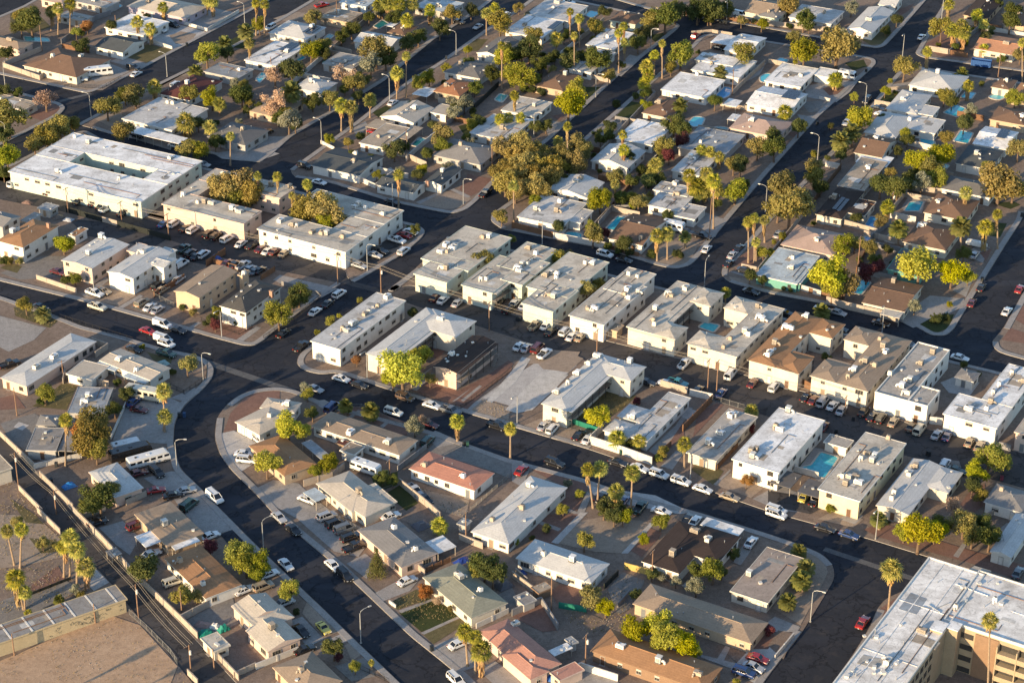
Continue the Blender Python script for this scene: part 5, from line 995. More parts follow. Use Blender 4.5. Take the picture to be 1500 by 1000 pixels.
def car_meshes(kind):
    L, Wd, out, (c0, c1), (t0, t1), zb, zr, wx = SPEC[kind]; W2 = Wd/2
    b = MB(); n = len(out)
    # body loft: five stations across the width give a rounded shoulder
    st = [(-W2, .93, .1), (-W2*.93, .985, .0), (0, 1.0, -.015), (W2*.93, .985, 0), (W2, .93, .1)]
    vs = []
    for (y, k, dz) in st:
        for (x, z) in out: vs.append((x*k, y, z-(dz if z > .6 else -dz*.6)))
    fs = []
    for i in range(4):
        for j in range(n): a = i*n+j; c = i*n+(j+1) % n; fs.append((a, c, c+n, a+n))
    fs += [tuple(range(n)), tuple(range(5*n-1, 4*n-1, -1))]; b.add(vs, fs, 0)
    for s in (-1, 1): b.box((s*(L/2-.02), 0, .42), (.14, Wd*.9, .16), 1); b.box((0, s*(W2-.01), .36), (2*wx-.9, .05, .14), 1)
    for s in (-1, 1): b.box((s*(L/2+.052), 0, .5), (.012, .32, .12), 2)
    for s in (-1, 1): b.box((c1-.35, s*(W2+.1), zb+.08), (.12, .2, .13), 0)
    # roof and pillars (paint) with an inner glass house
    yb, yt = W2*.9, W2*.74
    gb = MB(); z0 = zb-.03
    gb.add([(c0, -yb, z0), (c1, -yb, z0), (c1, yb, z0), (c0, yb, z0), (t0, -yt, zr-.04), (t1, -yt, zr-.04), (t1, yt, zr-.04), (t0, yt, zr-.04)], [(3, 2, 1, 0), (4, 5, 6, 7), (0, 1, 5, 4), (1, 2, 6, 5), (2, 3, 7, 6), (3, 0, 4, 7)])
    b.box(((t0+t1)/2, 0, zr-.015), (t1-t0+.14, yt*2+.1, .06), 0)
    for s in (-1, 1):
        for (xa, xb) in ((c0, t0), (c1, t1)): b.tube([(xa, s*(yb+.01), z0), (xb, s*(yt+.01), zr-.03)], .055, 4, 0)
        k = (c0*.5+c1*.5, t0*.5+t1*.5)
        if kind != 'coupe': b.tube([(k[0], s*(yb+.012), z0), (k[1], s*(yt+.012), zr-.03)], .045, 4, 0)
        if kind in ('suv', 'van'): b.tube([(c0*.72+c1*.28, s*(yb+.012), z0), (t0*.72+t1*.28, s*(yt+.012), zr-.03)], .06, 4, 0); b.box(((t0+t1)/2, s*yt*.9, zr+.05), ((t1-t0)*.8, .05, .05), 1)
    if kind == 'van':
        for s in (-1, 1): b.add([(c0+.05, s*(yb+.02), z0), (c0+2.4, s*(yb+.02), z0), (t0+2.3, s*(yt+.02), zr-.03), (t0+.05, s*(yt+.02), zr-.03)], [(0, 1, 2, 3)], 0)
    if kind == 'pickup':
        b.add([(-2.6, -.75, 1.062), (-.85, -.75, 1.095), (-.85, .75, 1.095), (-2.6, .75, 1.062)], [(0, 1, 2, 3)], 1)
        for s in (-1, 1): b.box((-1.7, s*.83, 1.12), (1.85, .12, .16), 0)
        b.box((-2.68, 0, 1.1), (.1, 1.6, .16), 0)
    return b, gb
def wheel_mesh():
    b = MB(); b.tube([(0, -.11, 0), (0, .11, 0)], .335, 14, 0); b.tube([(0, -.12, 0), (0, .12, 0)], .2, 10, 1); return b.mesh('wheel', [M_TYRE, M_HUB])
WHEEL = wheel_mesh()
def light_mesh(nm, m, sx): b = MB(); b.box((0, 0, 0), (.1, .36, .16), 0, taper=.9); return b.mesh(nm, m)
HLM, TLM = light_mesh('headlight', M_HL, 1), light_mesh('taillight', M_TL, 1)
CARGEO = {k: car_meshes(k) for k in SPEC}; GLASSM = {k: v[1].mesh('windows', [M_CGL]) for k, v in CARGEO.items()}; BODYM = {}
HEAD = {'b': 121, 'B': 301, 'a': 28, 'A': 208, 'l': 144, 'L': 324, 'p': 54, 'P': 234}
NC = [0]
def on_block(p):
    return None
def car(kind, col, x, y, dr, z=None):
    NC[0] += 1; rnd = random.Random(NC[0]*13)
    h = HEAD[dr] if dr in HEAD else float(dr)
    h += rnd.uniform(-3, 3)
    p = GT(x, y, .75); zz = ZAT(p.x, p.y) if z is None else z
    p = GT(x, y, zz+.75)
    key = (kind, col)
    if key not in BODYM: BODYM[key] = CARGEO[kind][0].mesh('body', [paint('paint_'+col, CARC[col]), M_TRIM, M_PLATE], False)
    L, Wd, out, cb, ct, zb, zr, wx = SPEC[kind]
    word = {'sedan': 'sedan', 'coupe': 'coupe', 'suv': 'SUV', 'van': 'van', 'pickup': 'pickup truck'}[kind]
    cw = {'green': 'dark green', 'blue': 'dark blue', 'dark': 'charcoal', 'maroon': 'dark red'}.get(col, col)
    o = thing({'sedan': 'parked_car', 'coupe': 'parked_car', 'suv': 'parked_suv', 'van': 'parked_van', 'pickup': 'pickup_truck'}[kind], (p.x, p.y, zz), cw+' '+word, {'pickup': 'pickup truck', 'van': 'van'}.get(kind, 'car'), 'cars and trucks around the streets', rz=radians(90-h))
    link('body', BODYM[key], o); link('windows', GLASSM[kind], o)
    for sx in (-1, 1):
        for sy in (-1, 1): link('wheel', WHEEL, o, (sx*wx, sy*(Wd/2-.1), .335))
    for sy in (-1, 1):
        link('headlight', HLM, o, (out[-3][0]-.03, sy*Wd*.36, .68)); link('taillight', TLM, o, (out[1][0]+.02, sy*Wd*.37, .78))
    return o
def cars(s):
    for t in s.split(): k, c, x, y, d = t.split(','); car({'s': 'sedan', 'c': 'coupe', 'u': 'suv', 'v': 'van', 'p': 'pickup'}[k], c, float(x), float(y), d)
POLY = [(k, [G(x, y, BASE).to_2d() for x, y in p]) for k, p in K.items()]
def ZAT(x, y):
    for k, P in POLY:
        c = False; n = len(P)
        for i in range(n):
            a, q = P[i], P[i-1]
            if (a.y > y) != (q.y > y) and x < (q.x-a.x)*(y-a.y)/(q.y-a.y)+a.x: c = not c
        if c: return PZ[0]+.002 if True else BASE
    return .014
def long_vehicle(x, y, h, L, Wd, Ht, body, name, label, cat, wins=True, mat2=None, wheels=(-.36, .36), nose=True):
    p = GT(x, y, BASE+Ht*.5); zz = ZAT(p.x, p.y); o = thing(name, (p.x, p.y, zz), None, cat, rz=radians(90-h), label=label, noun=label)
    b = MB(); W2 = Wd/2
    prof = [(-L/2, .45), (-L/2, Ht-.15), (-L/2+.15, Ht), (L/2-.9, Ht), (L/2-.35, Ht-.35), (L/2, 1.1), (L/2, .45)] if nose else [(-L/2, .5), (-L/2+.1, Ht-.2), (-L/2+.4, Ht), (L/2-.4, Ht), (L/2-.05, Ht-.3), (L/2, .5)]
    n = len(prof); vs = [(q[0]*k, y_, q[1]) for (y_, k) in ((-W2, .985), (-W2*.94, 1), (W2*.94, 1), (W2, .985)) for q in prof]; fs = []
    for i in range(3):
        for j in range(n): a = i*n+j; c = i*n+(j+1) % n; fs.append((a, c, c+n, a+n))
    fs += [tuple(range(n)), tuple(range(4*n-1, 3*n-1, -1))]; b.add(vs, fs, 0)
    b.box((0, 0, Ht+.06), (.8, .6, .14), 0); b.box((-L*.3, 0, Ht+.06), (.5, .5, .14), 1)
    for s in (-1, 1): b.box((0, s*(W2+.006), .62), (L*.94, .02, .1), 1)
    link('body', b.mesh('body', [body, mat2 or M_TRIM]), o)
    if wins:
        w = MB(); k = max(3, int(L/1.6))
        for s in (-1, 1):
            for i in range(k): w.box((-L/2+.9+(L-1.9)*i/(k-1), s*(W2+.002), Ht*.68), ((L-1.9)/(k-1)*.72, .02, Ht*.24))
        if nose: w.add([(L/2-.335, -W2*.85, Ht-.36), (L/2-.335, W2*.85, Ht-.36), (L/2-.015, W2*.85, 1.2), (L/2-.015, -W2*.85, 1.2)], [(3, 2, 1, 0)])
        link('windows', w.mesh('windows', [M_CGL]), o)
    for fx in wheels:
        for s in (-1, 1): link('wheel', WHEEL, o, (fx*L, s*(W2-.1), .36), 0, 1.1)
    return o
# ------------------------------------------------------------------ lamps, poles, fences, pools
M_POLE = plain('lamp_pole_steel', (.4, .4, .39), .5, .3); M_WOOD = surf('pole_wood', (.24, .15, .1), .95, 2, .3, bmp=.3); M_WIRE = plain('cable', (.3, .26, .2), .6)
M_LENS = plain('lamp_lens', (.6, .6, .55), .2)
def lamp(x, y, arm=116, hpx=None, h=8.2):
    g = GT(x, y, BASE); o = thing('street_lamp', tuple(g), 'cobra-head street lamp', 'street lamp', 'street lamps', rz=radians(90-arm))
    pb = MB(); pb.box((0, 0, .06), (.4, .4, .12)); pb.tube([(0, 0, 0), (0, 0, h*.5), (0, 0, h-.7)], [.13, .11, .09], 8); link('pole', pb.mesh('pole', M_POLE), o)
    ab = MB(); ab.tube([(0, 0, h-.9), (.25, 0, h-.3), (.9, 0, h), (2.1, 0, h+.12)], [.085, .075, .065, .06], 7); link('arm', ab.mesh('arm', M_POLE), o)
    hb = MB(); hb.box((2.4, 0, h+.12), (.8, .34, .18), 0, taper=.75); hb.box((2.45, 0, h+.01), (.5, .26, .06), 1); link('lamp_head', hb.mesh('lamp_head', [M_POLE, M_LENS]), o)
    return o
def lamps(s):
    for t in s.split(): a = [float(q) for q in t.split(',')]; lamp(a[0], a[1], a[2])
POLES = []
def pole(x, y, ty, arm=30, tr=True, cross=1):
    g = GT(x, y, BASE); py = OY+ty/4; lo, hi = 2, 16
    for _ in range(30):
        m = (lo+hi)/2
        if PX((g.x, g.y, BASE+m))[1] > py: lo = m
        else: hi = m
    h = max(5, min(13, lo)); o = thing('utility_pole', tuple(g), 'brown wooden utility pole', 'utility pole', 'utility poles', rz=radians(90-arm))
    b = MB(); b.tube([(0, 0, -.1), (0, 0, h*.5), (0, 0, h)], [.16, .14, .11], 8); link('pole', b.mesh('pole', M_WOOD), o)
    for k in range(cross):
        b = MB(); z = h-.4-k*.9; b.box((.0, .13, z), (2.2, .1, .12), 0)
        for s in (-.95, -.5, .5, .95): b.tube([(s, .13, z+.06), (s, .13, z+.22)], [.05, .03], 6, 1)
        link('crossarm', b.mesh('crossarm', [M_WOOD, plain('insulator', (.3, .3, .32), .3)]), o)
    if tr:
        b = MB(); b.tube([(0, -.38, h-2.2), (0, -.38, h-1.3)], .24, 10); b.tube([(0, -.38, h-1.3), (0, -.38, h-1.1)], [.1, .05], 6); b.box((0, -.2, h-1.7), (.1, .2, .5)); link('transformer', b.mesh('transformer', M_AC), o)
    POLES.append((g, h, radians(90-arm))); return len(POLES)-1
def wire(i, j, label):
    (a, h1, r1), (c, h2, r2) = POLES[i], POLES[j]; b = MB()
    for s in (-.95, -.5, .5, .95):
        pts = []
        for k in range(13):
            t = k/12; p = (a+Vector((0, 0, h1-.18)))*(1-t)+(c+Vector((0, 0, h2-.18)))*t; r = r1*(1-t)+r2*t
            p = p+Vector((cos(r)*s-sin(r)*.13, sin(r)*s+cos(r)*.13, -4*t*(1-t)*.7)); pts.append(p)
        b.tube(pts, .03, 4, 0, False)
    m = (a+c)/2
    o = link('power_line', b.mesh('power_line', M_WIRE)); reg(o, None, 'power line', 'power lines', label, pos=(m.x, m.y, h1))
wCMU = surf('block_wall', (.4, .34, .28), .95, .8, .2, (.24, .19, .15), .3, .4, bmp=.3); wCMUW = surf('white_block_wall', (.6, .57, .52), .95, .8, .15, (.36, .3, .25), .3, .4, bmp=.3); wFENCE = surf('wood_fence', (.19, .105, .06), .95, 1, .3, bmp=.4); wGREY = surf('grey_block_wall', (.24, .235, .235), .95, .8, .2, (.15, .14, .13), .3, .4, bmp=.3); wGREENF = surf('green_screen', (.02, .17, .12), .9); wDARKF = plain('black_screen', (.018, .022, .02), .9); wYF = surf('yellow_board', (.5, .36, .12), .9); M_IRON = plain('iron_railing', (.02, .02, .022), .6); M_CHAIN = plain('chain_link', (.22, .22, .21), .6)
FMAT = {'c': (wCMU, 'tan block wall'), 'w': (wCMUW, 'white block wall'), 'f': (wFENCE, 'brown wooden fence'), 'g': (wGREY, 'grey block wall'), 'G': (wGREENF, 'green screened fence'), 'k': (wDARKF, 'black screened fence'), 'y': (wYF, 'yellow fence')}
def wall_line(kind, pts, h=1.7, tile=True, desc=None, th=.18, label=None):
    P = [(GT(x, y, BASE) if tile else G(x, y, BASE)).to_2d() for x, y in pts]
    b = MB()
    if kind in ('i', 'l'):
        mt = M_IRON if kind == 'i' else M_CHAIN
        for a, c in zip(P, P[1:]):
            d = c-a; L = d.length; d.normalize(); rz = atan2(d.y, d.x); m = (a+c)/2
            for z in (.15, h-.1): b.box((m.x, m.y, BASE+z), (L, .05, .05), 0, rz)
            n = max(2, int(L/.28)); 
            for i in range(n+1): q = a+d*L*i/n; b.box((q.x, q.y, BASE+h/2), ((.09 if i % 8 == 0 else .025),)*2+(h,), 0, rz)
        nm, ds = 'railing', desc or ('black iron railing' if kind == 'i' else 'grey metal fence')
        o = link(nm, b.mesh(nm, mt)); cat = 'fence'
    else:
        mt, ds = FMAT[kind]; ds = desc or ds
        for i, (a, c) in enumerate(zip(P, P[1:])):
            d = c-a; L = d.length; d.normalize(); rz = atan2(d.y, d.x); a2 = a+d*(th/2+.002 if i else 0); m = (a2+c)/2; L2 = (c-a2).length
            b.box((m.x, m.y, BASE+h/2-.1), (L2, th, h+.2), 0, rz)
            if kind in 'cwg':
                b.box((m.x, m.y, BASE+h+.045), (L2, th+.08, .08), 0, rz); n = max(1, int(L/5))
                for k in range(n): q = a2+d*(L2*(k+.5)/n); b.box((q.x, q.y, BASE+h/2+.03), (.42, th+.14, h+.2), 0, rz)
            else:
                n = max(1, int(L/2.4))
                for k in range(n+1): q = a2+d*(L2*k/n); b.box((q.x, q.y, BASE+h/2+.05), (.1, th*1.6, h+.14), 0, rz)
        nm = 'fence' if kind in 'fGky' else 'garden_wall'; o = link(nm, b.mesh(nm, mt)); cat = 'fence' if kind in 'fGky' else 'wall'
    m = P[len(P)//2-1]*.5+P[len(P)//2]*.5
    reg(o, ds, cat, 'walls and fences', label, pos=(m.x, m.y, BASE+h/2)); return o
M_COPING = surf('pool_coping', (.5, .46, .4), .8, 1, .15)
def water_mat(nm, c):
    m, nt, b = newmat(nm, .05, .5); n = noise_tex(nt, 1.2, 3); nt.links.new(ramp(nt, n, .3, mul(c, .8), .7, mul(c, 1.15)), b.inputs['Base Color']); n2 = noise_tex(nt, 3, 2); bump(nt, b, n2, .12, .05); MATS[nm] = m; return m
POOLC = []
POOLW = [water_mat('pool_water', (.06, .45, .56)), water_mat('pool_water_green', (.1, .42, .42)), water_mat('pool_water_blue', (.06, .32, .62)), water_mat('pool_water_dark', (.03, .2, .22))]
def pool(pts, w=0, desc='rectangular swimming pool', r=.6):
    P = smooth([GT(x, y, BASE+.1).to_2d() for x, y in pts], r)
    c = sum(P, Vector((0, 0)))/len(P); POOLC.append(c); o = thing('swimming_pool', (c.x, c.y, BASE), desc, 'swimming pool', 'back-yard pools')
    b = MB(); b.add([(p.x-c.x, p.y-c.y, .1) for p in P], [tuple(range(len(P)))])
    if sum(P[i].x*P[(i+1) % len(P)].y-P[(i+1) % len(P)].x*P[i].y for i in range(len(P))) < 0: b.f = [f[::-1] for f in b.f]; P = P[::-1]; b.v = [(p.x-c.x, p.y-c.y, .1) for p in P]; b.f = [list(range(len(P)))]
    link('water', b.mesh('water', [POOLW[w]]), o)
    b = MB(); n = len(P); O = []
    for i, p in enumerate(P):
        d = (P[(i+1) % n]-P[i-1]).normalized(); O.append(p+Vector((d.y, -d.x))*.45)
    vs = [(p.x-c.x, p.y-c.y, .17) for p in P]+[(p.x-c.x, p.y-c.y, .17) for p in O]+[(p.x-c.x, p.y-c.y, -.02) for p in P]+[(p.x-c.x, p.y-c.y, -.02) for p in O]; fs = []
    for i in range(n): j = (i+1) % n; fs += [(i, n+i, n+j, j), (2*n+i, i, j, 2*n+j), (n+i, 3*n+i, 3*n+j, n+j)]
    b.add(vs, fs); link('coping', b.mesh('coping', M_COPING), o); return o
def bin_mesh():
    b = MB(); b.box((0, 0, .52), (.55, .6, .95), 0, taper=1.0); b.box((0, 0, 1.03), (.62, .68, .07), 0); b.box((-.3, 0, .95), (.06, .5, .06), 0)
    for s in (-1, 1): b.tube([(-.25, s*.22-.04, .12), (-.25, s*.22+.04, .12)], .12, 8, 1)
    return b
BINS = {c: bin_mesh().mesh('bin', [plain('bin_'+c, v, .6), M_TYRE]) for c, v in (('dark', (.02, .025, .03)), ('blue', (.02, .06, .15)), ('maroon', (.18, .04, .06)), ('green', (.02, .07, .05)))}
def bins(s):
    for t in s.split():
        c, x, y = t.split(','); p = GT(float(x), float(y), BASE+.5); z = ZAT(p.x, p.y)
        o = link('wheelie_bin', BINS[c], None, (p.x, p.y, z), radians(random.choice([0, 30, 60, 90])), 1.15); reg(o, c+' wheelie bin', 'bin', 'wheelie bins')
# ------------------------------------------------------------------ placed things: trees
T(1, 1); trees('o,40,660,110 k,265,565,65 o,200,840,60 o,270,790,70 o,350,740,70 o,405,720,48 y,40,920,75 o,625,620,65 o,790,550,60 d,730,550,50 o,720,770,65 y,1210,310,70 d,1330,310,45 o,1110,545,52 y,1240,565,60 d,1415,550,65 w,1380,490,38 o,1090,870,60 y,1165,870,55 d,1160,720,40 d,1260,830,45 d,480,265,45 d,40,310,45 d,180,110,80 d,120,150,50 d,20,530,40 d,100,540,32 d,15,780,60 r,510,150,36 o,130,100,50 d,1290,820,35 o,1440,500,40')
palms('300,70,180,38 340,50,215,36 410,20,200,40 805,130,240,40 880,170,265,40 955,45,130,34 1460,255,390,32 905,510,590,46 1090,720,800,62 1230,745,820,44 1285,610,680,42 1350,800,970,28 1215,0,90,38 1245,10,100,38'); palms('1315,260,300,45 1145,425,460,42 1440,190,280,48', 'd')
T(1, 2); trees('y,320,285,58 o,400,270,48 d,205,410,72 d,560,170,48 d,500,210,42 o,700,290,85 w,670,370,72 d,760,330,60 k,510,430,58 o,570,480,58 d,620,460,42 k,110,430,62 k,90,600,75 d,330,590,48 o,430,580,52 w,190,700,65 d,130,690,38 o,340,100,48 d,880,250,48 d,950,210,48 d,1075,160,55 o,1150,70,52 o,1430,130,68 y,960,480,46 y,1015,450,46 y,1120,400,30 y,1460,330,58 y,1490,430,50 d,1380,430,45 w,1150,595,40 w,1220,600,50 w,1160,655,40 o,1090,790,68 y,1100,850,48 d,1000,900,38 d,810,870,58 d,870,860,35 y,430,810,30 o,540,830,32 d,610,800,28 d,1300,700,32 d,1280,510,42 d,740,40,50 y,20,140,45 g,1440,850,60 d,230,720,45 d,1260,60,40 d,810,100,45 d,660,100,35 o,180,660,40 d,600,560,35 d,520,520,30')
palms('50,25,220,30 0,20,210,28 880,330,570,28 825,430,590,44 500,620,770,46 555,630,775,44 668,585,690,42 1350,80,210,34 1400,50,170,34 1440,270,520,26 885,120,210,42 915,20,120,44 770,20,120,48 840,30,130,46 1020,60,150,38 1430,700,780,36 1480,690,760,32 720,30,110,40'); palms('205,540,660,58', 'd')
T(1, 3); trees('y,60,440,75 d,0,310,60 o,130,210,58 d,100,280,68 d,170,370,48 d,330,350,55 d,500,340,72 o,490,150,50 o,820,120,60 d,900,90,80 d,960,60,60 d,780,190,50 d,740,250,48 o,565,440,40 y,990,310,76 d,540,65,35 Y,380,510,62 Y,330,600,90 d,1090,50,68 d,1170,50,68 d,1250,50,48 o,1370,310,68 d,950,720,60 d,1010,760,48 o,885,850,60 m,920,910,42 g,40,830,62 g,150,965,58 g,300,890,58 g,390,940,60 o,300,970,48 g,240,960,60 g,90,880,70 g,160,890,62 g,60,960,66 g,110,940,60 g,20,900,60 g,190,940,52 o,370,850,68 o,430,885,55 d,140,740,38 d,200,730,38 d,780,550,30 o,1440,860,58 d,1340,960,58 d,1190,590,42 o,40,45,30 d,985,650,30 d,640,380,25 o,1300,960,50 h,550,720,24 h,510,765,20 h,480,780,16 d,250,330,40 d,60,300,50 d,420,340,35 h,70,520,30 h,120,525,30 h,170,535,30 y,770,600,22 d,680,920,40 m,990,820,45')
palms('340,70,270,24 395,110,280,30 365,210,440,24 260,230,330,42 625,195,430,28 655,155,300,28 660,250,360,28 880,255,460,24 835,325,440,32 790,390,470,44 325,740,980,28 270,830,920,34 50,690,770,32 15,560,700,30 650,790,930,28 655,880,1000,36 775,490,540,40 840,970,1080,48 1110,880,960,34 1160,890,965,34 1215,920,990,34 800,440,530,38'); palms('1220,430,480,40 985,620,690,42', 'd')
T(1, 4); trees('g,410,250,105 y,210,310,82 o,140,215,45 d,210,110,58 g,120,20,58 w,490,40,42 d,755,115,34 d,690,175,26 o,800,390,66 o,1020,160,62 d,1420,120,58 o,1480,320,42 o,1035,555,52 d,1080,590,40 y,545,685,72 d,670,690,28 w,1190,640,38 d,1150,720,48 o,1040,800,45 y,800,780,36 d,820,820,40 y,1020,900,75 y,880,930,72 o,960,960,68 o,1470,870,58 d,40,860,68 d,180,740,50 o,270,970,50 y,1450,570,48 d,1370,345,26 d,30,800,55 d,1440,60,50 d,700,190,20 h,1190,660,30 h,1170,690,30')
palms('935,305,440,32 1090,180,290,46 1150,190,300,46 1265,145,250,34 1265,290,330,34 1175,505,590,36 1490,250,490,28 1225,90,160,38 1060,30,100,36 100,660,730,48 395,470,530,48 1135,150,290,40 1280,980,1030,40'); palms('425,830,900,55 490,780,860,50 1140,430,460,32', 'd')
T(2, 1); trees('y,370,420,52 d,415,425,30 y,440,625,36 d,390,640,32 o,150,780,48 g,1310,100,84 g,1400,80,84 g,1460,130,74 y,1380,160,56 g,1270,130,40 y,1270,820,32 d,1240,870,35 o,1130,830,26 d,1070,800,22 o,60,525,26 o,110,530,26 d,25,525,26 d,20,10,40 m,1260,900,34 h,1200,890,24 d,1380,890,18'); palms('250,845,880,46', 'd')
T(2, 2); trees('g,290,220,84 g,370,215,88 g,440,250,84 y,400,300,64 d,540,265,40 d,50,100,36 o,1440,265,46 o,1330,520,60 y,1370,490,40 d,250,720,62 y,130,830,78 d,210,770,46 y,440,880,32 y,490,850,16 y,360,945,18 d,920,830,32 y,610,755,18 g,1460,60,66 g,1420,0,52 g,1480,-10,58 d,930,340,30')
palms('10,30,225,26 125,35,230,30 300,80,190,32 210,145,270,22 835,25,220,34')
T(2, 3); trees('y,0,395,26 o,250,500,52 o,340,500,36 o,440,685,55 o,510,665,38 y,520,160,70 d,640,160,48 o,740,180,48 y,470,320,34 o,475,370,60 m,540,365,34 d,660,420,50 d,270,325,40 d,910,260,34 h,970,480,38 h,820,490,38 y,1310,110,66 d,1350,80,45 d,790,60,48 d,700,55,40 d,1395,610,42 y,140,170,36 g,50,10,62 g,190,110,50 g,130,80,66 g,230,30,56 g,20,110,60 g,110,20,60 g,160,-20,52 d,560,440,25 h,620,470,26 h,690,480,26 d,1200,190,30 d,1470,640,30 d,870,40,40 d,1160,830,20 o,600,30,45')
palms('10,90,300,34 605,80,210,30 850,380,530,44 910,370,520,44 1040,30,190,44 1080,90,190,55 1130,110,190,52 1180,60,340,46 1200,110,200,48 1385,300,540,34 1420,280,540,32 1430,420,540,30 1250,715,790,34 1480,290,420,32 1140,20,180,45 820,10,90,34'); palms('1015,390,450,34 1090,130,190,50', 'd')
T(2, 4); trees('o,110,90,95 o,130,200,108 o,60,210,70 o,270,30,58 d,310,90,48 d,660,80,64 d,760,90,68 w,900,60,58 y,1000,40,58 g,1360,50,108 g,1440,95,70 Y,890,550,108 Y,1080,590,74 Y,1175,620,38 Y,370,600,118 g,450,650,78 Y,380,690,70 y,450,430,66 o,510,420,48 o,600,450,45 d,520,275,34 o,665,295,45 w,860,790,42 y,1065,780,18 d,1150,480,44 h,980,860,42 h,1040,850,32 m,580,590,58 m,640,560,40 d,630,520,40 d,830,60,50 d,700,460,30 d,130,700,16 d,90,690,16')
palms('1160,130,260,42 1345,255,460,32 1275,330,470,48 700,215,300,46 905,30,80,36'); palms('1130,330,450,58 765,345,430,52 315,830,860,48', 'd')
T(3, 1); trees('g,540,460,90 g,530,560,100 o,560,630,70 r,480,520,60 y,260,300,56 o,1095,130,60 d,735,300,42 d,670,390,45 d,690,240,26 d,580,900,95 o,650,870,50 y,830,30,20 d,1010,180,22 d,540,950,70 h,240,350,30'); palms('385,460,730,42 960,290,520,50 965,440,530,48')
T(3, 2); trees('Y,860,160,118 Y,960,85,60 Y,800,210,60 w,295,270,34 y,300,305,36 Y,190,490,88 y,280,520,48 Y,60,710,74 y,420,710,58 y,340,760,38 d,330,415,42 w,930,490,52 k,985,450,36 r,590,105,30 o,1020,220,38 d,740,790,42 d,800,810,34 k,480,110,24'); palms('1180,470,585,46 1490,510,685,38'); palms('670,410,470,50 525,380,430,40', 'd')
T(3, 3); trees('Y,510,440,72 w,325,830,28 y,400,890,28 o,890,640,32 y,860,680,24 d,540,970,60 d,640,985,48 y,300,980,34 m,1400,510,26 r,1375,815,38 m,730,350,26 d,690,590,30 d,460,470,22'); palms('445,750,975,42,475 515,745,945,48,500 610,880,960,50 705,770,985,50,697 615,570,630,54 745,585,640,42 1010,600,740,46 1405,405,440,42')
T(3, 4); trees('y,1300,670,90 Y,1220,760,68 d,1200,840,58 k,1090,970,58 o,1250,900,46 d,340,90,28 y,370,980,28 d,1150,135,24 y,1380,700,50 d,1230,190,20')
T(4, 1); trees('d,855,325,92 o,1060,490,66 o,1150,490,42 y,1410,230,76 y,1440,300,68 m,1230,200,42 d,1490,290,46 w,440,450,34 o,470,480,26 o,100,60,40 o,250,180,38 o,330,190,26'); palms('40,110,310,40,85 125,100,330,44,118 90,390,570,60,140 145,470,570,44 410,150,390,54 450,220,460,54 500,320,460,60 375,200,380,46 165,590,620,26'); palms('345,515,545,30', 'd')
T(4, 2); trees('y,195,455,65 y,35,290,68 c,710,300,56 d,1340,300,85 d,1390,350,80 y,1300,340,60 r,990,455,46 k,1070,515,34 d,455,790,64 m,490,845,28 y,580,905,36 y,0,360,45 h,240,580,24 o,1150,560,22'); palms('1225,700,900,52,1240 1285,730,940,46 1320,810,960,66 1075,80,130,52 675,880,920,20')
T(4, 3); trees('y,870,45,50 y,775,155,32 o,425,165,55 d,205,95,30 d,95,80,24 d,600,20,50 y,650,20,50 o,470,490,68 Y,550,550,54 Y,720,680,84 Y,860,650,88 Y,900,730,88 Y,1010,770,78 Y,1080,810,40 y,1180,340,68 d,1230,350,38 w,1080,430,55 d,1070,340,48 d,820,360,38 d,730,480,36 y,1310,990,26 y,20,170,24 d,1300,240,36 d,120,150,20 w,960,400,34 w,880,380,30')
T(4, 4); trees('Y,890,110,105 Y,800,110,55 Y,980,110,60 d,1020,70,58 o,1150,60,76 o,1200,130,66 d,1300,140,74 d,1240,60,60 h,700,60,18 m,15,690,34'); palms('725,335,600,66,703 1280,635,1330,50'); palms('180,230,270,44 220,330,380,54 195,400,460,58 115,525,580,50 650,45,100,46', 'd')
# ------------------------------------------------------------------ vehicles
T(1, 1); cars('p,white,465,465,80 s,white,797,432,a u,white,940,175,b v,black,1010,145,b u,white,1030,495,a s,white,1025,850,b s,silver,1190,960,b u,black,805,790,b u,black,780,395,b'); long_vehicle(575, 420, 70, 9.5, 2.4, 3.1, paint('paint_white', CARC['white']), 'motorhome', 'white motorhome parked in front of the brown corner house', 'motorhome')
T(1, 2); cars('u,white,85,160,A s,silver,1300,155,A s,white,1465,85,A s,black,60,770,p s,black,15,785,p u,black,285,970,b s,red,690,770,b s,black,1185,125,b p,red,385,30,p s,white,800,600,a')
T(1, 3); cars('u,red,1075,212,a u,silver,1140,105,b v,white,1340,85,b s,black,1210,280,b s,white,335,10,b')
T(1, 4); cars('s,white,900,215,a u,black,580,585,A s,black,645,632,b s,white,665,668,b s,silver,460,715,A'); long_vehicle(465, 440, 116, 6, 2.3, 2.8, paint('paint_white', CARC['white']), 'motorhome', 'white camper van beside the white rambling house', 'motorhome')
T(2, 1); cars('v,white,85,75,a p,white,140,75,a s,black,290,120,a s,black,465,175,a s,dark,555,185,a s,black,600,205,a p,white,625,220,a s,black,725,242,a s,blue,960,310,a u,white,1020,308,a s,black,1088,335,a u,white,1130,345,a u,black,1225,370,a u,black,1265,382,a u,white,1330,398,a s,white,1412,425,a s,black,1475,435,a p,green,1075,455,a u,black,1115,482,a s,black,1150,498,a u,white,1192,488,a s,maroon,1330,538,a s,black,1375,545,a p,silver,1425,552,a s,silver,1462,572,a s,grey,1492,585,a v,white,1060,545,a s,silver,1045,635,a u,black,925,672,a s,tan,950,695,a s,maroon,340,590,b p,white,555,715,b s,tan,605,702,b p,cream,570,795,b u,tan,830,772,a s,white,877,795,a s,silver,922,812,a v,white,950,898,b s,red,865,935,b s,black,1040,930,b v,white,955,985,b s,black,235,795,b')
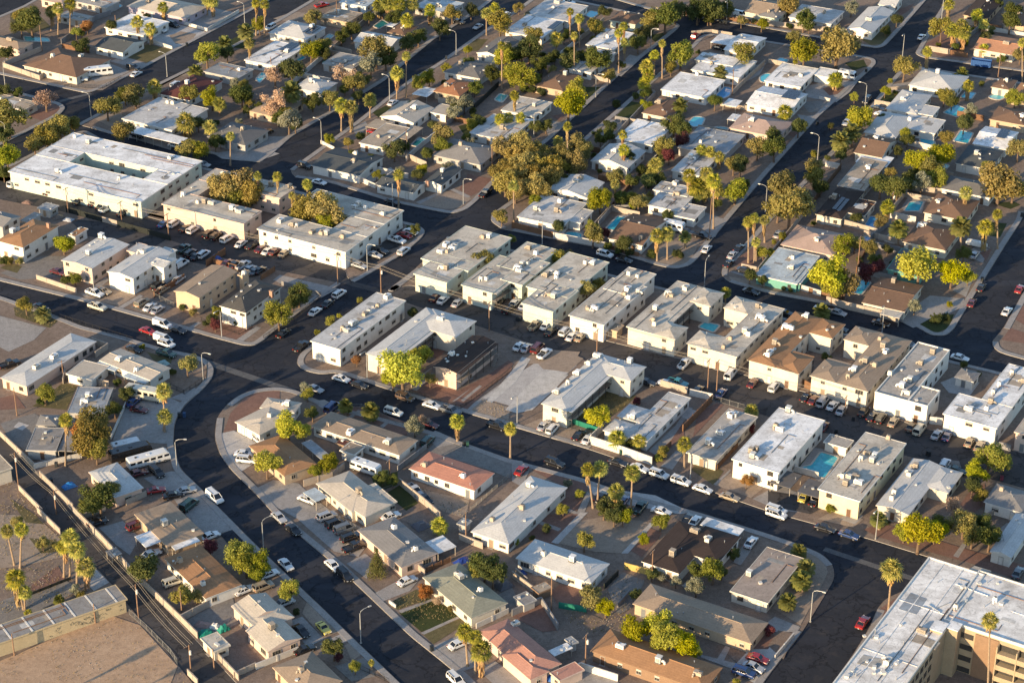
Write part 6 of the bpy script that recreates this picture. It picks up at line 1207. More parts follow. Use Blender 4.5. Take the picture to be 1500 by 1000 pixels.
T(2, 2); cars('s,white,370,65,b s,black,800,180,b p,black,1345,130,a s,white,905,355,b s,red,870,375,b p,white,825,405,b u,white,865,470,a u,black,725,468,b s,silver,695,490,b s,silver,605,552,b u,white,487,720,a s,black,420,775,a s,white,345,822,a s,black,160,950,a s,tan,165,482,a s,white,70,468,a s,maroon,110,470,a s,maroon,30,455,a s,maroon,1050,740,a s,white,1095,755,a s,silver,1180,772,a s,black,1425,765,a u,black,1480,810,a s,black,20,580,a')
T(2, 3); cars('u,white,545,488,b s,dark,655,520,b s,white,1140,455,a p,black,1115,380,b s,black,1025,355,b s,black,1330,450,a s,silver,1292,490,a s,black,1270,540,a s,dark,1365,580,b s,black,1400,705,b s,white,15,772,a s,white,70,790,a p,tan,135,905,a s,white,200,905,a s,black,228,940,a u,white,310,940,a s,white,350,968,a s,tan,400,972,a'); long_vehicle(945, 325, 116, 6.5, 2.3, 2.8, paint('paint_white', CARC['white']), 'camper_trailer', 'white camper trailer beside the brown-roofed house with the long pool', 'camper', nose=False)
T(2, 4); cars('s,silver,60,370,a s,silver,1210,490,a s,black,1250,680,a s,maroon,1195,770,a s,red,1475,690,a s,white,1400,820,a s,white,320,805,b s,silver,410,828,b s,black,660,890,b s,black,415,922,b s,black,100,830,b')
T(3, 1); cars('p,black,55,130,p u,white,975,12,b p,green,975,68,b s,black,785,40,b c,maroon,815,395,105 s,blue,783,350,28 s,maroon,805,768,60 u,black,918,762,l c,red,915,865,70 s,silver,1090,868,70 s,black,1015,895,70 v,green,1108,955,28 v,white,1258,910,l s,white,1430,655,100 u,white,1445,690,100')
WP = paint('paint_white', CARC['white']); long_vehicle(870, 690, 60, 10.2, 2.35, 2.6, WP, 'limousine_bus', 'long white limousine parked with its nose at the black party bus', 'limousine'); long_vehicle(765, 650, 60, 10.2, 2.4, 2.9, paint('paint_black', CARC['black']), 'limousine_bus', 'long black party bus parked beside the white limousine', 'bus'); long_vehicle(735, 612, 64, 7, 2.3, 2.3, WP, 'cargo_trailer', 'white trailer behind the black party bus', 'trailer', wins=False, nose=False); long_vehicle(850, 305, 108, 10, 2.5, 3.1, paint('paint_cream', CARC['cream']), 'motorhome', 'cream motorhome parked beside the white ridge-roofed house', 'motorhome')
T(3, 2); cars('s,white,500,215,b s,black,605,250,b s,silver,345,275,b p,black,265,25,a v,blue,445,385,a u,brown,872,325,b u,white,805,412,b s,white,1030,370,b p,grey,1140,402,b p,black,1415,490,b u,green,1005,580,a s,maroon,1015,482,b p,silver,930,870,l s,black,990,918,l s,white,300,920,b s,white,15,570,l'); long_vehicle(642, 737, 121, 7.5, 2.3, 2.7, WP, 'camper_trailer', 'white camper trailer behind the large cream cross-hipped house', 'camper', nose=False)
T(3, 3); cars('s,white,40,25,a s,silver,85,35,a v,maroon,150,38,a s,maroon,1410,240,a v,white,1280,192,a p,white,1010,128,a p,teal,970,240,b s,white,905,245,b s,black,1090,282,a s,blue,1225,300,a s,dark,790,235,b s,silver,185,490,a u,white,237,510,a s,black,390,545,a s,white,447,568,a u,black,250,708,b s,red,55,750,a s,black,620,705,b s,white,745,737,b u,white,862,775,b u,white,990,815,b s,white,1117,860,b s,tan,1275,907,b p,green,750,970,a s,blue,652,930,a s,black,582,925,a s,black,522,905,a s,white,875,990,b'); car('p', 'white', 0, 0, 'a') if 0 else None; cars('p,white,190,70,a')
T(3, 4); cars('u,white,35,265,a s,black,222,322,a s,maroon,268,338,a v,silver,320,352,a s,white,378,372,a s,silver,430,400,a s,black,560,408,a s,black,612,435,a u,black,662,448,a s,tan,735,468,a s,brown,842,495,a v,cream,888,515,a s,silver,990,542,a s,blue,1050,550,a s,tan,1182,585,a s,tan,1240,610,a u,white,1035,717,a s,green,1105,750,b s,silver,830,18,b s,maroon,325,495,a u,white,50,985,b s,yellow,212,905,a s,black,275,930,a s,white,1125,92,b')
T(4, 1); cars('s,black,570,55,p u,maroon,800,75,p s,white,885,240,p u,cream,1015,405,p s,white,1230,135,p s,white,1430,452,p')
T(4, 2); cars('s,silver,135,25,l s,black,217,97,l s,white,175,302,l s,white,450,307,l u,black,520,365,l s,white,75,358,p u,tan,42,432,p c,yellow,395,673,l s,black,265,690,l s,black,285,800,p u,silver,415,20,p u,black,465,62,p v,grey,522,95,p u,black,555,145,p p,black,575,200,p s,white,885,397,p s,white,1185,768,p u,white,1172,978,l s,silver,165,525,p s,silver,20,690,p s,white,790,18,p')
T(4, 3); cars('s,white,1072,48,a s,black,1030,35,a s,white,1400,172,a s,red,1440,852,b s,silver,1415,902,b u,blue,1360,935,b')
T(4, 4); cars('s,black,335,90,b s,blue,475,128,b s,red,555,640,a u,white,50,10,b s,grey,1465,350,a')
# the dumpster
T(1, 4); p = GT(1250, 370, 1.1); o = thing('dumpster', (p.x, p.y, .014), None, 'dumpster', rz=radians(90-110), label='long blue roll-off dumpster on the right cross street by the orange building', noun='blue dumpster')
bb = MB(); L, W_, Hh, t = 6.5, 2.5, 1.9, .1
for s in (-1, 1): bb.box((0, s*W_/2, .25+Hh/2), (L, t, Hh)); bb.box((s*L/2, 0, .25+Hh/2), (t, W_-t-.004, Hh)); bb.box((0, s*W_/2, .25+Hh+.05), (L+.1, t*1.8, .1))
bb.box((0, 0, .3), (L-.12, W_-.12, .1))
for k in range(9): [bb.box((-L/2+.5+k*.7, s*(W_/2+.09), .25+Hh/2), (.1, .08, Hh-.05)) for s in (-1, 1)]
link('bin_body', bb.mesh('bin_body', [plain('dumpster_blue', (.02, .08, .25), .5)]), o)
# the boat
T(2, 4); p = GT(1225, 432, .8); o = thing('boat', (p.x, p.y, ZAT(p.x, p.y)), None, 'boat', rz=radians(90-116), label='white covered boat on a trailer beside the brown gabled house', noun='boat')
bb = MB(); bb.prism([(-3, -1.1), (1.2, -1.15), (3, 0), (1.2, 1.15), (-3, 1.1)], .5, 1.35, 0); bb.box((-.6, 0, 1.5), (3.4, 1.7, .35), 0, taper=.6); link('hull', bb.mesh('hull', [plain('gelcoat', (.66, .66, .64), .3)]), o)
for s in (-1, 1): link('wheel', WHEEL, o, (-.8, s*1.0, .335))
bb = MB(); bb.box((.6, 0, .42), (6.2, .12, .1)); bb.box((-.8, 0, .36), (.1, 2, .1)); link('trailer', bb.mesh('trailer', M_METAL), o)
bins_on = 1
T(1, 4); bins('dark,575,415 dark,290,722'); T(2, 3); bins('dark,30,865 dark,45,868 dark,1265,545'); T(2, 4); bins('dark,1488,262 dark,1255,640'); T(3, 4); bins('dark,500,450 maroon,325,490 dark,400,525 dark,935,650 dark,945,655 maroon,1370,800'); T(3, 1); bins('blue,1080,430 dark,300,820 dark,330,725 dark,1050,430'); T(2, 1); bins('green,1250,810 dark,185,90'); T(4, 2); bins('dark,1030,800'); T(1, 3); bins('dark,1220,125 dark,1240,128 dark,1255,130'); T(3, 2); bins('dark,1220,600 green,1240,605'); T(1, 1); bins('dark,1095,262 dark,770,390 dark,785,398'); T(3, 3); bins('green,640,650'); T(1, 2); bins('dark,1115,340')
# ------------------------------------------------------------------ lamps and poles (arms point over the street)
T(1, 1); lamps('980,450,300 535,690,296 30,500,26 40,865,300 1435,150,300'); T(1, 2); lamps('783,585,300 1173,320,300 385,845,300'); T(1, 3); lamps('812,300,116 490,570,116 1257,130,200 128,800,116'); T(1, 4); lamps('568,630,296 290,935,296 1017,110,296 788,330,206')
T(2, 1); lamps('553,720,208 1300,975,208'); T(2, 2); lamps('653,585,116 802,215,206 1215,195,116'); T(2, 3); lamps('177,430,206 1485,240,296 1127,680,26'); T(2, 4); lamps('668,945,206'); T(3, 1); lamps('1192,230,116 1038,750,90'); T(3, 2); lamps('652,220,211'); T(3, 3); lamps('30,480,211 1045,800,211'); T(4, 2); lamps('45,225,54 615,765,54'); T(4, 4); lamps('248,640,116 630,155,211')
T(2, 1); q0 = pole(400, 250, 100, 30); q1 = pole(715, 310, 180, 30); q2 = pole(990, 400, 250, 30, False)
T(2, 2); q3 = pole(480, 665, 480, 30); q4 = pole(733, 712, 560, 30); q5 = pole(1366, 940, 770, 30)
T(3, 3); q6 = pole(497, 62, -70, 30, False); q7 = pole(1145, 292, 105, 30, True); q8 = pole(1197, 312, 110, 30, False); T(3, 4); q9 = pole(450, 425, 320, 30)
for i, j, w in ((q0, q1, 'left end of the alley behind the white courtyard block'), (q1, q2, 'left alley stretch in front of the left courtyard apartments'), (q2, q3, 'alley stretch below the right courtyard apartments'), (q3, q4, 'short span crossing the side street'), (q4, q5, 'alley span below the first pale green rows'), (q5, q6, 'alley span below the third pale green row'), (q6, q7, 'alley span running to the twin poles'), (q8, q9, 'alley span right of the twin poles')): wire(i, j, 'bundle of thin cables, '+w)
T(3, 1); a0 = pole(372, 215, 110, 54, False); a1 = pole(110, 860, 650, 54); a2 = pole(330, 1010, 870, 54); T(4, 1); a3 = pole(812, 620, 420, 54); a4 = pole(1120, 945, 775, 54)
for i, j, w in ((a1, a2, 'upper span along the lower left alley'), (a2, a3, 'middle span along the lower left alley'), (a3, a4, 'lower span along the lower left alley')): wire(i, j, 'bundle of thin cables, '+w)
pole(560, 650, 560, 56, False, 0); pole(85, 840, 710, 56, False, 0); pole(1255, 915, 810, 54, False, 0); pole(1067, 605, 460, 54, False, 0)
T(3, 1); pole(100, 435, 270, 54, False, 0)
T(4, 2); pole(1230, 170, 0, 30, False, 1); T(3, 2); pole(785, 820, 690, 30, False, 1); T(4, 3); pole(230, 580, 375, 30, False, 0); pole(820, 370, 225, 30, False, 1); pole(430, 900, 715, 30, True, 1)
T(2, 3); pole(618, 210, 80, 26, False, 1); pole(1158, 365, 160, 26, False, 0); T(1, 2); pole(475, 130, 0, 26, False, 1); pole(883, 915, 755, 26, True, 1); pole(1383, 990, 850, 26, False, 0); pole(90, 420, 335, 26, False, 0); T(2, 4); pole(527, 560, 385, 26, False, 1); pole(722, 265, 125, 26, True, 1); T(1, 1); pole(247, 300, 150, 26, False, 0); pole(683, 195, 90, 26, False, 0); T(1, 3); pole(1290, 560, 405, 26, False, 1); T(1, 4); pole(1348, 450, 315, 26, False, 1)
# ------------------------------------------------------------------ walls, fences
T(1, 1); wall_line('c', [(20, 395), (235, 470), (280, 440)], 1.6); wall_line('w', [(850, 235), (1010, 290)], 1); wall_line('w', [(955, 110), (1215, 185), (1400, 75)], 1.1); wall_line('g', [(360, 260), (560, 120), (650, 90)], 1.7); wall_line('c', [(245, 300), (30, 390)], 1.7); wall_line('i', [(380, 510), (600, 520), (710, 455)], .9)
T(1, 2); wall_line('w', [(380, 840), (460, 880)], 1); wall_line('c', [(740, 890), (880, 925), (1000, 980)], 1.7); wall_line('w', [(880, 945), (950, 880), (1050, 800)], 1.6); wall_line('c', [(430, 290), (560, 320)], 1.6); wall_line('h' if 0 else 'k', [(1280, 640), (1420, 510)], 1.8, desc='dark hedge-covered fence'); wall_line('g', [(1120, 740), (1210, 670), (1280, 620)], 1.7)
T(1, 3); wall_line('c', [(1290, 560), (1370, 480), (1480, 380)], 1.7); wall_line('c', [(1220, 620), (1500, 670)], 1.6); wall_line('c', [(1090, 760), (1260, 790)], 1.6); wall_line('c', [(1050, 200), (1170, 190), (1290, 210)], 1); wall_line('c', [(310, 420), (580, 490)], 1.4)
T(1, 4); wall_line('w', [(740, 830), (960, 885)], 1.8); wall_line('w', [(300, 580), (365, 595)], .9); wall_line('c', [(0, 370), (100, 390)], 1.5); wall_line('c', [(680, 530), (830, 520)], 1); wall_line('w', [(1230, 170), (1500, 215)], 1.4)
T(2, 1); wall_line('k', [(390, 240), (600, 300)], 1.7); wall_line('c', [(600, 300), (690, 325)], 1.6); wall_line('k', [(690, 325), (1000, 410)], 1.7); wall_line('f', [(1210, 560), (1320, 490)], 1.9); wall_line('f', [(905, 745), (1080, 640)], 1.7); wall_line('c', [(215, 635), (450, 715)], 1.3); wall_line('l', [(905, 745), (1020, 800)], 1.5); wall_line('i', [(1180, 880), (1400, 960), (1480, 920)], 1.1); wall_line('i', [(310, 850), (780, 1000)], 1.3); wall_line('f', [(1250, 540), (1390, 580)], 1.4)
T(2, 2); wall_line('w', [(600, 60), (700, 105), (800, 30)], 1.5); wall_line('i', [(45, 985), (240, 860), (380, 740)], 1.1); wall_line('f', [(30, 640), (110, 590)], 1.6); wall_line('g', [(150, 670), (380, 735)], 1.2)
T(2, 3); wall_line('f', [(0, 335), (240, 395)], 1.9); wall_line('w', [(240, 395), (550, 455)], 1.8); wall_line('g', [(505, 330), (585, 235), (690, 235)], 1.8); wall_line('f', [(550, 455), (740, 505)], 1.3); wall_line('c', [(1220, 800), (1260, 820)], 1.6)
T(2, 4); wall_line('w', [(715, 275), (865, 305)], 1.8); wall_line('c', [(720, 250), (830, 115), (1020, 140)], 1.8); wall_line('c', [(440, 320), (640, 375)], 1.8); wall_line('g', [(600, 410), (720, 310)], 1.7); wall_line('w', [(175, 695), (310, 735)], 1.6); wall_line('c', [(340, 775), (460, 810), (655, 855), (765, 890)], 2.0); wall_line('c', [(560, 380), (640, 400), (800, 440)], 1.6)
T(3, 1); wall_line('c', [(380, 215), (490, 240), (640, 265)], 1.6); wall_line('c', [(370, 250), (385, 190)], 1.6); wall_line('c', [(540, 15), (635, 45), (560, 95)], 1.7); wall_line('i', [(1000, 270), (1080, 310), (1210, 220), (1215, 140)], 1.3); wall_line('w', [(200, 745), (480, 680)], 1.3); wall_line('w', [(650, 575), (740, 370)], .9); wall_line('c', [(235, 790), (430, 985)], 1.5); wall_line('c', [(0, 550), (200, 740)], 1.4); wall_line('c', [(112, 870), (250, 1010)], 1.4)
wall_line('c', [(740, 960), (860, 905)], 1.4)
T(4, 1); wall_line('c', [(220, 0), (355, 130)], 1.5); wall_line('c', [(430, 0), (600, 170), (800, 390), (1060, 640), (1160, 740)], 1.6); wall_line('c', [(1270, 850), (1400, 985)], 1.5); wall_line('c', [(1060, 640), (1350, 490), (1420, 480)], 1.7); wall_line('c', [(490, 40), (620, -10)], 1.4); wall_line('l', [(760, 600), (860, 690), (1000, 830), (1040, 890)], 1.5); wall_line('k', [(170, 490), (410, 395)], .7); wall_line('c', [(1100, 950), (1160, 1010)], 1.4); wall_line('c', [(1370, 970), (1500, 910)], 1.3)
T(4, 2); wall_line('w', [(0, 920), (250, 820)], 1.4); wall_line('i', [(610, 920), (700, 960), (780, 1000)], 1.2); wall_line('c', [(940, 330), (990, 370)], 1.5); wall_line('f', [(980, 360), (1140, 290)], 1.3); wall_line('w', [(1290, 680), (1480, 590)], 1.2); wall_line('c', [(1190, 160), (1330, 215)], 1.6); wall_line('w', [(780, 530), (820, 560)], .7)
T(3, 2); wall_line('g', [(830, 760), (1000, 630)], 1.4); wall_line('c', [(840, 840), (990, 960), (1080, 1040)], 1.8); wall_line('c', [(280, 850), (450, 800), (520, 745)], 1.7); wall_line('l', [(700, 895), (840, 840)], 1.0, desc='white picket fence'); wall_line('i', [(900, 300), (1200, 395), (1500, 170)], 1.2); wall_line('l', [(1260, 990), (1500, 780)], 1.1); wall_line('c', [(910, 270), (1030, 180)], 1.2); wall_line('l', [(500, 390), (620, 385), (880, 505)], 1.0)
T(3, 3); wall_line('w', [(455, 600), (640, 660), (820, 725)], 2.2); wall_line('w', [(460, 590), (530, 525)], 2); wall_line('f', [(1000, 530), (1170, 355)], 2.0); wall_line('w', [(1040, 315), (1175, 345)], 1.8); wall_line('f', [(830, 700), (930, 610)], 1.4); wall_line('c', [(870, 260), (1030, 305)], 1.7); wall_line('G', [(340, 475), (520, 535)], 1.3); wall_line('l', [(1175, 345), (1380, 405)], 1.5); wall_line('f', [(1200, 750), (1320, 620)], 1.3)
T(3, 4); wall_line('w', [(150, 760), (295, 800)], 1.5); wall_line('w', [(945, 480), (1020, 490)], 1.9); wall_line('i', [(430, 720), (500, 640)], 1.3); wall_line('f', [(180, 250), (250, 285)], 2); wall_line('g', [(1350, 620), (1420, 640)], 1.5)
T(4, 3); wall_line('g', [(0, 610), (170, 535), (270, 690)], 1.7); wall_line('G', [(275, 560), (435, 585)], 1.5); wall_line('c', [(90, 420), (20, 360)], 1.5); wall_line('w', [(230, 1000), (400, 920), (620, 990)], 1.7); wall_line('y', [(660, 330), (870, 385)], 1.6); wall_line('k', [(540, 450), (620, 370)], 1.4); wall_line('c', [(150, 490), (0, 380)], 1.6); wall_line('g', [(620, 560), (690, 480)], 1.2)
T(4, 4); wall_line('w', [(40, 860), (150, 730)], 1.0); wall_line('c', [(1260, 40), (1420, -30)], 1.2)
# ------------------------------------------------------------------ pools
T(1, 1); pool([(640, 50), (690, 25), (715, 35), (665, 65)], 0); pool([(140, 215), (280, 225), (290, 245), (150, 242)], 1, 'long pale pool')
T(1, 2); pool([(690, 155), (740, 118), (775, 140), (720, 168)], 3, 'dark teal pool'); pool([(228, 345), (262, 320), (290, 340), (250, 358)], 0); pool([(0, 465), (35, 425), (65, 440), (20, 485)], 0); pool([(912, 850), (955, 805), (1010, 818), (965, 862)], 3, 'teal pool'); pool([(1400, 585), (1430, 550), (1475, 560), (1440, 600)], 1); pool([(400, 225), (430, 200), (455, 210), (425, 235)], 3)
T(1, 3); pool([(430, 90), (460, 65), (510, 75), (470, 108)], 0); pool([(1180, 555), (1220, 508), (1285, 515), (1275, 560), (1230, 580)], 2, 'round-ended blue pool', 2); pool([(1032, 720), (1070, 682), (1130, 690), (1110, 735), (1060, 745)], 0, 'round-ended teal pool', 2); pool([(1450, 450), (1500, 428), (1540, 450), (1500, 485), (1460, 480)], 0, 'rounded pool', 2); pool([(1165, 760), (1200, 742), (1270, 748), (1255, 772)], 3, 'shaded pool', 1.5)
T(1, 4); pool([(1030, 660), (1100, 615), (1155, 635), (1110, 685)], 0); pool([(890, 810), (960, 800), (978, 845), (905, 860)], 0, 'square teal pool'); pool([(1090, 825), (1130, 765), (1200, 780), (1170, 840)], 0); pool([(1285, 570), (1340, 548), (1395, 570), (1350, 588)], 0, 'kidney-shaped pool', 2.2); pool([(1130, 570), (1160, 540), (1215, 545), (1190, 580)], 0); pool([(45, 358), (75, 340), (120, 352), (95, 372)], 0)
T(2, 3); pool([(552, 340), (620, 268), (682, 275), (612, 350)], 0, 'long rectangular teal pool'); pool([(295, 372), (340, 358), (412, 368), (400, 405), (330, 395)], 0, 'kidney-shaped pool', 2); pool([(1095, 915), (1130, 888), (1215, 905), (1180, 945)], 0, 'courtyard pool')
T(2, 4); pool([(800, 235), (830, 185), (910, 180), (885, 235)], 0, 'walled rectangular pool'); pool([(570, 320), (600, 268), (645, 275), (620, 340)], 2, 'deep blue pool'); pool([(545, 410), (570, 385), (605, 395), (580, 420)], 2); pool([(498, 715), (545, 640), (600, 655), (545, 725)], 0, 'teal pool half under a tree'); pool([(980, -10), (1010, -40), (1060, -30), (1030, 0)], 1); pool([(680, 405), (720, 370), (780, 385), (740, 425)], 3, 'covered dark pool')
T(3, 4); pool([(195, 735), (255, 725), (310, 648), (412, 678), (330, 800), (275, 780)], 0, 'large L-shaped pool', .8)

T(4, 1)
palms('-330,1180,1420,32 -60,1260,1500,32')
# ------------------------------------------------------------------ tarps and yard things
def tarp(x, y, col, L, W_, h, label):
    p = GT(x, y, BASE+h/2); r = random.Random(label); b = MB(); n = 7; vs = []
    for j in range(n):
        for i in range(n):
            u, v = i/(n-1)-.5, j/(n-1)-.5; e_ = 1-max(abs(u), abs(v))*2; vs.append((u*L+r.uniform(-.1, .1), v*W_+r.uniform(-.1, .1), .02+h*min(1, e_*1.6)*(.75+.35*r.random())))
    b.add(vs, [(j*n+i, j*n+i+1, (j+1)*n+i+1, (j+1)*n+i) for j in range(n-1) for i in range(n-1)])
    o = link('tarp', b.mesh('tarp', plain('tarp_'+str(col), col, .5)), None, (p.x, p.y, ZAT(p.x, p.y)), radians(random.choice([-20, -54, 36]))); reg(o, None, 'tarp', None, label)
T(3, 1); tarp(405, 840, (.03, .2, .5), 3.2, 2.2, 1.0, 'bright blue tarp in the yard behind the white hip-roofed house'); tarp(960, 122, (.3, .42, .4), 3, 2.2, .7, 'pale green covered boat beside the white ridge-roofed house')
T(4, 1); tarp(1200, 700, (.01, .2, .15), 3.4, 2, .9, 'left green tarp over junk beside the flat cream shed'); tarp(1310, 675, (.01, .2, .15), 2.6, 1.8, 1.2, 'right green tarp over junk behind the flat cream shed'); tarp(1260, 665, (.6, .58, .55), 2.4, 1.6, 1.0, 'white sheet heaped between the two green tarps'); tarp(1190, 655, (.3, .2, .17), 3.6, 2.2, .7, 'brown junk heap under the block wall behind the green tarps')
T(4, 2); tarp(1205, 280, (.02, .05, .25), 4, 2, .9, 'dark blue tarp behind the green-grey hip house'); tarp(970, 70, (.12, .11, .12), 4, 3.5, .9, 'grey junk heap behind the tan-grey hip house'); tarp(1450, 420, (.1, .095, .1), 4, 3.5, .8, 'dark junk heap right of the big round dark tree'); tarp(555, 195, (.1, .085, .07), 3.2, 2, 1.0, 'brown tarp-covered vehicle beside the parked black SUV')
T(4, 3); tarp(60, 350, (.02, .06, .25), 2, 1.4, .7, 'small blue tarp at the left end of the white hip-roofed duplex'); tarp(225, 965, (.02, .12, .4), 2.4, 2, 1.0, 'blue tarp beside the coral hip-roofed house'); tarp(1040, 420, (.3, .3, .29), 3, 2, .8, 'grey junk heap under the silvery tree behind the dark brown L-shaped building')
T(2, 1); tarp(1262, 508, (.03, .08, .3), 3.4, 2.2, 1.4, 'blue tarp-covered car in the crowded dirt lot'); tarp(400, 285, (.4, .42, .45), 3, 2.4, .6, 'pale tarp in the yard beside the green-grey shed'); tarp(340, 270, (.14, .11, .09), 3.4, 2.4, .8, 'brown junk heap beside the green-grey shed'); tarp(160, 180, (.16, .1, .08), 3.2, 2.2, .8, 'rust-brown junk heap behind the grey back-yard shed')
T(2, 3); tarp(630, 355, (.55, .53, .5), 2.4, 1.6, .6, 'white sheet at the near end of the long pool')
T(1, 2); tarp(430, 362, (.08, .3, .22), 4.5, 3, .5, 'pale green tarp beside the shaded grey flat house')
# weeds and stones on the bare lots: too many to count
r = random.Random(5); b = MB()
def scat(pts, n, kinds):
    P = [GT(x, y, BASE) for x, y in pts]; x0, x1 = min(p.x for p in P), max(p.x for p in P); y0, y1 = min(p.y for p in P), max(p.y for p in P); k = 0
    def inn(x, y):
        c = False
        for i in range(len(P)):
            a, q = P[i], P[i-1]
            if (a.y > y) != (q.y > y) and x < (q.x-a.x)*(y-a.y)/(q.y-a.y)+a.x: c = not c
        return c
    while k < n:
        x, y = r.uniform(x0, x1), r.uniform(y0, y1); k += 1
        if not inn(x, y) or inside_building(x, y, .2): continue
        if noise.noise((x*.12, y*.12, 3)) < -.05 and r.random() < .8: continue
        z = ZAT(x, y)
        m = r.choice(kinds)
        if m == 2: s = r.uniform(.06, .2); b.box((x, y, z+s*.25), (s, s*1.3, s*.6), 2, r.random()*3, .6); continue
        for q in range(6):
            a = r.random()*6.28; s = r.uniform(.12, .34); t = Vector((cos(a), sin(a), 0)); p = Vector((x, y, z-.02)); b.add([p-t.yxz*.03, p+t*s*.7+Vector((0, 0, s)), p+t.yxz*.05], [(0, 1, 2)], m)
T(4, 1); scat([(0, 880), (640, 610), (820, 670), (1030, 900), (1100, 1000), (0, 1000)], 700, (0, 0, 0, 0, 0, 2)); scat([(0, 0), (220, 20), (350, 140), (600, 420), (480, 470), (200, 560), (0, 600)], 2600, (0, 1, 0, 2)); T(3, 1); scat([(0, 700), (110, 880), (240, 1000), (0, 1000)], 1000, (0, 0, 1, 2))
scat([(190, 380), (370, 240), (450, 260), (390, 400)], 250, (0, 1)); T(3, 2); scat([(870, 840), (1250, 930), (1230, 1040), (1000, 960)], 500, (0, 1, 2)); scat([(1250, 400), (1330, 340), (1490, 385), (1480, 470)], 300, (0, 2)); T(4, 3); scat([(560, 450), (650, 350), (780, 400), (700, 560), (620, 700), (420, 740), (300, 600)], 900, (0, 0, 1, 2)); T(2, 1); scat([(80, 800), (150, 790), (340, 880), (290, 920), (90, 850)], 300, (0, 1))
T(3, 3); scat([(420, 360), (560, 280), (730, 320), (640, 400), (520, 480), (380, 460)], 500, (0, 1)); T(4, 2); scat([(840, 590), (1010, 500), (1220, 600), (970, 700)], 500, (0, 1)); scat([(780, 530), (940, 450), (1030, 500), (830, 570)], 300, (0, 0, 1))
wd = link('dry_weeds', b.mesh('dry_weeds', [plain('weed_straw', (.34, .26, .13), .9), plain('weed_green', (.1, .11, .04), .9), plain('stone', (.3, .27, .24), .9)])); wd['kind'] = 'stuff'; wd['label'] = 'dry weeds and stones scattered over the bare dirt lots'
# ------------------------------------------------------------------ lot-line walls and planting in the back yards of the upper blocks
eB = Vector((sin(radians(116)), cos(radians(116)))); eA = Vector((sin(radians(26)), cos(radians(26))))
def lotline(pts, seed, step=17, reach=12.5, shrub=1.0):
    r = random.Random(seed); P = [G(x, y, BASE).to_2d() for x, y in pts]; seg = []
    for a, c in zip(P, P[1:]):
        n = max(1, int((c-a).length/step))
        for i in range(n): seg.append((a+(c-a)*i/n, a+(c-a)*(i+1)/n))
    for a, c in seg:
        def ok(u, v): return all((u+(v-u)*t/6-c_).length > 4 for c_ in POOLC for t in range(7)) and all(not inside_building(*(u+(v-u)*t/6), .3) for t in range(7))
        def put(u, v):
            if not ok(u, v): return
            k = r.choice('ccwgf'); p1, p2 = PX((u.x, u.y, BASE)), PX((v.x, v.y, BASE)); wall_line(k, [p1, p2], r.uniform(1.5, 1.9), tile=False)
        put(a, c)
        for s in (-1, 1):
            u = a+eB*s*.4; v = a+eB*s*reach*r.uniform(.7, 1)
            put(u, v)
        for _ in range(int(8*shrub)):
            q = a+(c-a)*r.random()+eB*r.choice((-1, 1))*abs(r.gauss(0, 5)+1.2)
            if inside_building(q.x, q.y, .8) or any(-8 < (c_-q).y < 14 and abs((c_-q).x) < 8 for c_ in POOLC): continue
            x, y = PX((q.x, q.y, BASE+.8)); tree(r.choice('ddddohyywdh'), (x-OX)*4, (y-OY)*4, r.choice([16, 18, 22, 26, 30, 36]))
OX = OY = 0
lotline([(560, 285), (600, 262), (665, 222), (735, 150), (815, 88), (885, 32)], 1)
lotline([(860, 345), (955, 240), (1030, 170), (1090, 115), (1150, 72)], 2)
lotline([(1235, 440), (1290, 325), (1340, 250), (1400, 170), (1440, 120)], 3)
lotline([(330, 205), (400, 150), (480, 80), (570, 5)], 4)
lotline([(90, 70), (190, 40), (260, 10)], 5)
lotline([(500, 255), (560, 215), (640, 150), (720, 75), (790, 15)], 6, 22, 6, .8)
lotline([(800, 300), (880, 225), (960, 140), (1040, 80)], 7, 24, 6, .8)
lotline([(1110, 400), (1190, 300), (1270, 200), (1340, 120)], 8, 24, 6, .8)
lotline([(1390, 80), (1440, 40), (1490, 10)], 9, 20, 9, 1)
lotline([(980, 20), (1100, 35), (1240, 50)], 10, 20, 6, 1.2)

_cn = __import__('collections').Counter(o.name.split('.')[0] for o, *_ in THINGS); print({k: v for k, v in _cn.items() if v > 60})
# ------------------------------------------------------------------ the big building's facade
e, n, u0, u1, v0, v1, h, ty, rh, ins = None, None, 0, 0, 0, 0, 0, 0, 0, 0
W0, W1 = BUILD[-1][2] if BUILD[-1][0] == 'big white-roofed building' else [bb for bb in BUILD if bb[0] == 'big white-roofed building'][0][2]
org = BIG.location
def bloc(W, u, v, z): p = W[0]*u+W[1]*v-org; return (p.x, p.y, z-BASE)
rzB = atan2(W1[0].y, W1[0].x)
us, ve = W0[3]-.3, W1[4]+W1[9][2]     # where the front wall starts, its plane
fm = MB(); gm = MB(); bm_ = MB(); sm = MB()
uE = W1[3]-.5; zt = W1[6]
ub0, ub1 = us+5.2, us+10.2
for k in range(4):
    z = zt-2.0-2.75*k
    gm.box(bloc(W1, us+2.6, ve-.02, z), (4.6, .1, 1.25), 0, rzB)
    gm.box(bloc(W1, (ub1+uE)/2, ve-.02, z), (uE-ub1-.3, .1, 1.35), 0, rzB)
    fm = MB(); fm.box(bloc(W1, (ub1+uE)/2, ve-.75, z-1.25), (uE-ub1-.2, 1.4, 1.15), 0, rzB); link('balcony', fm.mesh('balcony', [wOchre]), BIG)
for q in range(5):
    fm = MB(); fm.box(bloc(W1, ub1+.1+(uE-ub1-.2)*q/4, ve-.75, (zt-1)/2), (.22, 1.56, zt-1.2), 0, rzB); link('pillar', fm.mesh('pillar', [wOchre]), BIG)
link('window', gm.mesh('window', [M_GLASS]), BIG)
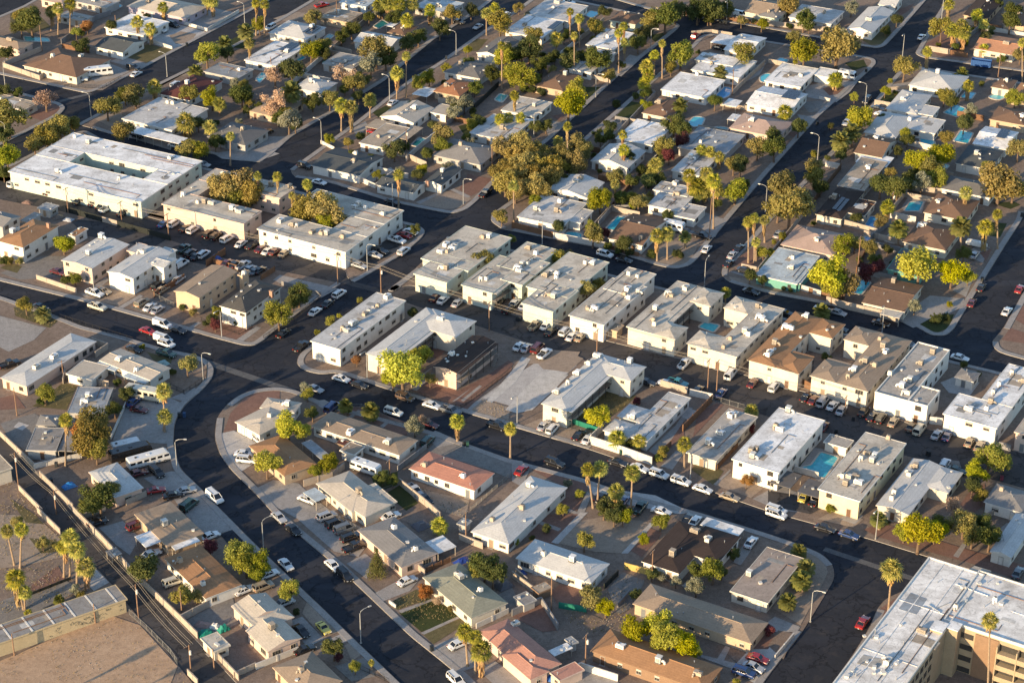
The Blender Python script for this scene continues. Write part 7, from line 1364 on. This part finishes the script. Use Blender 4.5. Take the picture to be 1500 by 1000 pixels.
bm_.box(bloc(W1, (ub0+ub1)/2, ve-.12, (zt-.6)/2), (ub1-ub0-.1, .25, zt-.7), 0, rzB); link('brick_panel', bm_.mesh('brick_panel', [wBrick]), BIG)
for (du, dv, sx, sy, hh) in ((-1.4, -3.2, 2.6, 3.4, .5), (1.1, -1.3, 2.4, 2.7, .35)):
    sm.box(bloc(W1, us+du, ve+dv, (zt+hh)/2), (sx, sy, zt+hh), 0, rzB); sm.box(bloc(W1, us+du, ve+dv, zt+hh+.06), (sx+.16, sy+.16, .14), 1, rzB)
link('stair_tower', sm.mesh('stair_tower', [wOchre, rWhite]), BIG)
gm = MB()
for k in range(4):
    for q in range(14): gm.box(bloc(W0, W0[3]-W0[9][1]+.02, W0[4]+2+q*2.4, zt-2-2.75*k), (1.5, .08, 1.3), 0, rzB+pi/2)
link('window', gm.mesh('window', [M_GLASS]), BIG)
# roof ridges (expansion curbs) on the white roof
rm_ = MB()
for t in (.3, .62): u = W0[2]+(W0[3]-W0[2])*t; rm_.box(bloc(W0, u, (W0[4]+W0[5])/2, zt-.04), (.2, W0[5]-W0[4]-1, .2), 0, rzB)
for t in (.42, .72): v = W0[4]+(W0[5]-W0[4])*t; rm_.box(bloc(W0, (W0[2]+W0[3])/2, v, zt-.035), (W0[3]-W0[2]-.6, .18, .18), 0, rzB)
rm_.box(bloc(W1, (W1[2]+W1[3])/2+5, (W1[4]+W1[5])/2, zt-.04), (W1[3]-W1[2]-12, .2, .2), 0, rzB)
link('roof_curb', rm_.mesh('roof_curb', [rBig]), BIG)
# worn patches, pipes and low equipment on the big roof
r = random.Random(3)
def bpt(x, y): p = GT(x, y, zt+BASE); return (p.x-org.x, p.y-org.y)
T(4, 4)
for pts, c_ in (([(765, 562), (868, 595), (930, 505), (835, 468)], (.3, .34, .38)), ([(520, 880), (640, 915), (690, 860), (560, 830)], (.42, .41, .38)), ([(1180, 330), (1290, 365), (1310, 340), (1210, 310)], (.45, .41, .35)), ([(900, 770), (980, 800), (1010, 760), (930, 730)], (.4, .36, .3))):
    pm = MB(); pm.prism([bpt(*q) for q in pts], zt-BASE-.1, zt-BASE+.02); link('roof_patch', pm.mesh('roof_patch', [flatroof('patch'+str(c_[0]), c_)]), BIG)
for k in range(26):
    x, y = r.choice([(r.uniform(560, 960), r.uniform(600, 900)), (r.uniform(950, 1450), r.uniform(330, 640)), (r.uniform(450, 800), r.uniform(880, 980))]); q = bpt(x, y)
    link('roof_vent' if k % 3 else 'vent_pipe', VENT2 if k % 3 else VENT, BIG, (q[0], q[1], zt-BASE-.02), r.random()*3, r.uniform(.8, 1.6))
for (x0, y0, x1, y1) in ((940, 540, 1010, 585), (990, 560, 1060, 530), (1100, 420, 1290, 490), (640, 700, 600, 740)):
    pm = MB(); a_, b_ = bpt(x0, y0), bpt(x1, y1); pm.tube([(a_[0], a_[1], zt-BASE+.12), (b_[0], b_[1], zt-BASE+.12)], .09, 6); link('pipe', pm.mesh('pipe', [M_METAL]), BIG)
# storage row: lapped roof joints and scrawls on its wall
st_ = [bb for bb in BUILD if bb[0] == 'long yellow storage row'][0]; o_ = [t[0] for t in THINGS if t[4] == 'long yellow storage row'][0]; W0 = st_[2][0]; org = st_[1]
pm = MB()
for k in range(7): u = W0[2]+(W0[3]-W0[2])*(k+.5)/7; pm.box(bloc(W0, u, (W0[4]+W0[5])/2, W0[6]+.02), (.35, W0[5]-W0[4]-.4, .08), 0, atan2(W0[0].y, W0[0].x))
link('roof_joint', pm.mesh('roof_joint', [wWhite]), o_)
pm = MB(); r = random.Random(9)
for k in range(34):
    u = W0[2]+(W0[3]-W0[2])*r.choice([r.uniform(.45, .95), r.uniform(.6, .85)]); z = r.uniform(.6, 2.4); pts = []
    for q in range(7): pts.append(bloc(W0, u+q*.16+r.uniform(-.15, .15), W0[4]+W0[9][2]-.02, BASE+z+r.uniform(-.35, .35)))
    pm.tube(pts, .022, 4)
link('graffiti', pm.mesh('graffiti', [plain('spray_paint', (.12, .1, .07), .8)]), o_)
# ------------------------------------------------------------------ labels: say what sets each thing apart
from collections import defaultdict
def buildnear(p):
    best = None; px, py = PX(p)
    for ref, o, W in BUILD:
        d = 1e9
        for w in W:
            u = p[0]*w[0].x+p[1]*w[0].y; v = p[0]*w[1].x+p[1]*w[1].y
            du = max(w[2]-u, 0, u-w[3]); dv = max(w[4]-v, 0, v-w[5]); d = min(d, hypot(du, dv))
        if best is None or d < best[0]: best = (d, ref, W)
    d, ref, W = best
    cx = sum(((w[0]*((w[2]+w[3])/2)+w[1]*((w[4]+w[5])/2)).x for w in W))/len(W); cy = sum(((w[0]*((w[2]+w[3])/2)+w[1]*((w[4]+w[5])/2)).y for w in W))/len(W)
    a, b_ = px-PX((cx, cy, 2))[0], py-PX((cx, cy, 2))[1]
    rel = ('in front of' if b_ > 0 else 'behind') if abs(b_) > .6*abs(a) else ('right of' if a > 0 else 'left of')
    return rel, ref
groups = defaultdict(list); rel_of = {}
for k, (o, desc, label, pos, noun) in enumerate(THINGS):
    if label is None:
        rel, ref = buildnear(pos); groups[(desc, rel, ref)].append(k)
ORD = ['first', 'second', 'third', 'fourth', 'fifth', 'sixth', 'seventh', 'eighth', 'ninth', 'tenth', 'eleventh', 'twelfth']
NUMW = {2: 'two', 3: 'three', 4: 'four', 5: 'five', 6: 'six', 7: 'seven', 8: 'eight', 9: 'nine', 10: 'ten'}
for (desc, rel, ref), ks in groups.items():
    ks.sort(key=lambda k: PX(THINGS[k][3])[0]); n = len(ks)
    for i, k in enumerate(ks):
        tail = ' %s the %s' % (rel, ref)
        if n == 1: s = desc+tail
        elif n == 2: s = ('left ', 'right ')[i]+desc+tail
        elif n == 3: s = ('leftmost ', 'middle ', 'rightmost ')[i]+desc+tail
        else: s = ('leftmost ' if i == 0 else 'rightmost ' if i == n-1 else ORD[i]+'-from-left ' if i < 12 else 'later ')+desc+tail
        w = s.split()
        THINGS[k][0]['label'] = ' '.join(w[:16])
# ------------------------------------------------------------------ light
el, hdg = radians(SUN_EL), radians(SUN_HEAD)      # heading towards which shadows fall
sun = bpy.data.lights.new('sun', 'SUN'); so = bpy.data.objects.new('sun', sun); COL.objects.link(so)
d = Vector((sin(hdg)*cos(el), cos(hdg)*cos(el), -sin(el))); so.rotation_mode = 'QUATERNION'; so.rotation_quaternion = d.to_track_quat('-Z', 'Y')
so.location = (-200, 200, 300); sun.energy = SUN_E; sun.angle = radians(.5); sun.color = SUN_C
w = bpy.data.worlds.new('World'); S.world = w; w.use_nodes = True; nt = w.node_tree
sk = nt.nodes.new('ShaderNodeTexSky'); sk.sky_type = 'NISHITA'; sk.sun_disc = False; sk.sun_elevation = el; sk.sun_rotation = hdg+pi; sk.dust_density = .6; sk.ozone_density = 1.3; sk.altitude = 600
bg = nt.nodes['Background']; bg.inputs[1].default_value = SKY_E; nt.links.new(sk.outputs[0], bg.inputs[0])
S.view_settings.view_transform = 'Standard'; S.view_settings.look = 'None'; S.view_settings.exposure = EXPO; S.view_settings.gamma = 1
S.cycles.max_bounces = 5; S.cycles.diffuse_bounces = 3; S.cycles.transparent_max_bounces = 4

# thin desert air
m = bpy.data.materials.new('haze'); m.use_nodes = True; nt = m.node_tree; nt.nodes.remove(nt.nodes['Principled BSDF'])
pv = nt.nodes.new('ShaderNodeVolumePrincipled'); pv.inputs['Color'].default_value = (.9, .9, .9, 1); pv.inputs['Density'].default_value = HAZE; pv.inputs['Anisotropy'].default_value = .3
nt.links.new(pv.outputs[0], nt.nodes['Material Output'].inputs['Volume'])
if HAZE: hb = MB(); hb.box((0, 450, 138.7), (1400, 1500, 280)); hz = link('haze', hb.mesh('haze', m)); hz['kind'] = 'stuff'
